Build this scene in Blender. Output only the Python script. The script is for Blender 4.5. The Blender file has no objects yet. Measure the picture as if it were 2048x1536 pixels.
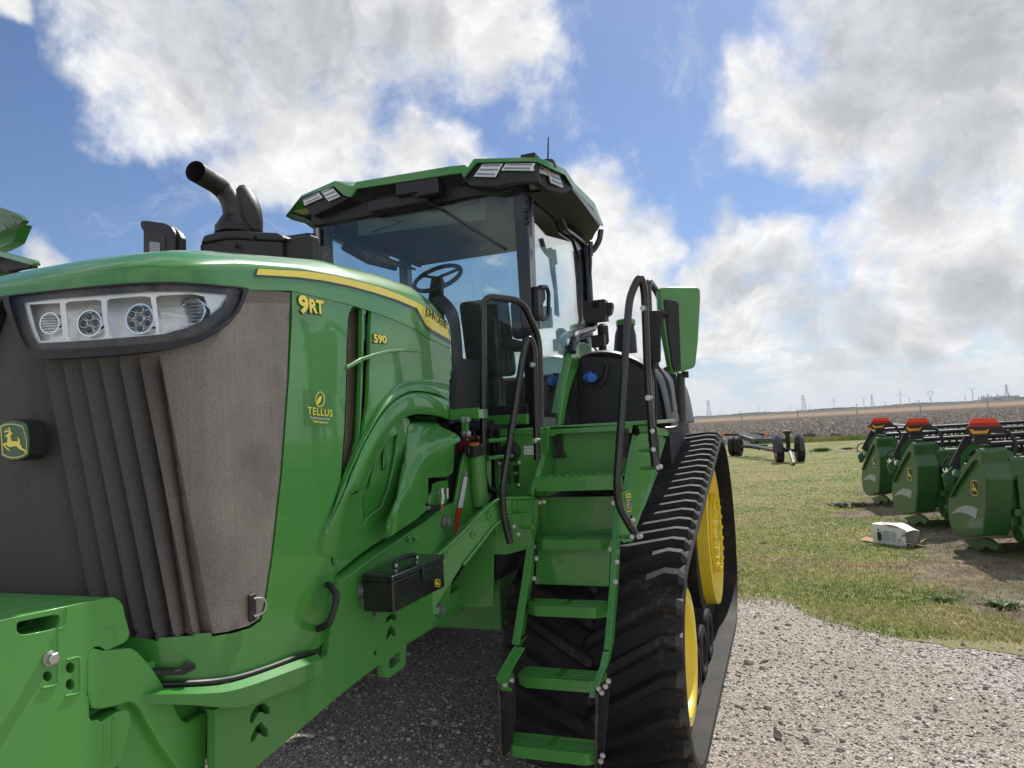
import bpy, math, random
import numpy as np
from mathutils import Vector, Matrix
from mathutils.bvhtree import BVHTree
from mathutils.geometry import delaunay_2d_cdt

random.seed(7); rng = np.random.default_rng(7)
S = bpy.context.scene
COL = S.collection

# ---------------------------------------------------------------- camera
W2C = [[0.933, 0.075, 0.352], [0.356, -0.037, -0.934], [-0.057, 0.996, -0.061]]
F, CX, CY = 1420.0, 1024.0, 768.0
def _rot():
    A, B, s = 1565.0 - CX, 824.0 - CY, -0.0573
    Y = np.array([A, -B, -F])
    a = -(F * F + B * (B - s * A)) / (A + B * s); b = B + s * (a - A)
    X = -np.array([a, -b, -F])
    X /= np.linalg.norm(X); Y /= np.linalg.norm(Y)
    return np.stack([X, Y, np.cross(X, Y)])
ROT = _rot()
EYE = np.array([2.04, 0.0, 1.95])
cam_data = bpy.data.cameras.new("camera")
cam_data.sensor_width = 36.0; cam_data.lens = 36.0 * F / 2048.0
cam_data.clip_start = 0.05; cam_data.clip_end = 20000
cam = bpy.data.objects.new("camera", cam_data); COL.objects.link(cam)
M4 = Matrix.Identity(4)
for i in range(3):
    for j in range(3): M4[i][j] = float(ROT[i][j])
    M4[i][3] = float(EYE[i])
cam.matrix_world = M4
S.camera = cam

def ray(px, py):
    return ROT @ np.array([px - CX, -(py - CY), -F])
def U(px, py, **k):
    (ax, v), = k.items(); i = 'XYZ'.index(ax); d = ray(px, py)
    return EYE + d * ((v - EYE[i]) / d[i])

# ---------------------------------------------------------------- light
SUN_EL, SUN_AZ = 50.0, 8.0            # azimuth from +Y (ahead of the camera) towards +X
S.view_settings.view_transform = 'Standard'; S.view_settings.look = 'None'
S.view_settings.exposure = 0.25; S.view_settings.gamma = 1.0
sd = Vector((math.sin(math.radians(SUN_AZ)) * math.cos(math.radians(SUN_EL)),
             math.cos(math.radians(SUN_AZ)) * math.cos(math.radians(SUN_EL)), math.sin(math.radians(SUN_EL))))
sun_data = bpy.data.lights.new("sun", 'SUN'); sun_data.energy = 4.2; sun_data.angle = math.radians(0.6)
sun_data.color = (1.0, 0.95, 0.87)
sun = bpy.data.objects.new("sun", sun_data); COL.objects.link(sun)
sun.rotation_euler = sd.to_track_quat('Z', 'Y').to_euler()

class NT:
    """tiny node-graph helper"""
    def __init__(s, tree): s.t = tree; s.n = tree.nodes; s.l = tree.links
    def node(s, typ, **kw):
        n = s.n.new(typ)
        for k, v in kw.items(): setattr(n, k, v)
        return n
    def put(s, sock, v):
        if hasattr(v, 'is_output'): s.l.new(v, sock)
        elif v is not None: sock.default_value = v
    def math(s, op, a, b=None, c=None, clamp=False):
        n = s.node('ShaderNodeMath', operation=op); n.use_clamp = clamp
        s.put(n.inputs[0], a)
        if b is not None: s.put(n.inputs[1], b)
        if c is not None: s.put(n.inputs[2], c)
        return n.outputs[0]
    def vmath(s, op, a, b=None, sc=None):
        n = s.node('ShaderNodeVectorMath', operation=op); s.put(n.inputs[0], a)
        if b is not None: s.put(n.inputs[1], b)
        if sc is not None: s.put(n.inputs['Scale'], sc)
        return n.outputs['Value'] if op in ('DOT_PRODUCT', 'LENGTH') else n.outputs[0]
    def noise(s, vec, scale, detail=4, rough=0.5, dist=0.0):
        n = s.node('ShaderNodeTexNoise'); s.put(n.inputs['Vector'], vec)
        n.inputs['Scale'].default_value = scale; n.inputs['Detail'].default_value = detail
        n.inputs['Roughness'].default_value = rough; n.inputs['Distortion'].default_value = dist
        return n.outputs['Fac']
    def noisec(s, vec, scale, detail=3):
        n = s.node('ShaderNodeTexNoise'); s.put(n.inputs['Vector'], vec)
        n.inputs['Scale'].default_value = scale; n.inputs['Detail'].default_value = detail
        return n.outputs['Color']
    def ramp(s, fac, stops, interp='LINEAR'):
        n = s.node('ShaderNodeValToRGB'); r = n.color_ramp; r.interpolation = interp
        while len(r.elements) < len(stops): r.elements.new(0.5)
        for e, (p, c) in zip(r.elements, stops):
            e.position = p; e.color = (c, c, c, 1) if isinstance(c, (int, float)) else (*c, 1)
        s.put(n.inputs[0], fac); return n.outputs[0]
    def mix(s, fac, a, b, blend='MIX'):
        n = s.node('ShaderNodeMix', data_type='RGBA', blend_type=blend)
        s.put(n.inputs[0], fac)
        for i, v in ((6, a), (7, b)):
            if isinstance(v, tuple): v = (*v, 1) if len(v) == 3 else v
            s.put(n.inputs[i], v)
        return n.outputs[2]
    def smooth(s, v, a, b, lo=0.0, hi=1.0):
        n = s.node('ShaderNodeMapRange', interpolation_type='SMOOTHSTEP'); s.put(n.inputs[0], v)
        for i, q in enumerate((a, b, lo, hi)): n.inputs[1 + i].default_value = q
        return n.outputs[0]

def build_world():
    w = bpy.data.worlds.new("World"); S.world = w; w.use_nodes = True
    t = NT(w.node_tree); t.n.clear()
    out = t.node('ShaderNodeOutputWorld'); bg = t.node('ShaderNodeBackground')
    t.l.new(bg.outputs[0], out.inputs[0]); bg.inputs[1].default_value = 0.10
    sky = t.node('ShaderNodeTexSky'); sky.sky_type = 'NISHITA'; sky.sun_disc = False
    sky.sun_elevation = math.radians(SUN_EL); sky.sun_rotation = math.radians(SUN_AZ)
    sky.air_density = 1.0; sky.dust_density = 0.6; sky.ozone_density = 2.2; sky.altitude = 0
    d = t.vmath('NORMALIZE', t.node('ShaderNodeTexCoord').outputs['Generated'])
    sep = t.node('ShaderNodeSeparateXYZ'); t.l.new(d, sep.inputs[0]); z = sep.outputs[2]
    # domain warp so the cloud edges billow
    wc = t.vmath('SUBTRACT', t.noisec(d, 5.0, 6), (0.5, 0.5, 0.5))
    wf = t.vmath('SUBTRACT', t.noisec(d, 22.0, 5), (0.5, 0.5, 0.5))
    dw = t.vmath('ADD', t.vmath('ADD', d, t.vmath('SCALE', wc, sc=0.17)), t.vmath('SCALE', wf, sc=0.055))
    dw = t.vmath('NORMALIZE', dw)
    blobs = [(370,50,140),(500,90,180),(660,60,200),(810,60,190),(950,80,140),(1030,120,75),(290,170,90),(560,240,130),
             (700,260,130),(650,340,80),(820,310,90),(930,320,55),(500,300,70),(20,20,40),(60,520,42),(105,525,25),
             (1200,440,100),(1290,470,80),(1220,560,110),(1180,640,100),(1340,500,40),
             (1570,180,100),(1500,160,45),(1690,170,140),(1850,90,190),(2010,100,200),(1660,290,60),(1810,250,140),(1980,260,170),
             (1770,370,70),(1900,380,70),(2070,350,100),(1790,-20,90),(1450,530,75),(1580,500,70),(1710,460,70),(1820,480,100),(1980,520,80),
             (1400,560,50),(1500,610,90),(1660,620,110),(1860,600,120),(2040,620,130)]
    def field(L, k=1.12, sm_=0.5):
        cur = None
        for (bx, by, br) in L:
            v = ray(bx, by); v = v / np.linalg.norm(v); r = br / F * k
            dot = t.vmath('DOT_PRODUCT', dw, tuple(float(q) for q in v))
            val = t.math('MULTIPLY_ADD', dot, 2.0 / (r * r), 1.0 - 2.0 / (r * r))
            cur = val if cur is None else (t.math('SMOOTH_MAX', cur, val, sm_) if sm_ else t.math('MAXIMUM', cur, val))
        return t.math('MAXIMUM', cur, -1.5)
    cur = field(blobs)
    # plane-projected clouds for the rest of the sky (behind and above the camera)
    zz = t.math('ADD', t.math('MAXIMUM', z, 0.0), 0.12)
    pl = t.vmath('DIVIDE', d, None); pn = pl.node
    cmb = t.node('ShaderNodeCombineXYZ')
    for i in range(3): t.l.new(zz, cmb.inputs[i])
    t.l.new(cmb.outputs[0], pn.inputs[1])
    n1 = t.noise(pl, 1.1, 6, 0.55, 0.3)
    fwd = ray(1024, 500); fwd = fwd / np.linalg.norm(fwd)
    fm = t.smooth(t.vmath('DOT_PRODUCT', d, tuple(float(q) for q in fwd)), 0.62, 0.78)
    gen = t.math('MULTIPLY_ADD', t.math('SUBTRACT', n1, 0.46), 8.0, t.math('MULTIPLY', fm, -3.5))
    # low broken layer, flattened by perspective towards the horizon
    pl2 = t.node('ShaderNodeVectorMath', operation='DIVIDE'); t.l.new(d, pl2.inputs[0]); cm2 = t.node('ShaderNodeCombineXYZ')
    zq = t.math('ADD', t.math('MAXIMUM', z, 0.0), 0.045)
    for i in range(3): t.l.new(zq, cm2.inputs[i])
    t.l.new(cm2.outputs[0], pl2.inputs[1])
    n2 = t.noise(t.vmath('MULTIPLY', d, (1, 1, 2.6)), 7.0, 8, 0.62, 0.3)
    low = t.smooth(z, 0.26, 0.10)
    lowf = t.math('ADD', t.math('MULTIPLY', low, 3.2), t.math('MULTIPLY_ADD', n2, 9.0, -6.9))
    n3 = t.noise(d, 8.0, 9, 0.60, 0.15)
    f = t.math('MAXIMUM', t.math('MAXIMUM', cur, gen), lowf)
    f = t.math('ADD', f, t.math('MULTIPLY_ADD', n3, 4.4, -2.25))
    mask = t.smooth(f, -0.55, 0.95)
    wisp = t.math('MULTIPLY', t.smooth(t.noise(t.vmath('MULTIPLY', dw, (1, 1, 1.9)), 5.0, 9, 0.72, 0.8), 0.54, 0.85), 0.45)
    mask = t.math('MAXIMUM', mask, wisp)
    # thick parts are grey underneath, thin edges bright
    grey = [(430,30,100),(640,40,110),(800,70,80),(1800,120,100),(1900,50,120),(2000,110,80),(1740,190,60),(1850,345,60),(1960,320,60),(1560,545,40),(1480,548,36),
            (1740,640,45),(1640,665,36),(1950,600,60),(2030,640,50),(1840,700,30)]
    sh = t.smooth(t.math('ADD', field(grey, 1.25, 0), t.math('MULTIPLY_ADD', t.noise(d, 8.0, 7, 0.6), 3.0, -1.5)), -0.9, 1.4)
    th = t.smooth(t.math('ADD', f, t.math('MULTIPLY_ADD', t.noise(d, 6.0, 5, 0.6), 4.0, -2.4)), 0.8, 3.2)
    bank = t.math('MULTIPLY', t.smooth(t.noise(t.vmath('MULTIPLY', d, (1, 1, 3.2)), 9.0, 8, 0.62, 0.4), 0.42, 0.66), t.smooth(z, 0.24, 0.12))
    shade = t.math('MAXIMUM', t.math('MAXIMUM', t.math('MULTIPLY', sh, 0.85), t.math('MULTIPLY', th, 0.18)), t.math('MULTIPLY', bank, 0.48), clamp=True)
    cc = t.mix(shade, (7.7, 7.7, 7.7), (4.1, 4.3, 4.65))
    up = tuple(float(q) * 0.016 for q in sd)
    na = t.noise(dw, 10.0, 6, 0.55); nb = t.noise(t.vmath('ADD', dw, up), 10.0, 6, 0.55)
    emb = t.math('MULTIPLY', t.math('SUBTRACT', na, nb), 1.3)
    tex = t.math('ADD', t.math('MULTIPLY_ADD', t.noise(d, 20.0, 8, 0.65), 0.34, 0.82), t.math('MINIMUM', t.math('MAXIMUM', emb, -0.12), 0.12))
    cc = t.vmath('SCALE', cc, sc=tex)
    cc = t.mix(t.smooth(z, 0.07, 0.0, 0.0, 0.75), cc, (5.7, 6.3, 6.7))
    skyc = t.vmath('MULTIPLY', sky.outputs[0], (0.60, 0.70, 0.86))
    skyc = t.mix(t.smooth(z, 0.20, 0.0, 0.0, 0.9), skyc, (4.9, 6.1, 7.1))
    fin = t.mix(mask, skyc, cc)
    t.l.new(fin, bg.inputs[0])
build_world()

# ---------------------------------------------------------------- materials
MATS = {}
def material(name, base=(0.5,) * 3, rough=0.5, metal=0.0, coat=0.0, coat_r=0.05, spec=0.5, fn=None):
    m = bpy.data.materials.new(name); m.use_nodes = True; t = NT(m.node_tree)
    b = t.n['Principled BSDF']
    b.inputs['Base Color'].default_value = (*base, 1); b.inputs['Roughness'].default_value = rough
    b.inputs['Metallic'].default_value = metal; b.inputs['Coat Weight'].default_value = coat
    b.inputs['Coat Roughness'].default_value = coat_r; b.inputs['Specular IOR Level'].default_value = spec
    if fn: fn(t, b)
    MATS[name] = m; return m
def pos(t): return t.node('ShaderNodeNewGeometry').outputs['Position']
def bump(t, b, h, strength=0.3, dist=0.01):
    n = t.node('ShaderNodeBump'); n.inputs['Strength'].default_value = strength; n.inputs['Distance'].default_value = dist
    t.put(n.inputs['Height'], h); t.l.new(n.outputs[0], b.inputs['Normal'])

def paint_fn(base, dust=(0.20, 0.19, 0.14), amt=0.12, rough=0.32, wave=0.02):
    def fn(t, b):
        p = pos(t)
        n1 = t.noise(p, 2.3, 6, 0.6); n2 = t.noise(p, 38, 4, 0.6)
        d = t.math('MULTIPLY', t.smooth(n1, 0.35, 0.8), amt)
        d = t.math('ADD', d, t.math('MULTIPLY', t.smooth(n2, 0.56, 0.75), amt * 0.5))
        streak = t.noise(t.vmath('MULTIPLY', p, (30, 30, 1.2)), 1.0, 4, 0.6)
        d = t.math('ADD', d, t.math('MULTIPLY', t.smooth(streak, 0.55, 0.8), amt * 0.5))
        speck = t.noise(p, 160, 2, 0.5)
        d = t.math('MAXIMUM', d, t.math('MULTIPLY', t.smooth(speck, 0.76, 0.80), 0.45))
        t.l.new(t.mix(d, base, dust), b.inputs['Base Color'])
        t.put(b.inputs['Roughness'], t.math('MULTIPLY_ADD', n1, 0.2, rough - 0.08))
        t.put(b.inputs['Coat Roughness'], t.math('MULTIPLY_ADD', n1, 0.07, 0.0))
        bump(t, b, t.noise(p, 5.0, 3, 0.5), wave, 0.02)
    return fn
GREEN = (0.052, 0.250, 0.040)
material('green_paint', GREEN, 0.32, coat=0.75, fn=paint_fn(GREEN, amt=0.05))
material('cast_green', GREEN, 0.40, coat=0.25, fn=paint_fn((0.085, 0.34, 0.060), amt=0.10, rough=0.42, wave=0.10))
material('dusty_green', GREEN, 0.40, coat=0.25, fn=paint_fn((0.06, 0.26, 0.044), amt=0.18, rough=0.45, wave=0.05))
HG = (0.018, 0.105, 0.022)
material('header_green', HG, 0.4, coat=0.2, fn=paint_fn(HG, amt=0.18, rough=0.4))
YEL = (0.90, 0.68, 0.03)
material('yellow_paint', YEL, 0.35, coat=0.4, fn=paint_fn(YEL, dust=(0.35, 0.25, 0.08), amt=0.18, rough=0.38))
material('yellow_decal', (0.88, 0.74, 0.07), 0.35, coat=0.5)
material('grey_decal', (0.045, 0.047, 0.045), 0.4, coat=0.4)
material('cream_line', (0.62, 0.58, 0.22), 0.4)
material('emblem_green', (0.015, 0.085, 0.02), 0.35, coat=0.3)
def blk(base, amt, rough, bs=0.15, bsc=400):
    def fn(t, b):
        p = pos(t); n = t.noise(p, 4, 5, 0.6)
        t.l.new(t.mix(t.math('MULTIPLY', t.smooth(n, 0.35, 0.75), amt), base, (0.13, 0.115, 0.09)), b.inputs['Base Color'])
        t.put(b.inputs['Roughness'], t.math('MULTIPLY_ADD', n, 0.25, rough - 0.12))
        bump(t, b, t.noise(p, bsc, 2, 0.5), bs, 0.002)
    return fn
material('black_plastic', (0.012,) * 3, 0.45, fn=blk((0.012, 0.012, 0.014), 0.10, 0.48))
material('gloss_black', (0.010,) * 3, 0.2, coat=0.5, fn=blk((0.009, 0.009, 0.011), 0.05, 0.25, 0.02))
material('tank_plastic', (0.016,) * 3, 0.4, fn=blk((0.016, 0.017, 0.020), 0.06, 0.42, 0.25, 500))
material('burnt_steel', (0.02,) * 3, 0.5, fn=blk((0.018, 0.017, 0.016), 0.45, 0.5, 0.3, 60))
def rub(t, b):
    p = pos(t); n = t.noise(p, 3.2, 6, 0.65); n2 = t.noise(p, 40, 4, 0.6)
    d = t.math('MULTIPLY', t.smooth(n, 0.42, 0.8), t.smooth(n2, 0.35, 0.7))
    t.l.new(t.mix(t.math('MULTIPLY', d, 0.75), (0.014, 0.014, 0.015), (0.12, 0.095, 0.07)), b.inputs['Base Color'])
    t.put(b.inputs['Roughness'], t.math('MULTIPLY_ADD', n2, 0.3, 0.50)); b.inputs['Specular IOR Level'].default_value = 0.3
    bump(t, b, t.noise(p, 60, 5, 0.6), 0.35, 0.004)
material('rubber', (0.015,) * 3, 0.5, fn=rub)
def rub2(t, b):
    p = pos(t); n = t.noise(p, 9, 6, 0.65)
    t.l.new(t.mix(t.smooth(n, 0.3, 0.75), (0.028, 0.027, 0.026), (0.070, 0.062, 0.052)), b.inputs['Base Color'])
    b.inputs['Roughness'].default_value = 0.7
    bump(t, b, t.noise(p, 90, 4, 0.6), 0.3, 0.003)
material('worn_rubber', (0.05,) * 3, 0.7, fn=rub2)
material('zinc', (0.55, 0.55, 0.53), 0.32, metal=0.9)
material('smoked_lens', (0.045, 0.038, 0.034), 0.25, spec=0.4)
material('chrome', (0.85,) * 3, 0.12, metal=1.0)
material('steel_grey', (0.30, 0.31, 0.32), 0.45, metal=0.7)
def refl(t, b):
    p = pos(t); n = t.noise(t.vmath('MULTIPLY', p, (8, 8, 60)), 1.0, 3, 0.5)
    bump(t, b, n, 0.25, 0.01)
material('reflector', (0.92, 0.92, 0.92), 0.3, metal=0.3, fn=refl)
material('white_plastic', (0.62, 0.62, 0.6), 0.35)
material('interior', (0.020, 0.021, 0.025), 0.7)
material('interior_grey', (0.06, 0.065, 0.07), 0.7)
material('shade_cloth', (0.32, 0.34, 0.32), 0.8)
material('blue_cap', (0.03, 0.16, 0.62), 0.35)
material('red_rubber', (0.18, 0.012, 0.014), 0.5)
material('red_reflector', (0.40, 0.045, 0.015), 0.35)
material('white_reflector', (0.55, 0.58, 0.60), 0.4)
material('orange', (0.75, 0.20, 0.03), 0.5)
material('bright_orange', (0.95, 0.07, 0.02), 0.45)
material('dark_red', (0.45, 0.015, 0.015), 0.4)
material('amber_lens', (0.80, 0.30, 0.01), 0.2, coat=0.6)
material('paper_white', (0.72, 0.73, 0.72), 0.6)
material('cardboard', (0.36, 0.22, 0.12), 0.8)
material('print_black', (0.02,) * 3, 0.6)
material('print_grey', (0.28,) * 3, 0.7)
material('hose', (0.012,) * 3, 0.45)
material('copper', (0.25, 0.10, 0.05), 0.4, metal=0.6)
material('far_steel', (0.36, 0.37, 0.39), 0.7)
material('far_white', (0.42, 0.44, 0.47), 0.6)
def mesh_fn(hx, brown):
    def fn(t, b):
        p = pos(t); sx = t.node('ShaderNodeSeparateXYZ'); t.l.new(p, sx.inputs[0])
        v = t.node('ShaderNodeTexVoronoi'); v.inputs['Scale'].default_value = hx; t.l.new(p, v.inputs['Vector'])
        hole = t.smooth(v.outputs['Distance'], 0.45, 0.28)
        n = t.noise(p, 2.2, 5, 0.6)
        streak = t.noise(t.vmath('MULTIPLY', p, (110, 110, 3)), 1.0, 4, 0.6)
        dust = t.math('MULTIPLY', t.smooth(n, 0.1, 0.6), t.math('MULTIPLY_ADD', streak, 0.5, 0.5))
        # brown dust tone raised on the side face, painting in its sky light
        side = t.smooth(sx.outputs[0], 0.30, 0.43, 0.10, 1.0)
        dust = t.math('MULTIPLY', dust, side)
        c = t.mix(dust, (0.062, 0.059, 0.058), brown)
        c = t.mix(t.math('MULTIPLY', hole, 0.5), c, (0.012, 0.011, 0.011))
        t.l.new(c, b.inputs['Base Color']); b.inputs['Roughness'].default_value = 0.75
        bump(t, b, v.outputs['Distance'], 0.15, 0.002)
    return fn
material('grille_mesh', (0.1,) * 3, 0.7, fn=mesh_fn(260, (0.33, 0.285, 0.245)))
def perf_fn(t, b):
    p = pos(t)
    br = t.node('ShaderNodeTexBrick'); sw = t.node('ShaderNodeSeparateXYZ'); cb = t.node('ShaderNodeCombineXYZ')
    t.l.new(p, sw.inputs[0]); t.l.new(sw.outputs[1], cb.inputs[0]); t.l.new(sw.outputs[2], cb.inputs[1])
    t.l.new(cb.outputs[0], br.inputs['Vector'])
    br.inputs['Scale'].default_value = 26; br.inputs['Mortar Size'].default_value = 0.045
    br.inputs['Brick Width'].default_value = 0.22; br.inputs['Row Height'].default_value = 0.12
    br.inputs['Color1'].default_value = (0.004, 0.004, 0.004, 1); br.inputs['Color2'].default_value = (0.012, 0.010, 0.008, 1)
    br.inputs['Mortar'].default_value = (0.42, 0.32, 0.25, 1)
    t.l.new(br.outputs['Color'], b.inputs['Base Color']); b.inputs['Roughness'].default_value = 0.6
material('vent_mesh', (0.05,) * 3, 0.6, fn=perf_fn)

def glass(name, tint, rough=0.0, refl_scale=1.0, dirt=0.0):
    m = bpy.data.materials.new(name); m.use_nodes = True; t = NT(m.node_tree); t.n.clear()
    out = t.node('ShaderNodeOutputMaterial'); tr = t.node('ShaderNodeBsdfTransparent'); gl = t.node('ShaderNodeBsdfGlossy')
    tr.inputs[0].default_value = (*tint, 1); gl.inputs['Roughness'].default_value = rough
    gl.inputs[0].default_value = (1, 1, 1, 1)
    ge = t.node('ShaderNodeNewGeometry'); ci_ = t.math('ABSOLUTE', t.vmath('DOT_PRODUCT', ge.outputs['Incoming'], ge.outputs['Normal']))
    fr = t.math('MULTIPLY_ADD', t.math('POWER', t.math('SUBTRACT', 1.0, ci_), 5.0), 0.95, 0.045)
    fac = t.math('MULTIPLY', fr, refl_scale, clamp=True)
    mx = t.node('ShaderNodeMixShader'); t.l.new(fac, mx.inputs[0]); t.l.new(tr.outputs[0], mx.inputs[1]); t.l.new(gl.outputs[0], mx.inputs[2])
    last = mx.outputs[0]
    if dirt:
        p = pos(t); df = t.node('ShaderNodeBsdfDiffuse'); df.inputs[0].default_value = (0.42, 0.43, 0.38, 1)
        streak = t.noise(t.vmath('MULTIPLY', p, (45, 45, 2.2)), 1.0, 6, 0.65)
        sp = t.noise(p, 70, 3, 0.6); sx = t.node('ShaderNodeSeparateXYZ'); t.l.new(p, sx.inputs[0])
        zone = t.math('MULTIPLY', t.smooth(sx.outputs[2], 3.15, 2.7), t.smooth(sx.outputs[0], 0.05, 0.45))
        a = t.math('MULTIPLY', t.math('MAXIMUM', t.smooth(streak, 0.52, 0.8), t.smooth(sp, 0.6, 0.75)), zone)
        a = t.math('ADD', t.math('MULTIPLY', a, dirt), 0.02)
        m2 = t.node('ShaderNodeMixShader'); t.l.new(a, m2.inputs[0]); t.l.new(last, m2.inputs[1]); t.l.new(df.outputs[0], m2.inputs[2])
        last = m2.outputs[0]
    t.l.new(last, out.inputs[0]); MATS[name] = m; return m
glass('cab_glass', (0.70, 0.80, 0.78), 0.0, 1.0, 0.30)
glass('door_glass', (0.60, 0.74, 0.72), 0.0, 2.4, 0.0)
glass('clear_lens', (0.96, 0.97, 0.97), 0.01, 0.4)
glass('mirror_glass', (0.1, 0.1, 0.1), 0.0, 8.0)

# ---------------------------------------------------------------- object helpers
WLOC = {}
def link(o, parent, loc):
    COL.objects.link(o)
    if parent is not None:
        o.parent = parent; o.location = tuple(np.array(loc) - WLOC[parent.name])
    else: o.location = tuple(loc)
    WLOC[o.name] = np.array(loc, float)
    return o
def thing(name, label, cat, loc=(0, 0, 0), group=None):
    o = bpy.data.objects.new(name, None); o.empty_display_size = 0.3
    link(o, None, np.array(loc, float)); tag(o, label, cat, group); return o
def tag(o, label=None, cat=None, group=None, kind=None):
    for k, v in (('label', label), ('category', cat), ('group', group), ('kind', kind)):
        if v: o[k] = v
    return o

class MB:
    """mesh builder in world coordinates"""
    def __init__(s): s.v = []; s.f = []; s.m = []; s.mats = []; s.cur = 0
    def mat(s, name):
        if name not in s.mats: s.mats.append(name)
        s.cur = s.mats.index(name); return s
    def add(s, verts, faces):
        o = len(s.v); s.v.extend([tuple(float(c) for c in p) for p in verts])
        s.f.extend([tuple(i + o for i in f) for f in faces]); s.m.extend([s.cur] * len(faces)); return s
    def box(s, c, size, R=None):
        c = np.array(c, float); h = np.array(size, float) / 2
        P = [np.array([x, y, z]) * h for x in (-1, 1) for y in (-1, 1) for z in (-1, 1)]
        if R is not None: P = [R @ p for p in P]
        return s.add([c + p for p in P], [(0, 1, 3, 2), (4, 6, 7, 5), (0, 4, 5, 1), (2, 3, 7, 6), (0, 2, 6, 4), (1, 5, 7, 3)])
    def box2(s, a, b):
        a = np.minimum(a, b), np.maximum(a, b); return s.box((a[0] + a[1]) / 2, a[1] - a[0])
    def bar(s, a, b, w, h, up=(0, 0, 1)):
        a = np.array(a, float); b = np.array(b, float); d = b - a; L = np.linalg.norm(d); d /= L
        u = np.array(up, float); x = np.cross(d, u)
        if np.linalg.norm(x) < 1e-4: x = np.cross(d, (1, 0, 0))
        x /= np.linalg.norm(x); u = np.cross(x, d)
        return s.box((a + b) / 2, (w, L, h), np.stack([x, d, u], 1))
    def tube(s, path, r, n=12, cap=True, rounds=0.0, seg=5):
        P = [np.array(p, float) for p in path]
        if rounds > 0 and len(P) > 2:
            Q = [P[0]]
            for i in range(1, len(P) - 1):
                a = P[i - 1] - P[i]; b = P[i + 1] - P[i]; la = np.linalg.norm(a); lb = np.linalg.norm(b)
                rr = min(rounds, la * 0.48, lb * 0.48); p0 = P[i] + a / la * rr; p1 = P[i] + b / lb * rr
                for k in range(seg + 1):
                    t = k / seg; Q.append((1 - t) ** 2 * p0 + 2 * t * (1 - t) * P[i] + t * t * p1)
            Q.append(P[-1]); P = Q
        R = r if hasattr(r, '__len__') else [r] * len(P)
        T = [P[min(i + 1, len(P) - 1)] - P[max(i - 1, 0)] for i in range(len(P))]
        T = [t / max(np.linalg.norm(t), 1e-9) for t in T]
        u = np.cross(T[0], (0, 0, 1))
        if np.linalg.norm(u) < 1e-3: u = np.cross(T[0], (1, 0, 0))
        V = []
        for p, t, rr in zip(P, T, R):
            u = u - t * np.dot(u, t); u /= np.linalg.norm(u); w = np.cross(t, u)
            for k in range(n):
                a = 2 * math.pi * k / n; V.append(p + rr * (math.cos(a) * u + math.sin(a) * w))
        Fc = [(i * n + k, i * n + (k + 1) % n, (i + 1) * n + (k + 1) % n, (i + 1) * n + k) for i in range(len(P) - 1) for k in range(n)]
        if cap: Fc += [tuple(reversed(range(n))), tuple(range((len(P) - 1) * n, len(P) * n))]
        return s.add(V, Fc)
    def cyl(s, a, b, r, n=16, r2=None):
        return s.tube([a, b], [r, r if r2 is None else r2], n)
    def lathe(s, c, axis, prof, n=32, close=False):
        c = np.array(c, float); ax = np.array(axis, float); ax /= np.linalg.norm(ax)
        u = np.cross(ax, (0, 0, 1))
        if np.linalg.norm(u) < 1e-3: u = np.cross(ax, (1, 0, 0))
        u /= np.linalg.norm(u); w = np.cross(ax, u); V = []
        for (d, r) in prof:
            for k in range(n):
                a = 2 * math.pi * k / n; V.append(c + ax * d + r * (math.cos(a) * u + math.sin(a) * w))
        m = len(prof)
        Fc = [(i * n + k, i * n + (k + 1) % n, (i + 1) * n + (k + 1) % n, (i + 1) * n + k) for i in range(m - 1) for k in range(n)]
        if close: Fc += [((m - 1) * n + k, (m - 1) * n + (k + 1) % n, (k + 1) % n, k) for k in range(n)]
        else: Fc += [tuple(reversed(range(n))), tuple(range((m - 1) * n, m * n))]
        return s.add(V, Fc)
    def bolt(s, p, d, r=0.012, h=0.010):
        p = np.array(p, float); d = np.array(d, float); d /= np.linalg.norm(d)
        s.cyl(p, p + d * h * 0.35, r * 1.35, 14); s.tube([p + d * h * 0.35, p + d * h * 1.2, p + d * h * 1.25], [r, r, r * 0.8], 6)
        return s
    def prism(s, pts, n, th):
        """pts: 3D outline, extruded by th along n"""
        P = [np.array(p, float) for p in pts]; n = np.array(n, float); k = len(P)
        return s.add(P + [p + n * th for p in P], [tuple(range(k)), tuple(reversed(range(k, 2 * k)))] +
                     [(i, k + i, k + (i + 1) % k, (i + 1) % k) for i in range(k)])
    def mirror(s, xc=-0.14):
        o = len(s.v); s.v += [(2 * xc - x, y, z) for (x, y, z) in s.v[:o]]
        s.f += [tuple(reversed([i + o for i in f])) for f in s.f[:]]; s.m += s.m[:]; return s
    def clusters(s):
        """groups of connected pieces whose boxes touch"""
        n = len(s.v); par = list(range(n))
        def find(a):
            while par[a] != a: par[a] = par[par[a]]; a = par[a]
            return a
        for f in s.f:
            r = find(f[0])
            for i in f[1:]:
                q = find(i)
                if q != r: par[q] = r
        V = np.array(s.v); comp = np.array([find(i) for i in range(n)]); ids = np.unique(comp)
        if len(ids) > 700: return None
        B = [(V[comp == i].min(0) - .006, V[comp == i].max(0) + .006) for i in ids]; p2 = list(range(len(ids)))
        def f2(a):
            while p2[a] != a: a = p2[a]
            return a
        for a in range(len(ids)):
            for b in range(a):
                if np.all(B[a][0] <= B[b][1]) and np.all(B[b][0] <= B[a][1]):
                    x, y = f2(a), f2(b)
                    if x != y: p2[x] = y
        lab = {i: f2(k) for k, i in enumerate(ids)}; L = np.array([lab[c] for c in comp]); return L
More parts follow.
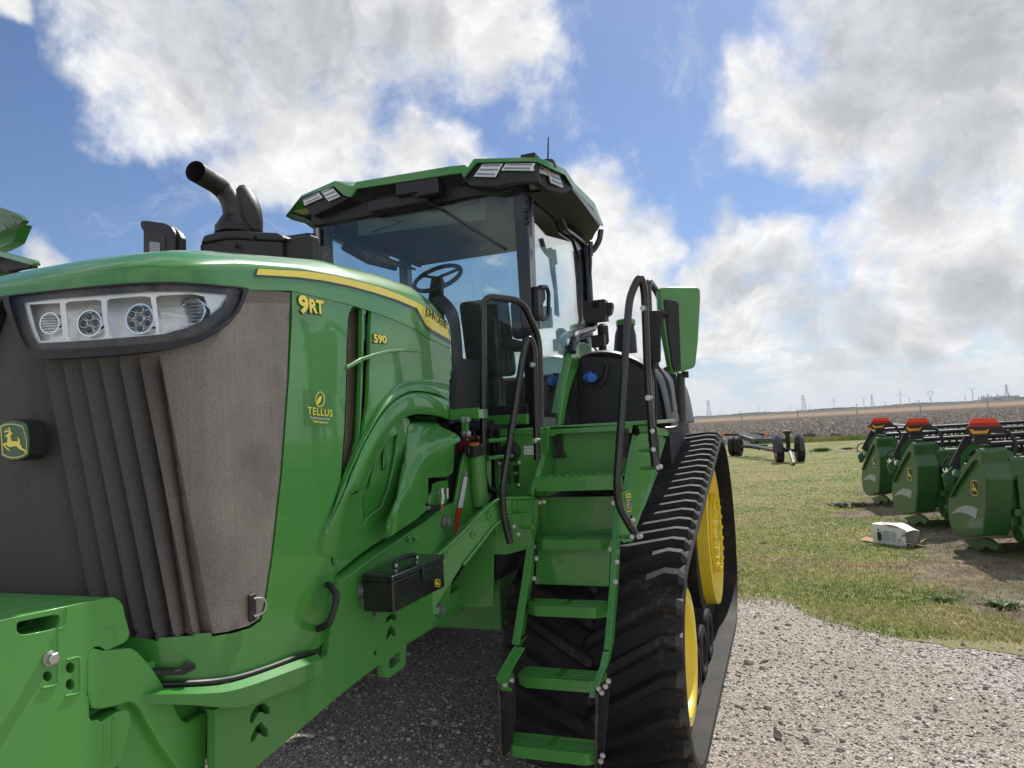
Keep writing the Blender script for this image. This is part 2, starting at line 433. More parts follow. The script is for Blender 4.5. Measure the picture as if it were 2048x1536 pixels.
    def build(s, name, parent=None, bevel=0.0, seg=2, subsurf=0, smooth=35, angle=30, mat=None, split=True):
        if split and parent is not None and len(s.v) < 40000:
            L = s.clusters()
            if L is not None:
                u = [c for _, c in sorted([(-int((L == c).sum()), c) for c in np.unique(L)])]
                if 1 < len(u) <= 26:
                    out = []
                    for c in u:
                        idx = np.nonzero(L == c)[0]; rm = {int(i): k for k, i in enumerate(idx)}; m = MB(); m.mats = s.mats; m.v = [s.v[i] for i in idx]
                        for f, q in zip(s.f, s.m):
                            if L[f[0]] == c: m.f.append(tuple(rm[i] for i in f)); m.m.append(q)
                        out.append(m.build(name, parent, bevel, seg, subsurf, smooth, angle, mat, False))
                    return out[0]
        if mat and not s.mats: s.mats = [mat]
        V = np.array(s.v, float); c = (V.min(0) + V.max(0)) / 2
        me = bpy.data.meshes.new(name); me.from_pydata([tuple(p) for p in (V - c)], [], s.f)
        for m in s.mats: me.materials.append(MATS[m])
        me.polygons.foreach_set('material_index', s.m); me.update()
        import bmesh
        bm = bmesh.new(); bm.from_mesh(me); bmesh.ops.recalc_face_normals(bm, faces=bm.faces)
        if bevel: bmesh.ops.dissolve_limit(bm, angle_limit=0.01, verts=bm.verts, edges=bm.edges)
        bm.to_mesh(me); bm.free()
        me.polygons.foreach_set('use_smooth', [True] * len(me.polygons))
        if not subsurf: me.set_sharp_from_angle(angle=math.radians(smooth))
        o = bpy.data.objects.new(name, me); link(o, parent, c)
        if bevel:
            b = o.modifiers.new('bevel', 'BEVEL'); b.width = bevel; b.segments = seg; b.limit_method = 'ANGLE'
            b.angle_limit = math.radians(angle); b.harden_normals = True
        if subsurf:
            b = o.modifiers.new('sub', 'SUBSURF'); b.levels = subsurf; b.render_levels = subsurf
        return o

# ---- surfaces to trace on: each returns (point, normal towards the camera side)
def PX(x): return lambda a, b: (U(a, b, X=x), np.array([1.0, 0, 0]))
def PY(y): return lambda a, b: (U(a, b, Y=y), np.array([0, -1.0, 0]))
def PZ(z): return lambda a, b: (U(a, b, Z=z), np.array([0, 0, 1.0]))
def PV(x1, y1, x2, y2, lean=0.0, z0=0.0):
    n = np.array([y2 - y1, -(x2 - x1), lean], float); n /= np.linalg.norm(n); p0 = np.array([x1, y1, z0], float)
    if n[:2] @ (EYE[:2] - p0[:2]) < 0: n[:2] *= -1
    def f(a, b):
        d = ray(a, b); return EYE + d * (np.dot(p0 - EYE, n) / np.dot(d, n)), n
    return f
REG = dict(A=(0,400,2.9257),B=(0,900,2.4157),C=(560,280,2.9257),D=(500,500,3.072),E=(600,900,3.072),G=(900,500,3.0717),H=(950,950,2.6218),I=(1350,760,2.934),J=(1720,820,5.12),K=(1420,760,6.4),L=(0,400,9.6),M=(0,500,6.0235),N=(270,300,5.1205),O=(860,780,5.9077),P=(580,300,6.4),Q=(900,270,6.4),R=(560,560,5.3895),S=(640,740,6.4),T=(780,900,6.4),V=(0,1160,4.086),W=(1040,660,5.3895),X=(1140,420,5.4857),Y=(0,780,10.24),Z=(1040,840,5.69))
def z(r, *pts):
    o = REG[r]; return [(o[0] + x / o[2], o[1] + y / o[2]) for x, y in pts]
def dens(poly, step):
    out = []
    for i, (a, b) in enumerate(zip(poly, poly[1:] + poly[:1])):
        L = math.hypot(b[0] - a[0], b[1] - a[1]); n = max(1, int(L / step))
        out += [(a[0] + (b[0] - a[0]) * k / n, a[1] + (b[1] - a[1]) * k / n) for k in range(n)]
    return out
def inside(p, poly):
    x, y = p; c = False; n = len(poly)
    for i in range(n):
        x1, y1 = poly[i]; x2, y2 = poly[i - 1]
        if (y1 > y) != (y2 > y) and x < (x2 - x1) * (y - y1) / (y2 - y1) + x1: c = not c
    return c
def plate_mb(mb, poly, surf, th=0.01, holes=(), off=0.0, grid=None, disp=None, lines=()):
    """trace an outline on a surface and give it thickness (th behind the surface)"""
    loops = [list(poly)] + [list(h) for h in holes]
    if grid: loops = [dens(l, grid) for l in loops]
    pts, edges = [], []
    for l in loops:
        o = len(pts); pts += l; edges += [(o + i, o + (i + 1) % len(l)) for i in range(len(l))]
    for l in lines:
        l = [p for p in (dens(list(l), grid)[:] if grid else l)] if False else list(l)
        q = []
        for a, b in zip(l, l[1:]):
            n = max(1, int(math.hypot(b[0] - a[0], b[1] - a[1]) / (grid or 10)))
            q += [(a[0] + (b[0] - a[0]) * k / n, a[1] + (b[1] - a[1]) * k / n) for k in range(n)]
        q.append(l[-1]); q = [p for p in q if inside(p, loops[0])]
        o = len(pts); pts += q; edges += [(o + i, o + i + 1) for i in range(len(q) - 1)]
    if grid:
        A = np.array(loops[0]); x0, y0 = A.min(0); x1, y1 = A.max(0)
        k = 0; yy = y0 + grid * 0.5
        while yy < y1:
            xx = x0 + grid * (0.5 if k % 2 else 1.0)
            while xx < x1:
                if inside((xx, yy), loops[0]) and not any(inside((xx, yy), h) for h in loops[1:]): pts.append((xx, yy))
                xx += grid
            yy += grid * 0.87; k += 1
    r = delaunay_2d_cdt([Vector(p) for p in pts], edges, [], 0, 1e-4)
    V, Fc = [tuple(v) for v in r[0]], r[2]
    Fo = []
    for f in Fc:
        cx = sum(V[i][0] for i in f) / len(f); cy = sum(V[i][1] for i in f) / len(f)
        if inside((cx, cy), loops[0]) and not any(inside((cx, cy), h) for h in loops[1:]): Fo.append(tuple(f))
    used = sorted({i for f in Fo for i in f}); rm = {i: k for k, i in enumerate(used)}
    Fo = [tuple(rm[i] for i in f) for f in Fo]; top, bot = [], []
    for i in used:
        p, n = surf(*V[i]); h = off + (disp(p, V[i]) if disp else 0.0)
        top.append(p + n * h); bot.append(p + n * (h - th))
    m = len(top); cnt = {}
    for f in Fo:
        for a, b in zip(f, f[1:] + f[:1]):
            k = (min(a, b), max(a, b)); cnt.setdefault(k, []).append((a, b))
    side = [(a, b, m + b, m + a) for k, l in cnt.items() if len(l) == 1 for a, b in l]
    mb.add(top + bot, Fo + [tuple(reversed([i + m for i in f])) for f in Fo] + side)
    return mb
def plate(name, mat, poly, surf, th=0.01, parent=None, holes=(), off=0.0, grid=None, disp=None, lines=(), bevel=0.0, smooth=35, mirror=False, seg=2):
    mb = MB().mat(mat); plate_mb(mb, poly, surf, th, holes, off, grid, disp, lines)
    if mirror: mb.mirror()
    return mb.build(name, parent, bevel=bevel, smooth=smooth, seg=seg)
def patch_mb(mb, rows, th=0.0):
    """rows of 3D points -> sheet, optionally thickened along -normal"""
    G = [[np.array(p, float) for p in r] for r in rows]; n, m = len(G), len(G[0])
    V = [p for r in G for p in r]
    Fc = [(i * m + j, i * m + j + 1, (i + 1) * m + j + 1, (i + 1) * m + j) for i in range(n - 1) for j in range(m - 1)]
    if th:
        N = []
        for i in range(n):
            for j in range(m):
                a = G[min(i + 1, n - 1)][j] - G[max(i - 1, 0)][j]; b = G[i][min(j + 1, m - 1)] - G[i][max(j - 1, 0)]
                c = np.cross(a, b); c /= max(np.linalg.norm(c), 1e-9)
                if np.dot(c, EYE - G[i][j]) < 0: c = -c
                N.append(c)
        o = n * m; V = V + [p - q * th for p, q in zip(V, N)]
        B = [tuple(reversed([k + o for k in f])) for f in Fc]; Sd = []
        for j in range(m - 1): Sd += [(j, j + 1, o + j + 1, o + j), ((n - 1) * m + j, (n - 1) * m + j + 1, o + (n - 1) * m + j + 1, o + (n - 1) * m + j)]
        for i in range(n - 1): Sd += [(i * m, (i + 1) * m, o + (i + 1) * m, o + i * m), (i * m + m - 1, (i + 1) * m + m - 1, o + (i + 1) * m + m - 1, o + i * m + m - 1)]
        Fc = Fc + B + Sd
    return mb.add(V, Fc)
def catmull(P, n=6):
    P = [np.array(p, float) for p in P]; Q = [2 * P[0] - P[1]] + P + [2 * P[-1] - P[-2]]; out = []
    for i in range(1, len(Q) - 2):
        for k in range(n):
            t = k / n; a, b, c, d = Q[i - 1], Q[i], Q[i + 1], Q[i + 2]
            out.append(0.5 * ((2 * b) + (c - a) * t + (2 * a - 5 * b + 4 * c - d) * t * t + (3 * b - a - 3 * c + d) * t ** 3))
    out.append(P[-1]); return out
def text_tris(s, size, extrude, offset=0.0, spacing=1.0, bold_scale=1.0):
    cu = bpy.data.curves.new('lettering', 'FONT'); cu.body = s; cu.size = size; cu.extrude = extrude
    cu.offset = offset; cu.space_character = spacing; cu.align_x = 'LEFT'; cu.resolution_u = 3
    o = bpy.data.objects.new('lettering_tmp', cu); COL.objects.link(o)
    bpy.context.view_layer.update()
    me = o.evaluated_get(bpy.context.evaluated_depsgraph_get()).to_mesh()
    V = [tuple(v.co) for v in me.vertices]; Fc = [tuple(p.vertices) for p in me.polygons]
    bpy.data.objects.remove(o); return V, Fc
def text_mb(mb, s, p0, right, up, height, width=None, extrude=0.001, offset=0.0, spacing=1.0, off=0.0):
    """letters with lower-left corner p0; cap height and total width in metres"""
    V, Fc = text_tris(s, 1.0, 0.0, offset, spacing); A = np.array(V)
    x0, y0 = A[:, 0].min(), A[:, 1].min(); h = A[:, 1].max() - y0; w = A[:, 0].max() - x0
    sy = height / h; sx = sy if width is None else width / w
    right = np.array(right, float); up = np.array(up, float); n = np.cross(right, up); n /= np.linalg.norm(n); p0 = np.array(p0, float)
    V2 = [p0 + right * (x - x0) * sx + up * (y - y0) * sy + n * off for x, y, _ in V]
    k = len(V2); mb.add(V2 + [p - n * extrude for p in V2], Fc + [tuple(reversed([i + k for i in f])) for f in Fc])
    return mb
# ================================================================ SETTING
def gravel_fn(t, b):
    p = pos(t)
    v = t.node('ShaderNodeTexVoronoi'); v.inputs['Scale'].default_value = 95; t.l.new(p, v.inputs['Vector'])
    v2 = t.node('ShaderNodeTexVoronoi'); v2.inputs['Scale'].default_value = 38; t.l.new(p, v2.inputs['Vector'])
    s = t.node('ShaderNodeSeparateColor'); t.l.new(v.outputs['Color'], s.inputs[0])
    c = t.ramp(s.outputs[0], [(0.0, (0.15, 0.12, 0.09)), (0.3, (0.30, 0.265, 0.22)), (0.65, (0.46, 0.42, 0.365)), (0.9, (0.62, 0.58, 0.53)), (1, (0.78, 0.75, 0.70))])
    big = t.noise(p, 0.9, 5, 0.6)
    c = t.mix(t.smooth(big, 0.40, 0.68, 0.0, 0.5), c, (0.28, 0.225, 0.17))
    c = t.mix(t.smooth(v.outputs['Distance'], 0.35, 0.8, 0.0, 0.6), c, (0.13, 0.11, 0.09))
    t.l.new(c, b.inputs['Base Color']); b.inputs['Roughness'].default_value = 0.9
    h = t.math('ADD', t.math('MULTIPLY', v.outputs['Distance'], -0.6), t.math('MULTIPLY', v2.outputs['Distance'], -0.6))
    bump(t, b, h, 0.6, 0.015)
material('gravel', (0.3,) * 3, 0.9, fn=gravel_fn)
def stone_fn(t, b):
    g = t.node('ShaderNodeNewGeometry')
    c = t.ramp(g.outputs['Random Per Island'], [(0, (0.16, 0.13, 0.11)), (0.12, (0.27, 0.235, 0.20)), (0.5, (0.42, 0.385, 0.335)), (0.85, (0.60, 0.565, 0.51)), (1, (0.78, 0.76, 0.72))])
    t.l.new(c, b.inputs['Base Color']); b.inputs['Roughness'].default_value = 0.85
material('stones', (0.3,) * 3, 0.85, fn=stone_fn)
BARE = [(float(U(a, b, Z=0)[0]), float(U(a, b, Z=0)[1]), rx, ry) for a, b, rx, ry in [(2000, 1150, .9, 1.3), (1930, 1085, .9, 1.6), (1810, 1015, .8, 1.7), (1720, 1030, .45, .5), (1780, 985, .6, 1.6), (2040, 1215, .5, .5), (1735, 902, 1.2, .8), (1560, 1095, .22, .12)]]
def turf_fn(t, b):
    p = pos(t)
    n = t.noise(p, 0.35, 6, 0.6, 0.4); n2 = t.noise(p, 2.2, 6, 0.65); n3 = t.noise(p, 45, 4, 0.6)
    c = t.ramp(t.math('MULTIPLY_ADD', n2, 0.5, t.math('MULTIPLY', n, 0.5)), [(0.36, (0.12, 0.17, 0.04)), (0.47, (0.24, 0.26, 0.075)), (0.56, (0.34, 0.29, 0.13)), (0.70, (0.28, 0.21, 0.14))])
    # earth laid bare around the parked headers
    m = None
    for cx_, cy_, rx, ry in BARE:
        q = t.vmath('MULTIPLY', t.vmath('SUBTRACT', p, (cx_, cy_, 0.0)), (1 / rx, 1 / ry, 0.0)); v = t.math('SUBTRACT', 1.25, t.vmath('LENGTH', q)); m = v if m is None else t.math('MAXIMUM', m, v)
    m = t.smooth(t.math('ADD', m, t.math('MULTIPLY_ADD', t.noise(p, 3.0, 6, 0.7), 2.4, -1.2)), -0.1, 0.5)
    soil = t.mix(t.smooth(n2, 0.4, 0.62), (0.13, 0.09, 0.06), (0.26, 0.20, 0.14))
    c = t.mix(m, c, soil)
    c = t.mix(t.smooth(n3, 0.4, 0.7, 0, 0.5), c, (0.07, 0.06, 0.03))
    t.l.new(c, b.inputs['Base Color']); b.inputs['Roughness'].default_value = 0.95
    bump(t, b, n3, 1.0, 0.03)
material('turf', (0.1, 0.12, 0.04), 0.95, fn=turf_fn)
def field_fn(t, b):
    p = pos(t); sp = t.node('ShaderNodeSeparateXYZ'); t.l.new(p, sp.inputs[0])
    n = t.noise(p, 2.6, 6, 0.7); n2 = t.noise(t.vmath('MULTIPLY', p, (1, 1, 1)), 0.05, 4, 0.6)
    c = t.ramp(n, [(0.32, (0.022, 0.016, 0.013)), (0.50, (0.062, 0.046, 0.036)), (0.62, (0.11, 0.085, 0.065)), (0.78, (0.26, 0.22, 0.18))])
    far = t.smooth(sp.outputs[1], 190, 300)
    c = t.mix(t.math('MULTIPLY', far, 0.9), c, (0.30, 0.20, 0.125))
    c = t.mix(t.smooth(sp.outputs[1], 420, 700, 0, 0.92), c, (0.085, 0.075, 0.062))
    t.l.new(c, b.inputs['Base Color']); b.inputs['Roughness'].default_value = 1.0
    bump(t, b, n, 1.0, 0.15)
material('field_soil', (0.1, 0.08, 0.06), 1.0, fn=field_fn)
def blade_fn(cols):
    def fn(t, b):
        g = t.node('ShaderNodeNewGeometry'); p = g.outputs['Position']
        r = t.math('MULTIPLY_ADD', t.noise(t.vmath('MULTIPLY', p, (1, 1.8, 1)), 0.32, 5, 0.6), 3.4, t.math('MULTIPLY_ADD', g.outputs['Random Per Island'], 0.34, -1.42))
        t.l.new(t.ramp(r, cols), b.inputs['Base Color']); b.inputs['Roughness'].default_value = 0.6
        b.inputs['Specular IOR Level'].default_value = 0.3
    return fn
material('grass_blades', (0.1, 0.15, 0.04), 0.6, fn=blade_fn([(0.0, (0.12, 0.22, 0.04)), (0.35, (0.28, 0.35, 0.08)), (0.6, (0.46, 0.43, 0.17)), (0.85, (0.48, 0.38, 0.21)), (1, (0.30, 0.21, 0.14))]))
material('weed_leaf', (0.09, 0.15, 0.045), 0.6)
material('pale_weed', (0.13, 0.15, 0.09), 0.7)
material('residue', (0.3, 0.25, 0.18), 0.9, fn=lambda t, b: t.l.new(t.ramp(t.node('ShaderNodeNewGeometry').outputs['Random Per Island'], [(0, (0.03, 0.022, 0.017)), (0.5, (0.10, 0.075, 0.056)), (1, (0.34, 0.29, 0.235))]), b.inputs['Base Color']))
material('leaf_litter', (0.04, 0.035, 0.03), 0.8)
def far_fn(base):
    return lambda t, b: t.l.new(t.mix(t.noise(pos(t), 0.08, 4, 0.6), tuple(c * 0.6 for c in base), tuple(c * 1.3 for c in base)), b.inputs['Base Color'])
material('tree_line', (0.06, 0.07, 0.06), 1.0, fn=far_fn((0.075, 0.085, 0.075)))

def flat(name, poly, zz, mat, kind='structure'):
    mb = MB().mat(mat); mb.add([(x, y, zz) for x, y in poly], [tuple(range(len(poly)))])
    o = mb.build(name); tag(o, kind=kind); return o
flat('gravel_yard', [(-400, -300), (400, -300), (400, 51), (-400, 51)], 0.0, 'gravel')
GB = [tuple(U(a, b, Z=0.0)[:2]) for a, b in [(1477, 1197), (1520, 1199), (1570, 1202), (1610, 1222), (1640, 1240), (1700, 1254), (1760, 1270), (1830, 1284), (1900, 1296), (1980, 1300), (2048, 1308), (2200, 1330)]]
def wob(poly, amp=0.05, step=0.12, closed=False):
    out = []
    for a, b in zip(poly, poly[1:]):
        L = math.hypot(b[0] - a[0], b[1] - a[1]); n = max(1, int(L / step)); n = min(n, 60)
        for k in range(n):
            t = k / n; out.append((a[0] + (b[0] - a[0]) * t + random.uniform(-amp, amp), a[1] + (b[1] - a[1]) * t + random.uniform(-amp, amp)))
    return out + [poly[-1]]
FY = 47.5                                     # the fence line
def fence_y(x): return FY - 0.045 * (x - 10)
turf_poly = [(-60, 10.0), (-6, 9.4), (-1.0, 8.6)] + wob([(-1.0, 8.6)] + GB) + [(40, 2), (60, 2), (60, fence_y(60)), (-60, fence_y(-60))]
flat('turf', turf_poly, 0.004, 'turf')
def wob_ring(cx, cy, rx, ry, n=48, amp=0.16):
    return [(cx + rx * math.cos(2 * math.pi * k / n) * (1 + random.uniform(-amp, amp)), cy + ry * math.sin(2 * math.pi * k / n) * (1 + random.uniform(-amp, amp))) for k in range(n)]
far = [(-9000, fence_y(-60)), (-60, fence_y(-60)), (60, fence_y(60)), (9000, fence_y(60)), (9000, 14000), (-9000, 14000)]
flat('harvested_field', far, 0.012, 'field_soil')

def blades(name, P, hgt, wid, lean, mat, tint=None, nb=3):
    """many small curved blades as one mesh; P: (n,2) roots"""
    n = len(P); A = rng.uniform(0, 2 * math.pi, (n, nb)); Hh = hgt * rng.uniform(0.5, 1.25, (n, nb))
    root = np.repeat(P[:, None, :], nb, 1) + rng.normal(0, wid * 2.5, (n, nb, 2))
    d = np.stack([np.cos(A), np.sin(A)], -1); w = np.stack([-np.sin(A), np.cos(A)], -1) * wid / 2
    L = lean * rng.uniform(0.3, 1.2, (n, nb))[..., None] * Hh[..., None]
    def v3(xy, zz): return np.concatenate([xy, zz[..., None]], -1)
    z0 = np.full_like(Hh, 0.0)
    V = np.stack([v3(root - w, z0), v3(root + w, z0), v3(root + d * L * 0.35 + w * 0.8, Hh * 0.6), v3(root + d * L * 0.35 - w * 0.8, Hh * 0.6), v3(root + d * L, Hh)], 2).reshape(-1, 3)
    k = n * nb; base = (np.arange(k) * 5)[:, None]
    q = base + np.array([[0, 1, 2, 3]]); tr = base + np.array([[3, 2, 4]])
    loops = np.concatenate([q, tr], 1).reshape(-1); tot = np.tile([4, 3], k); st = np.concatenate([[0], np.cumsum(tot)[:-1]])
    me = bpy.data.meshes.new(name); me.vertices.add(len(V)); me.vertices.foreach_set('co', V.reshape(-1).astype(np.float32))
    me.loops.add(len(loops)); me.loops.foreach_set('vertex_index', loops.astype(np.int32))
    me.polygons.add(len(tot)); me.polygons.foreach_set('loop_start', st.astype(np.int32)); me.polygons.foreach_set('loop_total', tot.astype(np.int32))
    me.update(calc_edges=True); me.materials.append(MATS[mat]); o = bpy.data.objects.new(name, me); COL.objects.link(o)
    WLOC[o.name] = np.zeros(3); return o
def sample_view(n, xr, yr, polytest, power=1.0):
    """roots scattered over real ground, thinner with distance"""
    out = []
    while sum(len(a) for a in out) < n:
        u = rng.random(n * 2); y = yr[0] * (yr[1] / yr[0]) ** (u ** power)
        ang = rng.uniform(math.tan(math.radians(-12)), math.tan(math.radians(21)), n * 2)
        x = EYE[0] + ang * (y + 1.0); m = (x > xr[0]) & (x < xr[1]); pts = np.stack([x[m], y[m]], 1)
        pts = np.array([p for p in pts if polytest(p)]); out.append(pts)
    return np.concatenate(out)[:n]
GBa = np.array(GB); order = np.argsort(GBa[:, 0])
def border_y(x): return np.interp(x, GBa[order, 0], GBa[order, 1])
def grassy(p):
    x, y = p
    if y < border_y(x) + abs(random.gauss(0, 0.22)) - 0.28 * (random.random() < .35): return False
    if y > fence_y(x) + 0.3: return False
    for cx_, cy_, rx, ry in BARE:
        e = ((x - cx_) / rx) ** 2 + ((y - cy_) / ry) ** 2
        if e < 1.15 and random.random() < 0.72 * min(1.0, (1.15 - e) * 2.0): return False
    return True
P = sample_view(110000, (-2, 40), (6.8, 47.0), grassy, 1.0)
g = blades('grass', P, 0.034, 0.005, 1.1, 'grass_blades', nb=3); tag(g, 'short patchy green and straw coloured grass', 'grass', kind='stuff')
far_s = P[:, 1] > 16
# stones on the gravel
def pebbles(name, n, xr, yr, size, mat, kind='stuff', test=None):
    t = (1 + 5 ** 0.5) / 2
    ico = np.array([(-1, t, 0), (1, t, 0), (-1, -t, 0), (1, -t, 0), (0, -1, t), (0, 1, t), (0, -1, -t), (0, 1, -t), (t, 0, -1), (t, 0, 1), (-t, 0, -1), (-t, 0, 1)]) / 1.9
    fc = np.array([(0, 11, 5), (0, 5, 1), (0, 1, 7), (0, 7, 10), (0, 10, 11), (1, 5, 9), (5, 11, 4), (11, 10, 2), (10, 7, 6), (7, 1, 8), (3, 9, 4), (3, 4, 2), (3, 2, 6), (3, 6, 8), (3, 8, 9), (4, 9, 5), (2, 4, 11), (6, 2, 10), (8, 6, 7), (9, 8, 1)])
    y = yr[0] * (yr[1] / yr[0]) ** rng.random(n * 3); x = rng.uniform(0, 1, n * 3) * (xr[1] - xr[0]) + xr[0]
    # keep what lies in front of the camera's wedge
    a = (x - EYE[0]) / (y + 0.6); m = (a > -1.0) & (a < 0.42); x, y = x[m], y[m]
    if test is not None: k = test(x, y); x, y = x[k], y[k]
    x, y = x[:n], y[:n]; n = len(x)
    s = size * rng.lognormal(0, 0.45, n); sc = rng.uniform(0.6, 1.2, (n, 1, 3)) * s[:, None, None]; sc[..., 2] *= 0.7
    J = ico[None] * (1 + rng.uniform(-0.22, 0.22, (n, 12, 1))) * sc
    A = rng.uniform(0, 6.28, n); c, si = np.cos(A)[:, None], np.sin(A)[:, None]
    X = J[..., 0] * c - J[..., 1] * si + x[:, None]; Y = J[..., 0] * si + J[..., 1] * c + y[:, None]; Z = J[..., 2] + s[:, None] * 0.25
    V = np.stack([X, Y, Z], -1).reshape(-1, 3); loops = (fc[None] + (np.arange(n) * 12)[:, None, None]).reshape(-1)
    me = bpy.data.meshes.new(name); me.vertices.add(len(V)); me.vertices.foreach_set('co', V.reshape(-1).astype(np.float32))
    me.loops.add(len(loops)); me.loops.foreach_set('vertex_index', loops.astype(np.int32)); nf = n * 20
    me.polygons.add(nf); me.polygons.foreach_set('loop_start', np.arange(nf, dtype=np.int32) * 3); me.polygons.foreach_set('loop_total', np.full(nf, 3, np.int32))
    me.update(calc_edges=True); me.materials.append(MATS[mat]); o = bpy.data.objects.new(name, me); COL.objects.link(o); WLOC[o.name] = np.zeros(3)
    tag(o, 'small pale and brown stones of the gravel yard', 'gravel', kind=kind); return o
pebbles('loose_stones', 60000, (-3.5, 7.5), (1.6, 13.0), 0.0065, 'stones', test=lambda x, y: (y < border_y(x) + 0.25))
# dry leaves on the gravel, each its own thing
leaf_me = None
LEAVES = [(1527, 1318, .045), (1477, 1345, .030), (1555, 1468, .05), (1612, 1478, .03), (1682, 1383, .03), (1885, 1262, .04), (1925, 1285, .03), (1870, 1413, .035), (1755, 1280, .035), (2040, 1312, .04), (1930, 1360, .022), (1600, 1452, .02), (845, 1452, .02), (1960, 1243, .03)]
for i, (a, b, sz) in enumerate(LEAVES):
    p = U(a, b, Z=0.02)
    if leaf_me is None:
        mb = MB().mat('leaf_litter')
        mb.add([(-1.2, 0, .1), (-.5, .5, .25), (.3, .45, .12), (1.2, .1, .35), (.4, -.4, .2), (-.4, -.5, .05), (0, 0, .0)], [(0, 1, 6), (1, 2, 6), (2, 3, 6), (3, 4, 6), (4, 5, 6), (5, 0, 6)])
        o = mb.build('dead_leaf'); leaf_me = o.data; WLOC.pop(o.name)
    else: o = bpy.data.objects.new('dead_leaf', leaf_me); COL.objects.link(o)
    o.location = tuple(p); o.scale = (sz,) * 3; o.rotation_euler = (random.uniform(-.3, .3), random.uniform(-.3, .3), random.uniform(0, 6))
    tag(o, 'small curled dark dead leaf lying on the gravel', 'leaf', 'dead leaves on the gravel')
# crop residue on the field
def residue(n):
    y = 49 * (170 / 49.) ** rng.random(n); ang = rng.uniform(-0.22, 0.42, n); x = EYE[0] + ang * y
    ok = y > fence_y(x) + 0.6; x, y = x[ok], y[ok]; n = len(x)
    L = rng.uniform(0.06, 0.30, n) * (1 + (y - 48) / 120); W = L * rng.uniform(0.15, 0.5, n); A = rng.uniform(0, 3.14, n); tz = rng.uniform(0.0, 0.16, n)
    d = np.stack([np.cos(A), np.sin(A)], 1) * L[:, None] / 2; w = np.stack([-np.sin(A), np.cos(A)], 1) * W[:, None] / 2
    c = np.stack([x, y], 1); zz = rng.uniform(0.02, 0.06, n)
    def q(xy, zc): return np.concatenate([xy, zc[:, None]], 1)
    V = np.stack([q(c - d - w, zz), q(c + d - w, zz + tz), q(c + d + w, zz + tz * 1.2), q(c - d + w, zz + .03)], 1).reshape(-1, 3)
    me = bpy.data.meshes.new('crop_residue'); me.vertices.add(len(V)); me.vertices.foreach_set('co', V.reshape(-1).astype(np.float32))
    me.loops.add(4 * n); me.loops.foreach_set('vertex_index', np.arange(4 * n, dtype=np.int32))
    me.polygons.add(n); me.polygons.foreach_set('loop_start', np.arange(n, dtype=np.int32) * 4); me.polygons.foreach_set('loop_total', np.full(n, 4, np.int32))
    me.update(calc_edges=True); me.materials.append(MATS['residue']); o = bpy.data.objects.new('crop_residue', me); COL.objects.link(o)
    tag(o, 'pale stalks and clods strewn over the harvested field', 'crop residue', kind='stuff'); WLOC[o.name] = np.zeros(3)
residue(26000)
# strip of tall dry grass and weeds along the fence foot
xs = rng.uniform(0, 30, 5200); Pf = np.stack([xs, fence_y(xs) + rng.normal(0.25, 0.35, 5200)], 1)
o = blades('fence_foot_grass', Pf, 0.30, 0.025, 0.5, 'grass_blades', nb=4); tag(o, 'taller straw coloured grass along the fence foot', 'grass', kind='stuff')

# ---- weeds (things)
def weed(name, p, r, h, mat, label, n=60):
    mb = MB().mat(mat)
    for i in range(n * 5):
        a = random.uniform(0, 6.28); e = random.random() ** 0.6 * (.7 + .3 * math.sin(a * 3)); c = np.array([p[0] + math.cos(a) * r * e, p[1] + math.sin(a) * r * e, 0])
        hh = h * random.uniform(0.3, .8) * (1.15 - e * 0.8); t = c + np.array([math.cos(a) * r * .25, math.sin(a) * r * .25, hh]); w = r * random.uniform(.02, .06)
        b = random.uniform(0, 6.28); u = np.array([math.cos(b) * w, math.sin(b) * w, 0]); m = (c + t) / 2 + np.array([0, 0, hh * .1])
        mb.add([c, m + u, t, m - u], [(0, 1, 2, 3)])
    return tag(mb.build(name), label, 'weed', 'weeds in the grass')
def gpt(a, b): return U(a, b, Z=0.0)
weed('weed', gpt(1643, 903), 0.55, 0.26, 'weed_leaf', 'dark green round weed clump in the lawn right of the trailer')
weed('weed', gpt(1696, 899), 0.35, 0.15, 'weed_leaf', 'small green weed clump near the fence beside a bare patch')
weed('weed', gpt(1527, 1088), 0.08, 0.04, 'weed_leaf', 'small weed tuft beside the bare streak right of the track', 30)
weed('weed', gpt(1700, 1012), 0.5, 0.12, 'pale_weed', 'pale low weeds in front of the farthest green header')
weed('weed', gpt(2005, 1212), 0.24, 0.06, 'weed_leaf', 'broad leafed weed at the right edge of the lawn')
weed('weed', gpt(1885, 1200), 0.20, 0.05, 'weed_leaf', 'low green weed in front of the nearest header', 40)
weed('weed', gpt(1620, 882) , 0.7, 0.75, 'pale_weed', 'grey green bush growing against the chain link fence', 110)
weed('weed', gpt(1672, 879), 0.5, 0.6, 'pale_weed', 'slender grey green bush behind the chain link fence', 80)

# ---- chain link fence
def chain_fn(t):
    pass
m = bpy.data.materials.new('chain_link'); m.use_nodes = True; t = NT(m.node_tree); b = t.n['Principled BSDF']
b.inputs['Base Color'].default_value = (0.22, 0.22, 0.22, 1); b.inputs['Metallic'].default_value = 0.6
sx = t.node('ShaderNodeSeparateXYZ'); t.l.new(pos(t), sx.inputs[0])
def tri(v): return t.math('ABSOLUTE', t.math('SUBTRACT', t.math('FRACT', v), 0.5))
u1 = t.math('MULTIPLY', t.math('ADD', sx.outputs[0], sx.outputs[2]), 12.0); u2 = t.math('MULTIPLY', t.math('SUBTRACT', sx.outputs[0], sx.outputs[2]), 12.0)
t.put(b.inputs['Alpha'], t.math('MULTIPLY', t.math('MAXIMUM', t.math('GREATER_THAN', tri(u1), 0.46), t.math('GREATER_THAN', tri(u2), 0.46)), 1.0)); MATS['chain_link'] = m
fz = 1.92
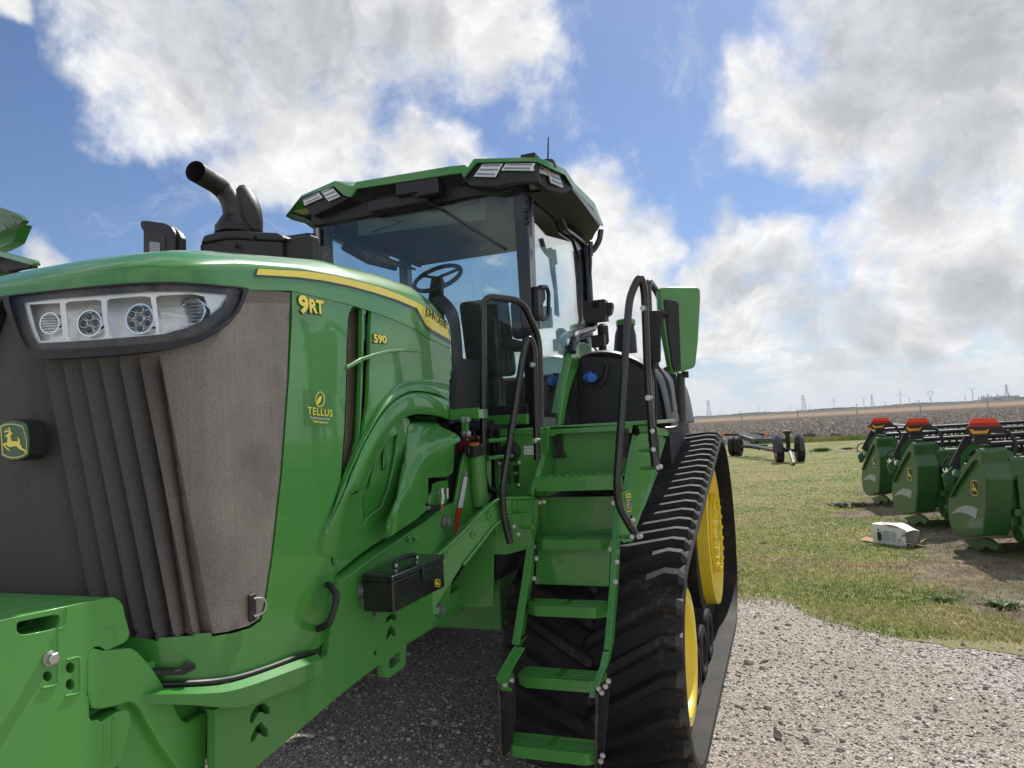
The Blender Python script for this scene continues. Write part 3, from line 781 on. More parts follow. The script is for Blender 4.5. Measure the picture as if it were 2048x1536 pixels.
fence = thing('chain_link_fence', 'grey chain link fence with a top rail running between the lawn and the brown field', 'fence', (10, FY, 0))
xs = [2.9 + 3.35 * i for i in range(-4, 10)]
for x in xs:
    mb = MB().mat('far_steel'); mb.cyl((x, fence_y(x), 0), (x, fence_y(x), fz), 0.032, 10); mb.tube([(x, fence_y(x), fz), (x, fence_y(x) + .1, fz + .28)], 0.012, 6)
    mb.build('post', fence)
mb = MB().mat('far_steel'); mb.tube([(x, fence_y(x), fz - .02) for x in (xs[0], xs[-1])], 0.025, 8); mb.build('top_rail', fence)
mb = MB().mat('chain_link')
mb.add([(xs[0], fence_y(xs[0]) + .03, 0.02), (xs[-1], fence_y(xs[-1]) + .03, 0.02), (xs[-1], fence_y(xs[-1]) + .03, fz - .03), (xs[0], fence_y(xs[0]) + .03, fz - .03)], [(0, 1, 2, 3)])
mb.build('wire_mesh', fence)

# ---- far away: turbines, pylons, poles, tree line
def far_pt(px, py, D):
    d = ray(px, py); d = d / math.hypot(d[0], d[1]); return EYE + d * D
def turbine(px, ptop, D, rot, label, first=[None]):
    base = far_pt(px, ptop, D); hub = float(base[2]); x, y = base[0], base[1]; r = hub * 0.52
    o = thing('wind_turbine', label, 'wind turbine', (x, y, 0), 'wind turbines on the horizon')
    mb = MB().mat('far_white'); mb.tube([(x, y, 0), (x, y, hub)], [hub * .028, hub * .018], 10); mb.build('tower', o)
    mb = MB().mat('far_white'); mb.box((x, y + hub * .03, hub), (hub * .05, hub * .12, hub * .05)); mb.build('nacelle', o, bevel=hub * .008)
    for k in range(3):
        a = rot + k * 2 * math.pi / 3; d = np.array([math.sin(a), 0, math.cos(a)]); w = np.array([math.cos(a), 0, -math.sin(a)]); c = np.array([x, y - hub * .04, hub])
        mb = MB().mat('far_white')
        mb.prism([c - w * r * .012, c + d * r * .18 - w * r * .045, c + d * r, c + d * r * .18 + w * r * .03, c + w * r * .012], (0, 1, 0), r * .02); mb.build('blade', o)
for px, py, D, rot, lb in [(1667, 800, 2600, .55, 'smallest wind turbine, leftmost of the four'), (1727, 797, 2200, -.9, 'second wind turbine from the left beside a lattice pylon'),
                           (1800, 788, 2000, .15, 'third wind turbine from the left with one blade straight up'), (1944, 779, 1600, 1.0, 'largest wind turbine, rightmost, above the green headers')]:
    turbine(px, py, D, rot, lb)
def pylon(px, ptop, D, label, kind=0):
    b = far_pt(px, ptop, D); H = float(b[2]); x, y = b[0], b[1]
    o = thing('pylon', label, 'pylon', (x, y, 0), 'pylons on the horizon'); w = H * .14; t = H * .012
    mb = MB().mat('far_steel')
    if kind == 0:
        for sx in (-1, 1):
            for sy in (-1, 1): mb.tube([(x + sx * w, y + sy * w, 0), (x + sx * w * .25, y + sy * w * .25, H * .62), (x + sx * w * .12, y + sy * w * .12, H)], t, 4)
        for k in range(7):
            f = k / 7; f2 = (k + 1) / 7; wa = w * (1 - f * .85); wb = w * (1 - f2 * .85)
            mb.tube([(x - wa, y, f * H), (x + wb, y, f2 * H)], t * .7, 4); mb.tube([(x + wa, y, f * H), (x - wb, y, f2 * H)], t * .7, 4)
    else:
        for sx in (-1, 1): mb.tube([(x + sx * w * .5, y, 0), (x + sx * w * .35, y, H * .55), (x + sx * w * 1.5, y, H * .95)], t * 1.1, 4)
        mb.tube([(x - w * 1.9, y, H), (x + w * 1.9, y, H)], t * 1.1, 4)
        for k in range(5): mb.tube([(x - w * .45, y, k * H * .11), (x + w * .45, y, (k + 1) * H * .11)], t * .7, 4)
    mb.build('mast', o)
    mb = MB().mat('far_steel')
    for f in (.70, .82, .94):
        if kind == 0: mb.tube([(x - w * .9, y, f * H), (x + w * .9, y, f * H)], t * .9, 4)
    if kind: mb.tube([(x - w * 1.2, y, H * .9), (x, y, H * .97), (x + w * 1.2, y, H * .9)], t * .8, 4)
    mb.build('crossarm', o)
for a in [(1416, 800, 2300, 'slim lattice pylon nearest the fuel tank, leftmost'), (1605, 790, 2100, 'tall lattice pylon above the header trailer'), (1743, 789, 2300, 'lattice pylon right beside the second wind turbine'),
          (1860, 783, 1900, 'broad Y shaped pylon with a wide crossarm', 1), (2012, 769, 1500, 'tallest lattice pylon at the right edge by the plant')]:
    pylon(*a)
for i, (px, pt) in enumerate([(1517, 811), (1532, 818), (1479, 823), (1581, 811), (1610, 798), (1620, 812), (1713, 808), (1440, 824), (1818, 795), (1835, 799), (1770, 803), (1930, 790)]):
    b = far_pt(px, pt, 1700); mb = MB().mat('far_steel'); mb.tube([(b[0], b[1], 0), (b[0], b[1], b[2])], 0.45, 6)
    mb.tube([(b[0] - 1.6, b[1], b[2] * .93), (b[0] + 1.6, b[1], b[2] * .93)], 0.25, 4)
    tag(mb.build('utility_pole'), 'thin utility pole standing far off on the horizon', 'utility pole', 'utility poles on the horizon')
# distant plant at the right
def plant():
    b = far_pt(1985, 790, 2400); o = thing('distant_plant', 'row of pale stacks and low buildings on the horizon at the right edge', 'industrial plant', (b[0], b[1], 0))
    for k in range(16):
        px = 1958 + k * 4.6 + random.uniform(-1, 1); pt = random.choice([788, 791, 794, 792]); q = far_pt(px, pt, 2400)
        mb = MB().mat('far_steel'); mb.cyl((q[0], q[1], 0), (q[0], q[1], q[2]), 1.6, 8); mb.build('stack', o)
    a, c = far_pt(1962, 797, 2420), far_pt(2044, 794, 2420); mb = MB().mat('far_steel'); mb.box2((a[0], a[1], 0), (c[0], c[1] + 20, 11)); mb.build('building', o)
plant()
# far tree line, reads as one mass
mb = MB().mat('tree_line')
for k in range(900):
    a = math.radians(-20 + 55 * k / 900 + random.uniform(-.05, .05)); D = 2500 + random.uniform(-150, 150); h = random.uniform(1.5, 5.5) * (1 + math.sin(k * .07) * .3); w = random.uniform(8, 20)
    x, y = EYE[0] + math.sin(a) * D, EYE[1] + math.cos(a) * D
    mb.add([(x - w, y, 0), (x - w * .6, y - 3, h * .8), (x, y + 2, h), (x + w * .7, y, h * .7), (x + w, y, 0), (x, y + 12, 0), (x, y + 10, h * .6)], [(0, 1, 2, 3, 4), (1, 2, 6), (2, 3, 6), (0, 1, 6, 5), (4, 3, 6, 5)])
tag(mb.build('tree_line'), 'low dark line of far bushes on the horizon', 'tree line', kind='stuff')
# ================================================================ TRACTOR
XC = -0.14
TR = thing('tracked_tractor', 'huge green tracked tractor with black cab and boarding ladder, nearest the camera', 'tractor', (XC, 4.0, 0))
# ---- hood form: a skin that the panels are traced on (not linked itself)
PLAN = [(-0.14, 1.470), (0.00, 1.474), (0.12, 1.485), (0.22, 1.502), (0.30, 1.528), (0.355, 1.560), (0.392, 1.600), (0.412, 1.650), (0.420, 1.72), (0.42, 1.85), (0.42, 2.1), (0.42, 2.4), (0.42, 2.8), (0.42, 3.1), (0.42, 3.3), (0.42, 3.45), (0.42, 3.75)]
PLANC = catmull([(a, b, 0) for a, b in PLAN], 4)
def crease_z(y): return float(np.interp(y, [1.47, 1.58, 1.84, 2.15, 2.5, 2.9, 3.13, 3.28, 3.42, 3.7], [2.477, 2.483, 2.540, 2.583, 2.603, 2.612, 2.607, 2.565, 2.48, 2.30]))
def top_z(y): return float(np.interp(y, [1.5, 1.65, 1.8, 2.4, 2.8, 3.15, 3.35, 3.55, 3.85], [2.535, 2.55, 2.58, 2.672, 2.692, 2.690, 2.650, 2.60, 2.42]))
def form():
    V, rows = [], []
    n = len(PLANC)
    for i, p in enumerate(PLANC):
        a, b = PLANC[max(i - 1, 0)], PLANC[min(i + 1, n - 1)]; t = b - a; t /= np.linalg.norm(t); nin = np.array([-t[1], t[0], 0])
        if i == 0: nin = np.array([0, 1.0, 0])
        zc = crease_z(p[1]); q = p + nin * 0.09; zt = top_z(q[1]); row = []
        for zz in np.linspace(0.9, zc, 30): row.append((p[0], p[1] + (1.9 - zz) * 0.0, zz))
        row.append((q[0], q[1], zt)); q2 = p + nin * 0.22; q2[0] = max(q2[0], XC); row.append((q2[0], q2[1], zt + .018)); q3 = np.array([XC, max(q2[1], q[1])]); row.append((XC, q3[1] + .05, zt + .028))
        rows.append(row)
    m = len(rows[0]); V = [v for r in rows for v in r]
    Fc = [(i * m + j, (i + 1) * m + j, (i + 1) * m + j + 1, i * m + j + 1) for i in range(n - 1) for j in range(m - 1)]
    # mirrored half so rays near the middle land too
    o = len(V); V2 = V + [(2 * XC - x, y, zz) for x, y, zz in V]; F2 = Fc + [tuple(reversed([k + o for k in f])) for f in Fc]
    return rows, V2, F2
HROWS, HV, HF = form()
BVH = BVHTree.FromPolygons([Vector(v) for v in HV], HF)
def _nrm(i):
    return None
def hood(a, b):
    d = Vector(ray(a, b)); d.normalize()
    loc, n, idx, dist = BVH.ray_cast(Vector(EYE), d)
    if loc is None:                       # past the edge of the form: continue on the side plane
        return U(a, b, X=0.42), np.array([1.0, 0, 0])
    n = np.array(n)
    if np.dot(n, EYE - np.array(loc)) < 0: n = -n
    p = np.array(loc)
    # smooth plan normal on the upright skin
    if abs(n[2]) < 0.2:
        k = int(np.argmin([(p[0] - q[0]) ** 2 + (p[1] - q[1]) ** 2 for q in PLANC])); a0, b0 = PLANC[max(k - 1, 0)], PLANC[min(k + 1, len(PLANC) - 1)]
        t = b0 - a0; t /= np.linalg.norm(t); n = np.array([t[1], -t[0], 0])
    return p, n

# ---- hood cap (upper shell), built straight from the form rows above the seam line
SEAM = [(1.47, 2.432), (1.58, 2.435), (1.84, 2.450), (2.10, 2.488), (2.47, 2.490), (2.75, 2.478), (2.90, 2.462), (3.0, 2.452), (3.06, 2.445), (3.12, 2.42), (3.2, 2.412), (3.42, 2.385)]
def seam_z(y): return float(np.interp(y, [a for a, _ in SEAM], [b for _, b in SEAM]))
def cap():
    mb = MB().mat('green_paint'); n = len(PLANC); rows = []
    for i, p in enumerate(PLANC):
        if p[1] > 3.43: break
        a, b = PLANC[max(i - 1, 0)], PLANC[min(i + 1, n - 1)]; t = b - a; t /= np.linalg.norm(t); nin = np.array([-t[1], t[0], 0])
        if i == 0: nin = np.array([0, 1.0, 0])
        zc = crease_z(p[1]); zs = seam_z(p[1]); q = p + nin * 0.09; zt = top_z(q[1]); yq = q[1]; row = []
        row.append((p[0] - nin[0] * -0.02, p[1] + nin[1] * .02, zs))
        row.append((p[0], p[1], zs))
        for k in range(1, 5): row.append((p[0], p[1], zs + (zc - zs - .006) * k / 4))
        row.append((p[0] + nin[0] * .006, p[1] + nin[1] * .006, zc + .004))
        for k in (.35, .7, 1.0): row.append((p[0] + nin[0] * .09 * k, p[1] + nin[1] * .09 * k, zc + (zt - zc) * k + .006 * math.sin(k * math.pi)))
        q1 = p + nin * .11; row.append((q1[0], q1[1], zt + .006))
        q2 = p + nin * .22; q2[0] = max(q2[0], XC) ; row.append((q2[0], q2[1], zt + .018))
        row.append((XC, q2[1] + (.03 if i < 30 else 0), zt + .028)); rows.append(row)
    patch_mb(mb, rows)
    mb.mirror(XC)
    return mb.build('hood', TR, smooth=38)
HOOD = cap()

# ---- grille with pleats
FT = [(84, 718), (120, 716), (156.5, 716), (194, 713), (234, 709), (275, 708), (318, 704)]
FB_ = [(188, 1262), (252, 1266), (269, 1279), (308, 1275), (346, 1268), (387, 1264), (428, 1264)]
FB_[1] = (228, 1262)
def fold(k, y):
    a, b = FT[k], FB_[k]; t = (y - a[1]) / (b[1] - a[1]); return a[0] + (b[0] - a[0]) * t
def pleat(p, uv):
    x, y = uv
    if y < 690: return 0.0
    fx = [fold(k, y) for k in range(7)]
    amp = 0.042 * min(1.0, max(0.0, (y - 700) / 40.0))
    for k in range(6):
        if fx[k] <= x < fx[k + 1]:
            t = (x - fx[k]) / (fx[k + 1] - fx[k])
            return -amp * (t / 0.86) ** 1.5 if t < 0.86 else -amp * (1 - t) / 0.14
    if x < fx[0]:
        t = fx[0] - x
        return -amp * (t / 5.0 if t < 5 else max(0.0, 1 - (t - 5) / 40.0))
    return 0.0
lines = []
for k in range(7):
    lines.append([(fold(k, yy), yy) for yy in (712, 800, 900, 1000, 1100, 1200, 1262)])
    if k == 0: lines.append([(fold(0, yy) - 5, yy) for yy in (716, 800, 900, 1000, 1100, 1200, 1258)])
    if k < 6: lines.append([(fold(k, yy) + .86 * (fold(k + 1, yy) - fold(k, yy)), yy) for yy in (716, 800, 900, 1000, 1100, 1200, 1258)])
cx_top = (27.0, 27.0)
gr_poly = [(18, 590)] + [(300, 572), (480, 574), (583, 584), (577, 760), (563, 950), (545, 1110), (529, 1215), (521, 1238), (500, 1252), (460, 1263), (430, 1268), (388, 1271), (346, 1275), (308, 1281), (269, 1284), (190, 1284), (27.5, 1280)] + [(25.4, 1140), (23.6, 1012), (21.7, 880), (19.9, 748)]
HLH = z('A', (96, 585), (300, 556), (600, 527), (860, 512), (1030, 509), (1200, 517), (1370, 534), (1362, 600), (1320, 680), (1235, 750), (1130, 793), (1000, 822), (850, 840), (600, 858), (400, 868), (245, 874), (207, 865), (165, 795), (125, 690))
GR = plate('grille', 'grille_mesh', gr_poly, hood, 0.012, TR, holes=[HLH], grid=7.5, disp=pleat, lines=lines, off=-0.006, mirror=True, smooth=25)
# green screen seen through the mesh beside the emblem
# grille key ring
p, n = hood(500, 1215)
mb = MB().mat('black_plastic'); t_ = np.array([n[1], -n[0], 0]); t_ = np.array([0, 1.0, 0])
mb.box(p + n * .008, (.012, .030, .085)); gk = mb.build('grille_latch', GR, bevel=.005)
mb = MB().mat('zinc'); c = p + n * .016; pth = [c + np.array([0, 0.0, .028]), c + n * .01 + np.array([0, .03, .022]), c + n * .012 + np.array([0, .042, 0]), c + n * .01 + np.array([0, .03, -.022]), c + np.array([0, 0.0, -.028])]
mb.tube(catmull(pth, 4), .0032, 8); mb.build('pull_ring', GR)

# ---- headlight
def shrink0(poly, f): A = np.array(poly); c = A.mean(0); return [tuple(c + (q - c) * f) for q in A]
def depth_off0(off):
    def f(a, b):
        p, n = hood(a, b); d = ray(a, b); d /= np.linalg.norm(d); return p + d * off, n
    return f
bez_out = z('A', (50, 570), (85, 563), (300, 540), (600, 508), (860, 489), (1030, 487), (1200, 497), (1350, 508), (1426, 520), (1405, 590), (1370, 660), (1310, 730), (1240, 785), (1150, 835), (1020, 870), (900, 890), (700, 912), (500, 925), (300, 935), (240, 925), (190, 890), (140, 800), (95, 700), (65, 620))
bez_in = z('A', (92, 575), (120, 565), (300, 545), (600, 516), (860, 500), (1030, 497), (1200, 505), (1340, 517), (1385, 522), (1393, 540), (1375, 600), (1330, 680), (1240, 755), (1130, 800), (1000, 830), (850, 848), (600, 866), (400, 876), (240, 882), (200, 872), (160, 800), (120, 690), (98, 610))
HL = plate('headlight', 'black_plastic', bez_out, hood, 0.03, TR, holes=[bez_in], grid=12, off=0.022, bevel=.004)
inner = z('A', (130, 600), (300, 580), (600, 555), (860, 537), (1030, 533), (1200, 541), (1345, 555), (1300, 625), (1215, 690), (1100, 745), (950, 785), (600, 815), (400, 828), (215, 838), (185, 790), (155, 700))
MASK = plate('lamp_mask', 'smoked_lens', bez_in, hood, 0.004, HL, holes=[inner], grid=12, off=0.000)
plate('lens', 'clear_lens', bez_in, hood, 0.004, HL, grid=12, off=0.018)
plate('lamp_housing', 'interior', shrink0(bez_in, 1.0), depth_off0(.14), 0.003, HL, grid=20)
# reflector bowl: four pockets
def depth_off(off):
    def f(a, b):
        p, n = hood(a, b); d = ray(a, b); d /= np.linalg.norm(d); return p + d * off, n
    return f
REFL = plate('reflector', 'reflector', inner, depth_off(0.012), 0.003, HL, grid=12, holes=[
    z('A', (170, 612), (350, 602), (368, 800), (385, 815), (235, 826), (205, 750)),
    z('A', (382, 605), (400, 595), (560, 583), (592, 590), (600, 680), (617, 790), (600, 812), (420, 824), (400, 800), (392, 700)),
    z('A', (625, 590), (640, 578), (830, 562), (880, 568), (895, 650), (915, 770), (905, 785), (660, 806), (640, 790), (630, 700)),
    z('A', (912, 570), (935, 558), (1130, 550), (1195, 565), (1225, 640), (1215, 682), (1110, 738), (960, 778), (935, 775), (925, 690))])
pockets = [(z('A', (150, 605), (360, 590), (378, 825), (220, 832)), z('A', (313, 725))[0], .033, z('A', (185, 650), (300, 650))),
           (z('A', (372, 595), (600, 575), (622, 818), (390, 828)), z('A', (545, 725))[0], .040, None),
           (z('A', (615, 572), (885, 560), (922, 790), (636, 812)), z('A', (838, 700))[0], .046, None),
           (z('A', (905, 560), (1200, 548), (1235, 660), (1180, 715), (940, 785)), z('A', (1140, 655))[0], .043, None)]
for i, (poly, c, r, _) in enumerate(pockets):
    mbp = MB().mat('reflector')
    # tilted back wall made of louvre steps, deeper at the top
    A = np.array(poly); y0, y1 = A[:, 1].min(), A[:, 1].max()
    def sf(a, b, y0=y0, y1=y1):
        p, n = hood(a, b); d = ray(a, b); d /= np.linalg.norm(d)
        t = (b - y0) / (y1 - y0); k = t * 11; f = 0.085 - 0.045 * t + 0.0025 * (k - math.floor(k)); return p + d * f, n
    plate_mb(mbp, poly, sf, 0.002, grid=4.5)
    mbp.build('reflector_pocket', HL, smooth=20)
    p, n = hood(*c); d = ray(*c); d /= np.linalg.norm(d); q = p + d * 0.05; ax = np.array([.25, -1, 0]); ax /= np.linalg.norm(ax)
    mbl = MB().mat('chrome'); mbl.lathe(q, ax, [(-.03, r * .9), (.01, r), (.016, r), (.016, r * .9), (-.01, r * .82), (-.02, r * .3), (-.022, .001)], 28)
    mbl.mat('clear_lens'); mbl.lathe(q, ax, [(.012, r * .9), (.018, r * .7), (.021, .001)], 24)
    u = np.cross(ax, (0, 0, 1)); w = np.array([0, 0, 1.0])
    leds = {0: [], 1: [(0, .5), (.5, 0), (-.5, 0), (0, -.5)], 2: [(0, 0)] + [(.62 * math.sin(k * math.pi / 3), .62 * math.cos(k * math.pi / 3)) for k in range(6)], 3: []}[i]
    for lx, ly in leds:
        c0 = q + u * lx * r + w * ly * r; rr = r * (.24 if i == 2 else .30)
        mbl.mat('chrome'); mbl.lathe(c0, ax, [(-.01, rr * .8), (.014, rr * 1.12), (.016, rr)], 16); mbl.mat('gloss_black'); mbl.lathe(c0, ax, [(.014, rr * .98), (.020, rr * .75), (.023, rr * .3), (.0235, .001)], 16)
    if i in (0, 3):
        for k in range(-3, 4): hh = k * r * .25; ww = math.sqrt(max(r * r * .8 - hh * hh, 0)); mbl.mat('chrome'); mbl.tube([q + ax * .012 - u * ww + w * hh, q + ax * .012 + u * ww + w * hh], r * .06, 6)
    mbl.build('lamp', HL, smooth=40)
mb = MB().mat('print_black')
for c in z('A', (467, 896), (712, 880)): p, n = hood(*c); mb.cyl(p + n * .02, p + n * .0235, .006, 12)
mb.build('bezel_screw', HL)

# ---- deer emblem
SH_OUT = z('Y', (0, 710), (120, 650), (240, 625), (360, 632), (480, 665), (535, 690), (562, 800), (580, 930), (585, 1080), (580, 1200), (572, 1330), (480, 1400), (360, 1435), (240, 1440), (120, 1415), (20, 1345))
DEER = [(185,765),(205,800),(215,850),(235,885),(258,878),(240,915),(210,925),(215,985),(232,1040),(300,1050),(380,1045),(365,1010),(342,968),(370,985),(400,1020),(408,1060),(395,1080),(430,1155),(450,1190),(500,1215),(525,1260),(548,1290),(545,1312),(505,1270),(470,1240),(420,1222),(370,1185),(335,1152),(270,1155),(205,1168),(165,1160),(130,1125),(90,1125),(130,1175),(180,1210),(195,1248),(150,1225),(105,1180),(50,1115),(60,1100),(130,1078),(150,1070),(152,1000),(145,960),(110,955),(103,935),(140,915),(175,890),(180,862),(120,862),(75,890),(95,860),(75,825),(110,838),(150,848),(115,790),(150,815),(175,845),(190,840),(180,800),(163,765)]
def emblem_plane(a, b):
    P = U(a, b, Y=1.405); return P, np.array([0, -1.0, 0])
mb = MB().mat('black_plastic')
side_o = [(x + 6, y + 1) for x, y in SH_OUT]
plate_mb(mb, [(27 + (x - 29) * 1.06, 882 + (y - 882) * 1.05) for x, y in SH_OUT], PY(1.408), 0.06)
EMB = mb.build('emblem', TR, bevel=.004)
plate('emblem_face', 'emblem_green', SH_OUT, PY(1.402), 0.006, EMB, bevel=.0015)
c0 = (282, 1035)
def shrink(poly, f): A = np.array(poly); c = A.mean(0); return [tuple(c + (q - c) * f) for q in A]
RING = [(-95, 800), (-30, 752), (0, 740), (120, 690), (240, 685), (360, 702), (455, 740), (475, 760), (510, 880), (540, 1000), (550, 1130), (552, 1280), (540, 1310), (470, 1355), (360, 1390), (240, 1400), (130, 1372), (40, 1330), (15, 1260), (-10, 1150), (-60, 960)]
RING = [(240 + (x - 240) * 1.0, y) for x, y in RING]
ring_o = z('Y', *[(x, y) for x, y in RING[2:18]] ); ring_i = shrink(ring_o, 0.93)
plate('emblem_ring', 'cream_line', ring_o, PY(1.401), 0.002, EMB, holes=[ring_i])
plate('deer', 'yellow_decal', z('Y', *DEER), PY(1.400), 0.003, EMB)

# ---- side panel (front part with the chin corner) and vents
v1 = z('D', (600, 722), (598, 640), (602, 540), (607, 420), (613, 385), (622, 362), (645, 343), (670, 336), (688, 338), (687, 450), (682, 664), (672, 672))
v1 = z('D', (555, 1510), (568, 1350), (585, 1100), (593, 900), (597, 735), (598, 640), (602, 540), (607, 420), (613, 385), (622, 362), (645, 343), (670, 336), (688, 338), (687, 450), (684, 664), (680, 800), (674, 1000), (667, 1170), (632, 1262), (592, 1345), (566, 1420))
v2 = z('D', (676, 1172), (688, 1000), (696, 820), (700, 690), (705, 500), (707, 400), (713, 372), (730, 357), (752, 356), (745, 372), (740, 480), (737, 600), (736, 680), (730, 800), (722, 960), (705, 1060))
seam_px = z('R', (140, 97), (600, 182), (1000, 272), (1300, 347), (1500, 427), (1560, 502), (1590, 547), (1842, 692))
arch2 = z('S', (1645, 352), (1500, 305), (1350, 270), (1220, 262), (1110, 285), (1010, 335), (900, 420), (800, 530), (700, 680), (610, 840), (530, 990), (440, 1180), (370, 1350), (310, 1530))
a2b = z('E', (160, 500), (130, 640))
low_edge = z('S', (1655, 645), (1560, 610), (1440, 580), (1300, 565), (1200, 570), (1110, 600), (1010, 660), (900, 780), (800, 940), (720, 1090), (640, 1260), (580, 1400), (540, 1530)) + z('E', (300, 300), (262, 560), (240, 700), (228, 830))
chin = [(671, 1178), (664, 1225), (655, 1262), (645, 1290), (628, 1302), (590, 1318), (540, 1340), (500, 1352), (460, 1362), (432, 1367)]
upper = seam_px + z('R', (1850, 800), (1862, 950), (1850, 1100), (1822, 1200)) + arch2[:-1]
front_edge = [(425, 1274), (470, 1266), (505, 1256), (524, 1243), (531, 1222), (548, 1110), (566, 950), (580, 760), (586, 640)]
def poly_d(p, line):
    best = 1e9; sgn = 1
    for a, b in zip(line, line[1:]):
        ax, ay = a; bx, by = b; vx, vy = bx - ax, by - ay; L2 = vx * vx + vy * vy
        t = max(0, min(1, ((p[0] - ax) * vx + (p[1] - ay) * vy) / L2)); dx, dy = p[0] - ax - vx * t, p[1] - ay - vy * t; d = math.hypot(dx, dy)
        if d < best: best = d; sgn = 1 if vx * dy - vy * dx > 0 else -1
    return best * sgn
def sm(t): t = max(0.0, min(1.0, t)); return t * t * (3 - 2 * t)
def resample(pts, n):
    P = np.array(catmull([(x, y, 0) for x, y in pts], 6))[:, :2]; d = np.concatenate([[0], np.cumsum(np.linalg.norm(np.diff(P, axis=0), axis=1))]); t = np.linspace(0, d[-1], n)
    return np.stack([np.interp(t, d, P[:, 0]), np.interp(t, d, P[:, 1])], 1)
arch1 = [(899, 763)] + z('S', (1460, 125), (1320, 118), (1200, 122), (1080, 150), (980, 200), (880, 300), (780, 440), (690, 590), (610, 740), (505, 915), (420, 1080), (350, 1230), (290, 1380), (240, 1530)) + [(664, 1030), (661, 1090)]
A2 = [(898, 797)] + arch2[1:] + a2b + [(664, 1090)]
A3 = [(899, 841)] + low_edge[1:-1] + [(667, 1125)]
upper_tail = [(899, 720)]
NA = 70
c1 = resample(arch1, NA); c2 = resample(A2, NA); c3 = resample(A3, NA)
rear = z('R', (1842, 700), (1850, 800), (1860, 950), (1850, 1050)) 
panel = [(586, 579)] + seam_px[1:] + rear[1:] + [tuple(q) for q in c1] + [(664, 1120), (671, 1178)] + chin[1:] + front_edge
PANEL = plate('side_panel', 'green_paint', panel, hood, 0.012, TR, holes=[v1, v2], grid=9, off=-.004, smooth=40)
def fade(k): t = k / (NA - 1.0); return 1 - sm((t - .55) / .45)
def band(rails):
    rows = []
    for pts, X in rails: rows.append([U(q[0], q[1], X=.416 + (X - .416) * fade(k)) for k, q in enumerate(pts)])
    return rows
mb = MB().mat('green_paint')
mid = lambda a, b, t: a * (1 - t) + b * t
rows = band([(c1, .416), (mid(c1, c2, .12), .4175), (mid(c1, c2, .3), .426), (mid(c1, c2, .55), .436), (mid(c1, c2, .8), .441), (c2, .442)])
patch_mb(mb, rows, .006); mb.build('arch_moulding', PANEL, smooth=60)
mb = MB().mat('green_paint')
rows = band([(c2, .424), (mid(c2, c3, .06), .430), (mid(c2, c3, .16), .437), (mid(c2, c3, .4), .441), (mid(c2, c3, .7), .441), (mid(c2, c3, .95), .438), (c3, .430)])
patch_mb(mb, rows, .010); mb.build('arch_moulding', PANEL, smooth=60)
# vent recesses
def recess(out, inn, mat_in):
    mb = MB().mat('green_paint'); k = len(out)
    # resample inner outline to match
    a = [U(x, y, X=.418) for x, y in out]; b = [U(x, y, X=.345) for x, y in inn]
    mb.add(a + b, [(i, (i + 1) % k, k + (i + 1) % k, k + i) for i in range(k)])
    return mb.build('vent_surround', PANEL, smooth=30)
v1i = z('D', (556, 1440), (566, 1350), (583, 1100), (592, 900), (596, 735), (597, 640), (601, 540), (606, 420), (610, 400), (614, 378), (630, 377), (642, 377), (655, 380), (654, 450), (650, 664), (645, 800), (635, 1000), (624, 1170), (604, 1240), (580, 1310), (562, 1380))
v2i = z('D', (680, 1020), (684, 960), (691, 820), (695, 690), (699, 500), (701, 420), (702, 400), (706, 392), (711, 392), (710, 400), (709, 480), (708, 600), (706, 680), (703, 800), (697, 960), (692, 1000))
recess(v1, v1i, None); recess(v2, v2i, None)
for vi in (v1i, v2i):
    mb = MB().mat('vent_mesh'); plate_mb(mb, [(x + dx, y) for (x, y), dx in zip(vi, [0] * len(vi))], PX(.350), .003); mb.build('vent_mesh', PANEL)
# cross rib over the vents
rib = z('D', (597, 712), (640, 688), (680, 662), (690, 660), (760, 636), (850, 614), (950, 606), (1040, 612), (1075, 626), (1040, 628), (950, 622), (850, 632), (770, 655), (692, 684), (684, 690), (640, 712), (598, 736))
plate('cross_rib', 'green_paint', rib, PX(.4235), .022, PANEL, bevel=.003)
# ---- stripe and lettering on the hood
def on_hood(off): return lambda a, b: (lambda r: (r[0], r[1]))(hood(a, b))
stripe_g = z('D', (28, 165), (22, 152), (38, 114), (45, 110), (200, 120), (350, 128), (500, 150), (650, 185), (800, 225), (900, 262), (1000, 305), (1080, 350), (1150, 395), (1190, 425), (1212, 455), (1234, 580), (1180, 550), (1110, 510), (1082, 485), (1062, 452), (1040, 425), (1020, 372), (900, 320), (750, 270), (600, 230), (450, 200), (300, 182), (150, 172))
stripe_y = z('D', (36, 152), (48, 114), (200, 124), (350, 132), (500, 154), (650, 189), (800, 229), (900, 266), (1000, 309), (1080, 354), (1150, 399), (1186, 427), (1207, 458), (1226, 552), (1170, 520), (1110, 486), (1080, 460), (1064, 432), (1045, 395), (1024, 358), (900, 306), (750, 258), (600, 218), (450, 188), (300, 168), (150, 158))
ST = plate('stripe', 'grey_decal', stripe_g, hood, .0012, HOOD, grid=14, off=.0016)
plate('stripe_face', 'yellow_decal', stripe_y, hood, .0012, HOOD, grid=14, off=.0030)
def letters(name, s, pa, pb, h, X, mat, parent, offset=0.0, off=0.0, spacing=1.0, both=False):
    """pa, pb: picture points of the lower-left and lower-right corner on the plane X"""
    a = U(*pa, X=X); b = U(*pb, X=X); r = b - a; w = np.linalg.norm(r); r /= w; up = np.array([0, 0, 1.0]); up -= r * np.dot(up, r); up /= np.linalg.norm(up)
    mb = MB().mat(mat); text_mb(mb, s, a, r, up, h, w, .001, offset, spacing, off); return mb.build(name, parent)
HT = 0.4245
letters('lettering', 'JOHN DEERE', (850.5, 634), (893, 663), .058, HT, 'print_black', HOOD, .006, 0.0, .9)
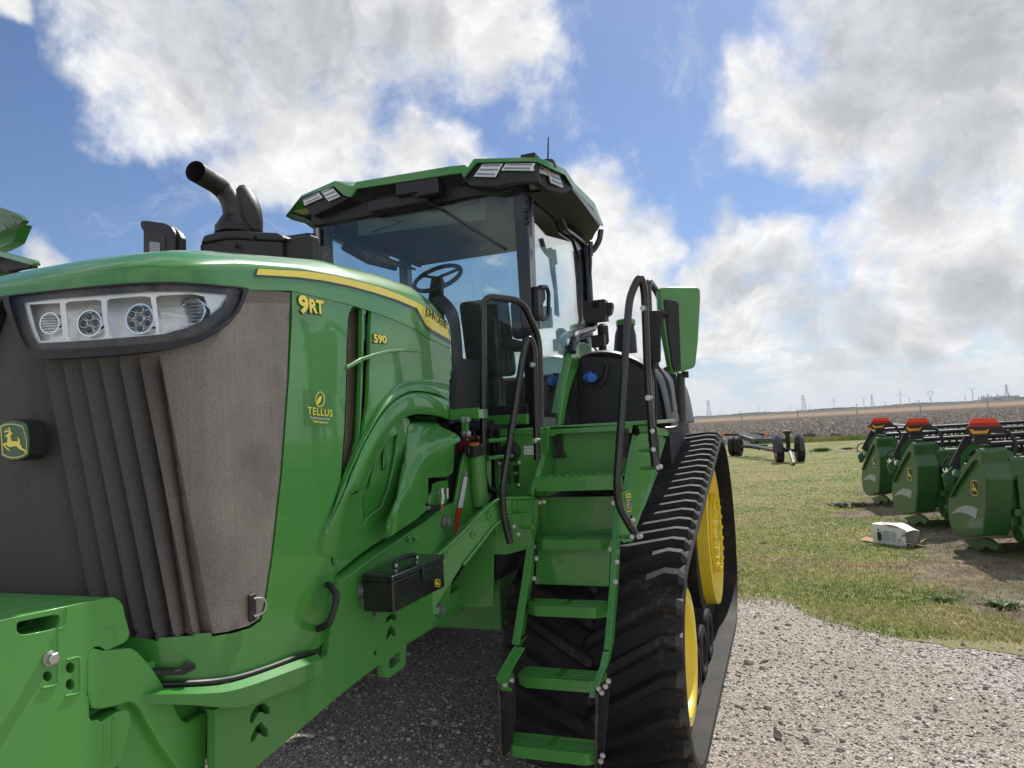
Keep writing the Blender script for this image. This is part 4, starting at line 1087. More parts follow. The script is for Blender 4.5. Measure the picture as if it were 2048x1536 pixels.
def badge(s, pa, pb, h, big=0.006, name='model_number', X=.4215):
    a = U(*pa, X=X); 
    letters(name + '_shadow', s, (pa[0] - 1.6, pa[1] + 2.6), (pb[0] + 2.2, pb[1] + 2.8), h + .016, X, 'grey_decal', PANEL, .035, 0.0, .95)
    letters(name, s, pa, pb, h, X + .0016, 'yellow_decal', PANEL, .022, 0.0, .98)
letters('model_badge_shadow', '9', (598, 629), (620.5, 632), .076, .4212, 'grey_decal', PANEL, .05)
letters('model_badge', '9', (599, 626.5), (619, 629), .070, .4225, 'yellow_decal', PANEL, .045)
letters('model_badge_shadow', 'RT', (619, 628), (651, 632), .060, .4212, 'grey_decal', PANEL, .045)
letters('model_badge', 'RT', (620, 625), (649, 629), .053, .4228, 'yellow_decal', PANEL, .04)
letters('model_number_shadow', '590', (747, 687.5), (775.5, 690), .046, .4212, 'grey_decal', PANEL, .05)
letters('model_number', '590', (748.5, 685.5), (774, 687.5), .038, .4226, 'yellow_decal', PANEL, .035)
# dealer sticker
m = bpy.data.materials.new('sticker_film'); m.use_nodes = True; tt = NT(m.node_tree); bb = tt.n['Principled BSDF']; bb.inputs['Base Color'].default_value = (0.12, 0.30, 0.11, 1); bb.inputs['Alpha'].default_value = 0.25; bb.inputs['Roughness'].default_value = .3; MATS['sticker_film'] = m
STK = plate('dealer_sticker', 'sticker_film', z('D', (337, 848), (515, 872), (515, 1086), (341, 1080)), PX(.4213), .0006, PANEL)
def ell(cx, cy, rx, ry, n=28, rot=0): return [(cx + rx * math.cos(a) * math.cos(rot) - ry * math.sin(a) * math.sin(rot), cy + rx * math.cos(a) * math.sin(rot) + ry * math.sin(a) * math.cos(rot)) for a in [2 * math.pi * k / n for k in range(n)]]
mb = MB().mat('yellow_decal')
plate_mb(mb, z('D', *ell(431, 918, 29, 48, rot=.05)), PX(.4222), .0006, holes=[z('D', *ell(431, 918, 24, 43, rot=.05))])
plate_mb(mb, z('D', (415, 965), (412, 935), (418, 912), (430, 900), (441, 896), (438, 915), (430, 935), (420, 945)), PX(.4222), .0006)
mb.build('sticker_logo', PANEL)
letters('sticker_name', 'TELLUS', z('D', (355, 1009))[0], z('D', (507, 1026))[0], .028, .4222, 'yellow_decal', PANEL, .008, 0, 1.12)
letters('sticker_text', '"We tend to those who tend to “more”', z('D', (367, 1034))[0], z('D', (494, 1045))[0], .008, .4222, 'paper_white', PANEL)
letters('sticker_text', 'TellusEquip.com', z('D', (386, 1064))[0], z('D', (480, 1072))[0], .013, .4222, 'yellow_decal', PANEL)
# panel handle
mb = MB().mat('black_plastic')
hp = [U(*q, X=x) for q, x in zip(z('E', (172, 828), (188, 838), (222, 882), (222, 930), (200, 1010), (182, 1062), (135, 1090), (112, 1098)), (.425, .45, .485, .49, .49, .485, .45, .425))]
mb.tube(hp, .013, 10, rounds=.01); mb.build('panel_handle', PANEL)
# ---- chin panel below the grille, its handle, seal and the ledge
def lowform(off):
    def f(a, b):
        p, n = hood(a, b); return p, n
    return f
chin_poly = [(27.5, 1274), (190, 1276), (269, 1276), (315, 1283), (317, 1277), (388, 1272), (390, 1268), (424, 1266), (431, 1367), (390, 1372), (340, 1376), (200, 1381), (29, 1384)]
CH = plate('chin_panel', 'green_paint', chin_poly, hood, .012, TR, grid=20, mirror=True, off=-.002, bevel=.0)
def offhood(off, drop=0.0):
    def f(a, b):
        p, n = hood(a, b); d = ray(a, b); nn = n; t = off / max(1e-3, -np.dot(d, nn)); return p - d * t, n
    return f
mb = MB().mat('black_plastic'); plate_mb(mb, z('V', (1180, 745), (1290, 742), (1480, 738), (1545, 690), (1600, 672), (1603, 725), (1500, 777), (1290, 785), (1180, 785)), offhood(.035), .03, grid=25); mb.build('chin_handle', CH, bevel=.004)
lat_o = z('B', (820, 1152), (1000, 1143), (1150, 1115), (1300, 1068), (1420, 1020), (1540, 985), (1560, 1010), (1560, 1075), (1440, 1140), (1300, 1195), (1200, 1235), (1080, 1245), (950, 1232), (840, 1230))
LED = MB().mat('green_paint')
led_top = z('B', (300, 1155), (600, 1155), (820, 1150), (1000, 1142), (1100, 1128), (1200, 1100), (1300, 1066), (1420, 1022), (1535, 984))
led_mid = z('B', (300, 1185), (600, 1183), (820, 1180), (1000, 1176), (1110, 1165), (1210, 1138), (1310, 1103), (1430, 1058), (1556, 1012))
led_bot = z('B', (300, 1228), (600, 1228), (840, 1230), (950, 1234), (1090, 1244), (1200, 1234), (1310, 1190), (1440, 1138), (1560, 1076))
R0 = [offhood(-.02)(*q)[0] for q in led_top]; R1 = [offhood(.045)(*q)[0] for q in led_top]; R2 = [offhood(.075)(*q)[0] for q in led_mid]; R3 = [offhood(.070)(*q)[0] for q in led_bot]; R4 = [p + np.array([-.05, .05, -.004]) for p in R3]
cm = lambda R: catmull(R, 4)
patch_mb(LED, [cm(R) for R in (R0, R1, R2, R3, R4)], .008)
# end cap
LED.add([R0[-1], R1[-1], R2[-1], R3[-1], R4[-1]], [(0, 1, 2, 3, 4)])
LED.mirror(XC); LEDGE = LED.build('lower_ledge', TR, bevel=.004, smooth=30)
mb = MB().mat('black_plastic'); sl = [offhood(.012)(*q)[0] for q in z('B', (500, 1146), (800, 1132), (1000, 1122), (1150, 1098), (1300, 1050), (1420, 1005), (1520, 975))]
mb.tube(catmull(sl, 4), .0085, 8); mb.mirror(XC); mb.build('rubber_seal', LEDGE)

# ---- engine shields below the arch: door and fender
door = z('S', (1138, 612), (1160, 660), (1155, 690), (1122, 728), (1110, 900), (1100, 1100), (1085, 1260), (1055, 1400), (1000, 1500), (975, 1570)) + z('E', (590, 300), (540, 440), (527, 540), (430, 600), (350, 660), (230, 760)) + [(655, 1190)] + [(q[0] - 16, q[1]) for q in z('E', (240, 700), (262, 560), (300, 300))] + [(718, 985), (735, 935), (757, 888), (785, 850), (802, 834)]
rec = z('S', (1000, 820), (985, 900), (975, 1050), (940, 1250), (905, 1400), (880, 1536)) + z('E', (530, 280), (505, 345), (405, 420), (400, 440), (395, 455)) + z('E', (385, 330), (400, 240), (470, 60)) + z('S', (620, 1536), (700, 1340), (770, 1100), (840, 960), (930, 870))
PD = PV(.405, 2.2, .425, 3.4)
ES = plate('engine_door', 'green_paint', door, PX(.398), .014, TR, holes=[rec], bevel=.004)
plate('door_recess', 'green_paint', shrink(rec, 1.02), PX(.380), .01, ES, grid=14, disp=lambda p, uv: 0.012 * sm((740 - uv[0]) / 40))
mb = MB().mat('black_plastic'); plate_mb(mb, z('S', (800, 1040), (822, 1005), (845, 1240), (845, 1255), (805, 1285)), PX(.388), .004)
mb.mat('green_paint'); plate_mb(mb, z('S', (812, 1060), (825, 1040), (835, 1235), (813, 1262)), PX(.393), .005); mb.build('door_latch', ES, bevel=.0015)
# fender: lofted sheet with two ridges
def FP(r, x, y, X): return U(*z(r, (x, y))[0], X=X)
ridge = z('S', (1800, 895), (1700, 905), (1600, 935), (1450, 1010), (1340, 1120), (1250, 1270), (1170, 1480)) + z('T', (180, 560), (60, 760), (0, 900))
if poly_d((790, 900), ridge) < 0: ridge = ridge[::-1]
def fender(a, b):
    d = poly_d((a, b), ridge)                       # positive up-left of the ridge
    X = .398 + .085 * (1 - sm((d + 4) / 62.0)) - .012 * sm(-d / 60.0)
    X += .055 * sm((a - 850) / 70.0) * (1 - sm(abs(b - 885) / 75.0))
    X -= .10 * (1 - sm((b - 834) / 14.0))
    X -= .006 * (1 - sm(abs(a - 802 + (b - 900) * .12) / 10.0)) if b > 850 else 0
    h = 1.0; P = U(a, b, X=X)
    return P, np.array([1.0, 0, 0])
fpoly = z('S', (1142, 612), (1200, 592), (1300, 574), (1440, 586), (1500, 640), (1520, 700), (1560, 738), (1660, 778), (1740, 812), (1790, 860), (1798, 905), (1740, 935), (1722, 960), (1715, 1100), (1705, 1300)) + z('T', (800, 240), (790, 300), (730, 335), (700, 345), (490, 355), (488, 660), (455, 685), (450, 790), (375, 845), (370, 865), (0, 1110)) + [(774, 1076)] + z('E', (540, 440), (600, 300), (640, 80)) + z('S', (1090, 1260), (1108, 1000), (1118, 860), (1126, 730), (1158, 690), (1163, 660))
FEN = plate('engine_shield', 'green_paint', fpoly, fender, .008, TR, grid=5.5, smooth=60)
mb = MB().mat('zinc')
for q in z('T', (348, 572), (722, 262)): mb.bolt(U(*q, X=.462), (1, -.1, 0), .008, .01)
mb.build('shield_bolt', FEN)
# valve and pipes in the opening
mb = MB().mat('green_paint'); plate_mb(mb, z('T', (490, 700), (495, 600), (540, 520), (545, 440), (600, 405), (740, 385), (750, 500), (740, 640), (700, 700)), PX(.44), .006)
BRK = mb.build('valve_bracket', TR, bevel=.001)
mb = MB().mat('zinc'); mb.cyl(FP('T', 665, 490, .47), FP('T', 665, 690, .47), .010, 12); mb.cyl(FP('T', 665, 560, .47), FP('T', 665, 640, .47), .013, 6); mb.cyl(FP('T', 735, 490, .455), FP('T', 735, 620, .455), .006, 8)
mb.mat('copper'); mb.cyl(FP('T', 655, 690, .47), FP('T', 655, 760, .47), .015, 12); mb.mat('hose'); mb.cyl(FP('T', 620, 738, .47), FP('T', 500, 745, .47), .014, 12); mb.mat('zinc'); mb.cyl(FP('T', 505, 742, .47), FP('T', 455, 745, .47), .011, 12)
mb.build('valve', BRK)
mb = MB().mat('interior'); mb.box2((.05, 2.2, 1.25), (.30, 3.6, 2.3)); mb.box2((-.60, 1.75, 1.2), (.30, 3.4, 2.38)); mb.build('engine_block', TR)

# ---- chassis frame
fr = [(431, 1432), (428, 1420), (655, 1310), (669, 1180), (676, 1166)] + z('E', (320, 760), (440, 670), (560, 585), (690, 495), (760, 450), (840, 385), (900, 340), (960, 320), (960, 420), (960, 700), (905, 960)) + z('E', (850, 1045), (790, 1105), (690, 1165), (655, 1180), (652, 1300), (640, 1335), (545, 1402), (518, 1395), (510, 1335), (500, 1318), (478, 1325)) + [(678, 1392), (600, 1460), (510, 1537), (430, 1608)]
def hz(*p): return z('B', *p)
chv1 = hz((1208, 1318), (1212, 1280), (1238, 1238), (1275, 1221), (1300, 1240), (1307, 1268), (1288, 1279), (1262, 1264), (1247, 1272), (1224, 1316))
chv2 = hz((1212, 1418), (1214, 1385), (1238, 1338), (1262, 1312), (1296, 1352), (1294, 1385), (1278, 1386), (1250, 1366), (1232, 1400))
chv3 = z('E', (527, 1062), (530, 1035), (560, 1005), (592, 1010), (594, 1040), (575, 1045), (560, 1034), (548, 1050))
chv4 = z('E', (530, 1168), (532, 1135), (552, 1085), (565, 1075), (588, 1112), (590, 1140), (578, 1145), (560, 1128), (548, 1150))
slot = z('E', (548, 1338), (550, 1290), (600, 1245), (620, 1250), (618, 1290), (575, 1338))
FR = plate('chassis_frame', 'dusty_green', fr, PX(.44), .03, TR, holes=[chv1, chv2, chv3, chv4, slot], bevel=.004)
mb = MB().mat('dusty_green')
mb.box2((.10, 1.72, 1.0), (.39, 6.6, 1.12)); mb.box2((-.68, 1.72, 1.0), (-.39, 6.6, 1.12)); mb.box2((-.67, 1.70, 1.02), (.40, 1.78, 1.30)); mb.box2((-.5, 4.2, .95), (.2, 6.9, 1.1))
for yy in (2.2, 2.7): mb.box2((-.67, yy, 1.02), (.40, yy + .08, 1.25))
mb.box2((-1.35, 3.8, .80), (.46, 4.1, 1.12)); mb.build('chassis_beam', TR, bevel=.01)
mb = MB().mat('dusty_green'); plate_mb(mb, fr, PX(.44), .03, holes=[chv1, chv2, chv3, chv4, slot]); mb.v = [(2 * XC - x, y, zz) for x, y, zz in mb.v]; mb.f = [tuple(reversed(f)) for f in mb.f]; mb.build('chassis_frame', TR)
# flange along the top edge of the frame
fl = [U(*q, X=.44) for q in [(676, 1166)] + z('E', (320, 760), (440, 670), (560, 585), (690, 495), (760, 450), (840, 385), (870, 372))]
mb = MB().mat('dusty_green'); patch_mb(mb, [[p + np.array([-.10, 0, .004]) for p in fl], [p + np.array([.004, 0, .004]) for p in fl]], .012); mb.build('frame_flange', FR, bevel=.003)
mb = MB().mat('steel_grey')
for q, r in [(z('E', (375, 865))[0], .02), (z('E', (465, 1012))[0], .009), (z('E', (855, 985))[0], .022), (z('E', (825, 655))[0], .018), (z('T', (700, 920))[0], .024)]:
    p = U(*q, X=.445); mb.bolt(p, (1, 0, 0), r, r)
mb.build('frame_bolt', FR)
mb = MB().mat('print_black'); mb.cyl(U(750, 1306, X=.4405), U(750, 1306, X=.4405) + np.array([.002, 0, 0]), .009, 16); mb.build('frame_hole', FR)
for q in z('E', (660, 550), (700, 548)):
    p = U(*q, X=.44); mb = MB().mat('green_paint'); mb.tube([p, p + np.array([.018, -.012, .012])], [.011, .007], 8); mb.tube([p + np.array([.0, -.02, .012]), p + np.array([.02, 0, -.01])], .005, 6); mb.build('grease_fitting', FR)

# ---- front weights and their bracket
WX = .36
wp = z('V', (-260, 380), (-200, 365), (-120, 352), (0, 330), (132, 302), (550, 214), (700, 182), (880, 146), (930, 143), (975, 165), (1005, 205), (1022, 290), (1058, 420), (1058, 455), (1040, 490), (1010, 515), (870, 578), (845, 560), (820, 545), (780, 545), (745, 570), (725, 605), (717, 650), (712, 940), (728, 965), (730, 1125), (750, 1155), (800, 1140), (825, 1160), (910, 1110), (940, 1085), (1010, 1062), (1048, 1070), (1070, 1105), (1068, 1160), (1010, 1440), (985, 1490), (945, 1530), (900, 1560), (850, 1700), (-260, 1900))
wslot = z('V', (138, 360), (160, 340), (300, 312), (440, 284), (480, 286), (492, 310), (488, 350), (470, 385), (420, 405), (330, 425), (200, 448), (160, 442), (138, 410))
def circ(r, cx, cy, rx, ry): return z(r, *ell(cx, cy, rx, ry, 20))
h2, h3, h4 = circ('V', 390, 788, 37, 43), circ('V', 577, 717, 36, 44), circ('V', 575, 855, 36, 45)
w0 = MB().mat('cast_green'); plate_mb(w0, wp, PX(WX), .092, holes=[wslot, h2, h3, h4])
W0 = w0.build('front_weight', TR, bevel=.007, seg=3)
for k in range(1, 11):
    o = W0.copy(); COL.objects.link(o); o.location.x -= .1 * k
# recessed pads read as raised edge bars on the outermost weight
mb = MB().mat('cast_green')
def barpx(pts, r): mb.tube([U(*q, X=WX) for q in z('V', *pts)], r, 8, rounds=.01)
barpx([(478, 400), (474, 840), (462, 858), (345, 884)], .0035); barpx([(540, 655), (655, 625), (655, 905), (640, 925), (535, 950)], .0032)
barpx([(548, 220), (545, 330), (520, 380), (478, 405)], .004); barpx([(858, 395), (940, 370), (935, 540)], .003); barpx([(850, 1170), (845, 1490), (918, 1465), (922, 1120)], .0035)
mb.build('cast_edge', W0)
mb = MB().mat('print_black')
for hh in (h2, h3, h4): plate_mb(mb, shrink(hh, 1.05), PX(WX - .03), .004)
mb.build('bolt_hole', W0)
mb = MB().mat('zinc'); p = U(*z('V', (400, 640))[0], X=WX); mb.cyl(p, p + np.array([.006, 0, 0]), .0175, 20); mb.tube([p + np.array([.006, 0, 0]), p + np.array([.020, 0, 0]), p + np.array([.022, 0, 0])], [.0145, .0145, .012], 6); mb.build('weight_bolt', W0, bevel=.0008)
arm = z('V', (718, 650), (728, 600), (760, 553), (850, 575), (1010, 558), (1080, 556), (1130, 585), (1200, 660), (1270, 750), (1340, 860), (1410, 980), (1470, 1110), (1500, 1150), (1540, 1160), (1650, 1090), (1685, 1080), (1700, 1100), (1680, 1560), (1470, 1560), (1300, 1330), (1215, 1180), (1150, 1060), (1100, 1010), (1060, 1000), (940, 1035), (830, 1058), (760, 1052), (738, 1000), (718, 900))
BR = plate('weight_bracket', 'cast_green', arm, PX(.362), .16, TR, bevel=.012, seg=3)
mb = MB().mat('cast_green'); plate_mb(mb, z('V', (730, 1050), (860, 1050), (1060, 1005), (1100, 1020), (1440, 1520), (1500, 1800), (700, 1800)), PX(.30), .04)
mb.box2((-.6, 1.42, .95), (.33, 1.70, 1.35)); mb.build('bracket_plate', BR, bevel=.006)
mb = MB().mat('zinc')
for q, r in [((1190, 1480), .022), ((1185, 1270), .022), ((1335, 1500), .022)]:
    p = U(*z('V', q)[0], X=.302); mb.bolt(p, (1, 0, 0), r, .02)
mb.build('bracket_bolt', BR, bevel=.001)

# ---- toolbox on the frame
def lerp(a, b, t): return np.array(a) + (np.array(b) - np.array(a)) * t
bx0, bx1 = .47, .605
pB = U(*z('E', (578, 1002))[0], X=bx1); pT = U(*z('E', (578, 810))[0], X=bx1); pR = U(*z('E', (875, 885))[0], X=bx1)
y0, y1, zb, zt = pB[1], 2.83, pB[2], pT[2]
TB = MB().mat('gloss_black'); TB.box2((bx0, y0, zb), (bx1, y1, zt)); TBX = TB.build('tool_box', TR, bevel=.006, seg=3)
mb = MB().mat('gloss_black'); lidz = zt + .001
mb.add([(bx0 - .002, y0 - .004, lidz), (bx1 + .004, y0 - .004, lidz), (bx1 + .004, y1 + .004, lidz), (bx0 - .002, y1 + .004, lidz), (bx0, y0 - .002, zt + .030), (bx1 + .002, y0 - .002, zt + .024), (bx1 + .002, y1 + .002, zt + .024), (bx0, y1 + .002, zt + .030)], [(0, 1, 2, 3), (4, 5, 6, 7), (0, 1, 5, 4), (1, 2, 6, 5), (2, 3, 7, 6), (3, 0, 4, 7)])
mb.build('lid', TBX, bevel=.005, seg=3)
mb = MB().mat('hose'); ym = (y0 + y1) / 2; hx = (bx0 + bx1) / 2
mb.tube([(hx, ym - .09, zt + .035), (hx - .0, ym - .08, zt + .05), (hx, ym, zt + .055), (hx, ym + .08, zt + .05), (hx, ym + .09, zt + .035)], .0095, 10, rounds=.02); mb.build('carry_handle', TBX)
mb = MB().mat('chrome')
for s_ in (-1, 1): mb.box((hx, ym + s_ * .088, zt + .036), (.026, .016, .014))
mb.build('handle_clip', TBX, bevel=.002)
mb = MB().mat('black_plastic'); mb.box((bx1 + .005, ym + .02, zt - .01), (.008, .022, .05)); mb.box((bx1 + .010, ym + .02, zt - .032), (.010, .014, .02)); mb.build('latch', TBX, bevel=.003)
def small_shield(X, c, w, parent, nm='badge'):
    cx, cy = c; sc = w / 560.0
    f = lambda P: [(cx + (x - 290) * sc, cy + (y - 1035) * sc * 1.12) for x, y in P]
    full = [(20, 720)] + [(x, y) for x, y in [(120, 650), (240, 625), (360, 632), (480, 665), (545, 700), (562, 800), (580, 930), (585, 1080), (580, 1200), (565, 1330), (480, 1400), (360, 1435), (240, 1440), (120, 1415), (20, 1345), (-5, 1200), (-15, 1050), (-5, 880)]]
    mb = MB().mat('yellow_decal'); plate_mb(mb, f(full), PX(X), .001); mb.mat('emblem_green'); plate_mb(mb, f(shrink(full, .86)), PX(X + .001), .001); mb.mat('yellow_decal'); plate_mb(mb, f([(290 + (x - 290) * .95, 1035 + (y - 1035) * .95) for x, y in DEER]), PX(X + .002), .001)
    return mb.build(nm, parent)
small_shield(bx1 + .001, z('E', (846, 818))[0], 10, TBX)
mb = MB().mat('steel_grey'); mb.box2((.44, y0 + .03, zb + .02), (bx0 + .002, y1 - .03, zb + .08)); mb.build('box_mount', TBX)
# ---- arch beam, tall plate with reflector strip
PA = PV(.445, 3.03, .765, 3.62)
beam = z('T', (475, 1400), (600, 1345), (700, 1262), (900, 1075), (1100, 870), (1200, 770), (1290, 690), (1380, 642), (1500, 612), (1830, 608), (1830, 820), (1640, 828), (1520, 850), (1430, 890), (1310, 990), (1200, 1130), (1050, 1320), (880, 1530)) + z('E', (800, 950), (800, 1010), (860, 1015), (940, 870), (880, 960)) [:3]
beam = z('T', (475, 1400), (600, 1345), (700, 1262), (900, 1075), (1100, 870), (1200, 770), (1290, 690), (1380, 642), (1500, 612), (1830, 608), (1830, 820), (1640, 828), (1520, 850), (1430, 890), (1310, 990), (1200, 1130), (1050, 1320), (930, 1470)) + z('E', (840, 960), (870, 985), (850, 1015), (815, 1012), (797, 985), (797, 920), (640, 820), (640, 700), (780, 640))
AB = plate('arch_beam', 'green_paint', beam, PA, .035, TR, bevel=.006)
rimt = z('T', (600, 1345), (700, 1262), (900, 1075), (1100, 870), (1200, 770), (1290, 690), (1380, 642), (1500, 618), (1830, 614)); rimb = z('T', (930, 1470), (1050, 1320), (1200, 1130), (1310, 990), (1430, 890), (1520, 850), (1640, 828), (1830, 822))
for L in (rimt, rimb):
    mb = MB().mat('green_paint'); mb.tube(catmull([PA(*q)[0] + PA(*q)[1] * .006 for q in L], 3), .009, 8); mb.build('beam_rim', AB)
mb = MB().mat('green_paint')
for q, r in [((1270, 845), .022), ((1060, 1080), .017), ((715, 1310), .017), ((1150, 825), .016)]:
    p, n = PA(*z('T', q)[0]); mb.lathe(p, n, [(0, r * 1.1), (.008, r), (.010, r * .9), (.010, r * .4), (.004, r * .35)], 20)
mb.build('beam_boss', AB)
mb = MB().mat('green_paint'); plate_mb(mb, z('T', (1560, 640), (1605, 640), (1605, 800), (1560, 770)), lambda a, b: (PA(a, b)[0] + PA(a, b)[1] * .006, PA(a, b)[1]), .01); plate_mb(mb, z('T', (1620, 650), (1800, 650), (1800, 790), (1620, 785)), lambda a, b: (PA(a, b)[0] + PA(a, b)[1] * .004, PA(a, b)[1]), .008); mb.build('beam_gusset', AB)
PT = PV(.42, 3.27, .66, 3.75)
tall = z('T', (960, 30), (1040, 50), (1200, 60), (1300, 80), (1300, 600), (1250, 690), (640, 1500), (560, 1500), (660, 1230), (700, 1060), (760, 780), (820, 700), (870, 420), (905, 200), (945, 60))
TP = plate('tall_plate', 'green_paint', tall, PT, .02, TR, bevel=.004)
PT2 = lambda a, b: (PT(a, b)[0] + PT(a, b)[1] * .004, PT(a, b)[1])
mb = MB().mat('black_plastic'); plate_mb(mb, z('T', (935, 330), (1000, 320), (850, 1085), (780, 1110)), PT2, .003)
PT3 = lambda a, b: (PT(a, b)[0] + PT(a, b)[1] * .007, PT(a, b)[1])
mb.mat('white_reflector'); plate_mb(mb, z('T', (938, 335), (985, 345), (918, 738), (860, 738)), PT3, .003); mb.mat('red_reflector'); plate_mb(mb, z('T', (858, 742), (912, 742), (848, 1060), (790, 1080)), PT3, .003)
mb.build('reflector_strip', TP)
mb = MB().mat('steel_grey'); p, n = PT(*z('T', (958, 305))[0]); mb.bolt(p, n, .012, .012); mb.build('plate_bolt', TP)
# lower dark guard plates behind the beam
DP = PV(.44, 3.3, .75, 3.9)
plate('inner_guard', 'dusty_green', z('E', (1060, 640), (1190, 470), (1185, 965), (985, 968), (915, 850)), PY(3.42), .012, TR, bevel=.002)
mb = MB().mat('dusty_green'); patch_mb(mb, [catmull([U(*q, Y=yy) for q, yy in zip(z('E', (1200, 470), (1260, 410), (1340, 395), (1420, 390)), (3.42, 3.44, 3.46, 3.48))], 4), catmull([U(*q, Y=yy) for q, yy in zip(z('E', (1192, 640), (1270, 640), (1350, 620), (1430, 600)), (3.46, 3.50, 3.52, 3.53))], 4)], .006); mb.build('inner_fender', TR)
# reservoir cap, hoses behind
mb = MB().mat('hose'); c = np.array([.50, 3.5, 1.925]); cc_ = U(*z('O', (530, 690))[0], Y=3.40)
mb.lathe(cc_, (0, -.25, 1), [(-.035, .042), (-.03, .048), (.012, .048), (.02, .042), (.021, .02)], 24)
for k in range(10):
    a = 2 * math.pi * k / 10; mb.cyl(cc_ + np.array([math.cos(a) * .047, math.sin(a) * .047, -.028]), cc_ + np.array([math.cos(a) * .047, math.sin(a) * .047, .010]), .009, 8)
CAP = mb.build('reservoir_cap', TR)
mb = MB().mat('orange'); mb.lathe(cc_ + np.array([0, -.005, .021]), (0, -.25, 1), [(0, .028), (.005, .026), (.006, .006)], 20); mb.build('cap_label', CAP)
mb = MB().mat('dusty_green'); mb.cyl(cc_ + np.array([0, .035, -.30]), cc_ + np.array([0, .02, -.02]), .042, 20); mb.build('reservoir', TR)
mb = MB().mat('red_rubber'); mb.tube([U(*z('O', (290, 670))[0], Y=3.5), U(*z('O', (380, 668))[0], Y=3.5), U(*z('O', (460, 660))[0], Y=3.5)], .032, 14)
mb.mat('copper'); mb.tube([U(*z('O', (410, 560))[0], Y=3.62), U(*z('O', (520, 590))[0], Y=3.62), U(*z('O', (640, 610))[0], Y=3.62)], .024, 12)
mb.mat('hose'); mb.tube([U(*z('O', q)[0], Y=3.6) for q in ((120, 370), (180, 400), (240, 420), (330, 470))], .022, 10); mb.tube([U(*z('O', q)[0], Y=3.66) for q in ((330, 470), (450, 460), (600, 465), (740, 470))], .03, 10)
for k, (a, b) in enumerate([((500, 480), (560, 600)), ((290, 780), (430, 710)), ((700, 520), (760, 640))]): mb.tube([U(*z('O', a)[0], Y=3.6), U(*z('O', ((a[0] + b[0]) / 2 + 20, (a[1] + b[1]) / 2 + 25))[0], Y=3.58), U(*z('O', b)[0], Y=3.6)], .006, 6, rounds=.05)
mb.mat('paper_white'); mb.box(U(*z('O', (430, 610))[0], Y=3.6), (.03, .02, .03)); mb.box(U(*z('O', (600, 570))[0], Y=3.62), (.05, .02, .02))
mb.build('hoses', TR)
mb = MB().mat('interior'); mb.box2((-.8, 3.72, 1.1), (.48, 5.4, 2.0)); mb.box2((.30, 3.3, 1.2), (.40, 3.7, 1.9)); mb.build('under_cab', TR)
# small serrated step plate and bracket
mb = MB().mat('green_paint'); a = U(*z('O', (235, 250))[0], Y=3.30); b = U(*z('O', (575, 290))[0], Y=3.30)
mb.box2((a[0], 3.30, a[2] - .045), (b[0], 3.42, a[2]))
for k in range(24): x = a[0] + (b[0] - a[0]) * (k + .5) / 24; mb.box((x, 3.306, a[2] + .004), (.007, .008, .010))
SP_ = mb.build('service_step', TR)
mb = MB().mat('green_paint'); plate_mb(mb, z('O', (360, 310), (450, 310), (448, 550), (385, 552), (378, 530)), PY(3.31), .014); mb.build('step_bracket', SP_, bevel=.003)
mb = MB().mat('zinc')
for q in ((400, 345), (445, 345), (403, 515), (447, 515)): mb.bolt(U(*z('O', q)[0], Y=3.308), (0, -1, 0), .014, .014)
mb.build('step_bolt', SP_)
# ---- battery / step boxes
mb = MB().mat('green_paint'); a = U(*z('O', (320, 330))[0], Y=3.66); b = U(*z('O', (1140, 400))[0], Y=3.9)
plate_mb(mb, z('O', (320, 345), (580, 312), (1138, 283), (1142, 400), (580, 415), (560, 372), (320, 372)), PY(3.8), .05); mb.build('cab_sill', TR, bevel=.004)
YB = 3.72
boxf = z('O', (712, 476), (760, 470), (1240, 445), (1400, 440), (1400, 700), (1230, 1040), (1215, 1270), (800, 1275), (765, 1100), (752, 550), (716, 545))
win = z('O', (820, 900), (1050, 895), (1050, 1105), (820, 1105))
BOX = plate('battery_box', 'green_paint', boxf, PY(YB), .03, TR, holes=[win], bevel=.004)
mb = MB().mat('green_paint'); mb.box2((.50, YB + .004, 1.56), (.53, 4.2, 1.93)); mb.box2((.50, YB + .03, 1.56), (.80, 4.2, 1.59)); mb.box2((.50, YB - .006, 1.905), (.80, 4.25, 1.94)); mb.box2((.54, YB + .09, 1.6), (.79, YB + .1, 1.8)); mb.build('box_body', BOX, bevel=.004)
mb = MB().mat('green_paint'); c_, _ = PY(YB)(*z('O', (958, 1000))[0]); mb.box((c_[0], YB + .02, c_[2]), (.012, .02, .13)); mb.mat('zinc'); mb.cyl(U(*z('O', (990, 988))[0], Y=YB), U(*z('O', (1040, 988))[0], Y=YB), .012, 10); mb.build('window_bar', BOX)
mb = MB().mat('zinc')
for q in ((808, 870), (1048, 862), (1045, 1128), (1262, 597)): p = U(*z('O', q)[0], Y=YB); mb.lathe(p, (0, -1, 0), [(0, .014), (.006, .013), (.012, .007), (.013, .001)], 14)
mb.build('box_bolt', BOX)
mb = MB().mat('hose'); p = U(*z('O', (965, 725))[0], Y=YB); mb.lathe(p, (0, -1, 0), [(0, .055), (.02, .053), (.024, .045), (.024, .01)], 24); mb.lathe(U(*z('O', (838, 788))[0], Y=YB), (0, -1, 0), [(0, .028), (.004, .027), (.004, .01)], 20); mb.build('socket', BOX)
def latch(c, Y, parent, s=1.0):
    p = U(*c, Y=Y); mb = MB().mat('hose'); mb.box(p + np.array([0, -.01, 0]), (.030 * s, .018, .13 * s)); mb.box(p + np.array([0, -.02, .03 * s]), (.036 * s, .012, .03 * s)); mb.box(p + np.array([0, -.008, -.07 * s]), (.055 * s, .016, .018 * s)); mb.box(p + np.array([0, -.018, -.02 * s]), (.018 * s, .02, .05 * s)); mb.build('rubber_latch', parent, bevel=.003)
latch(z('O', (812, 600))[0], YB, BOX)
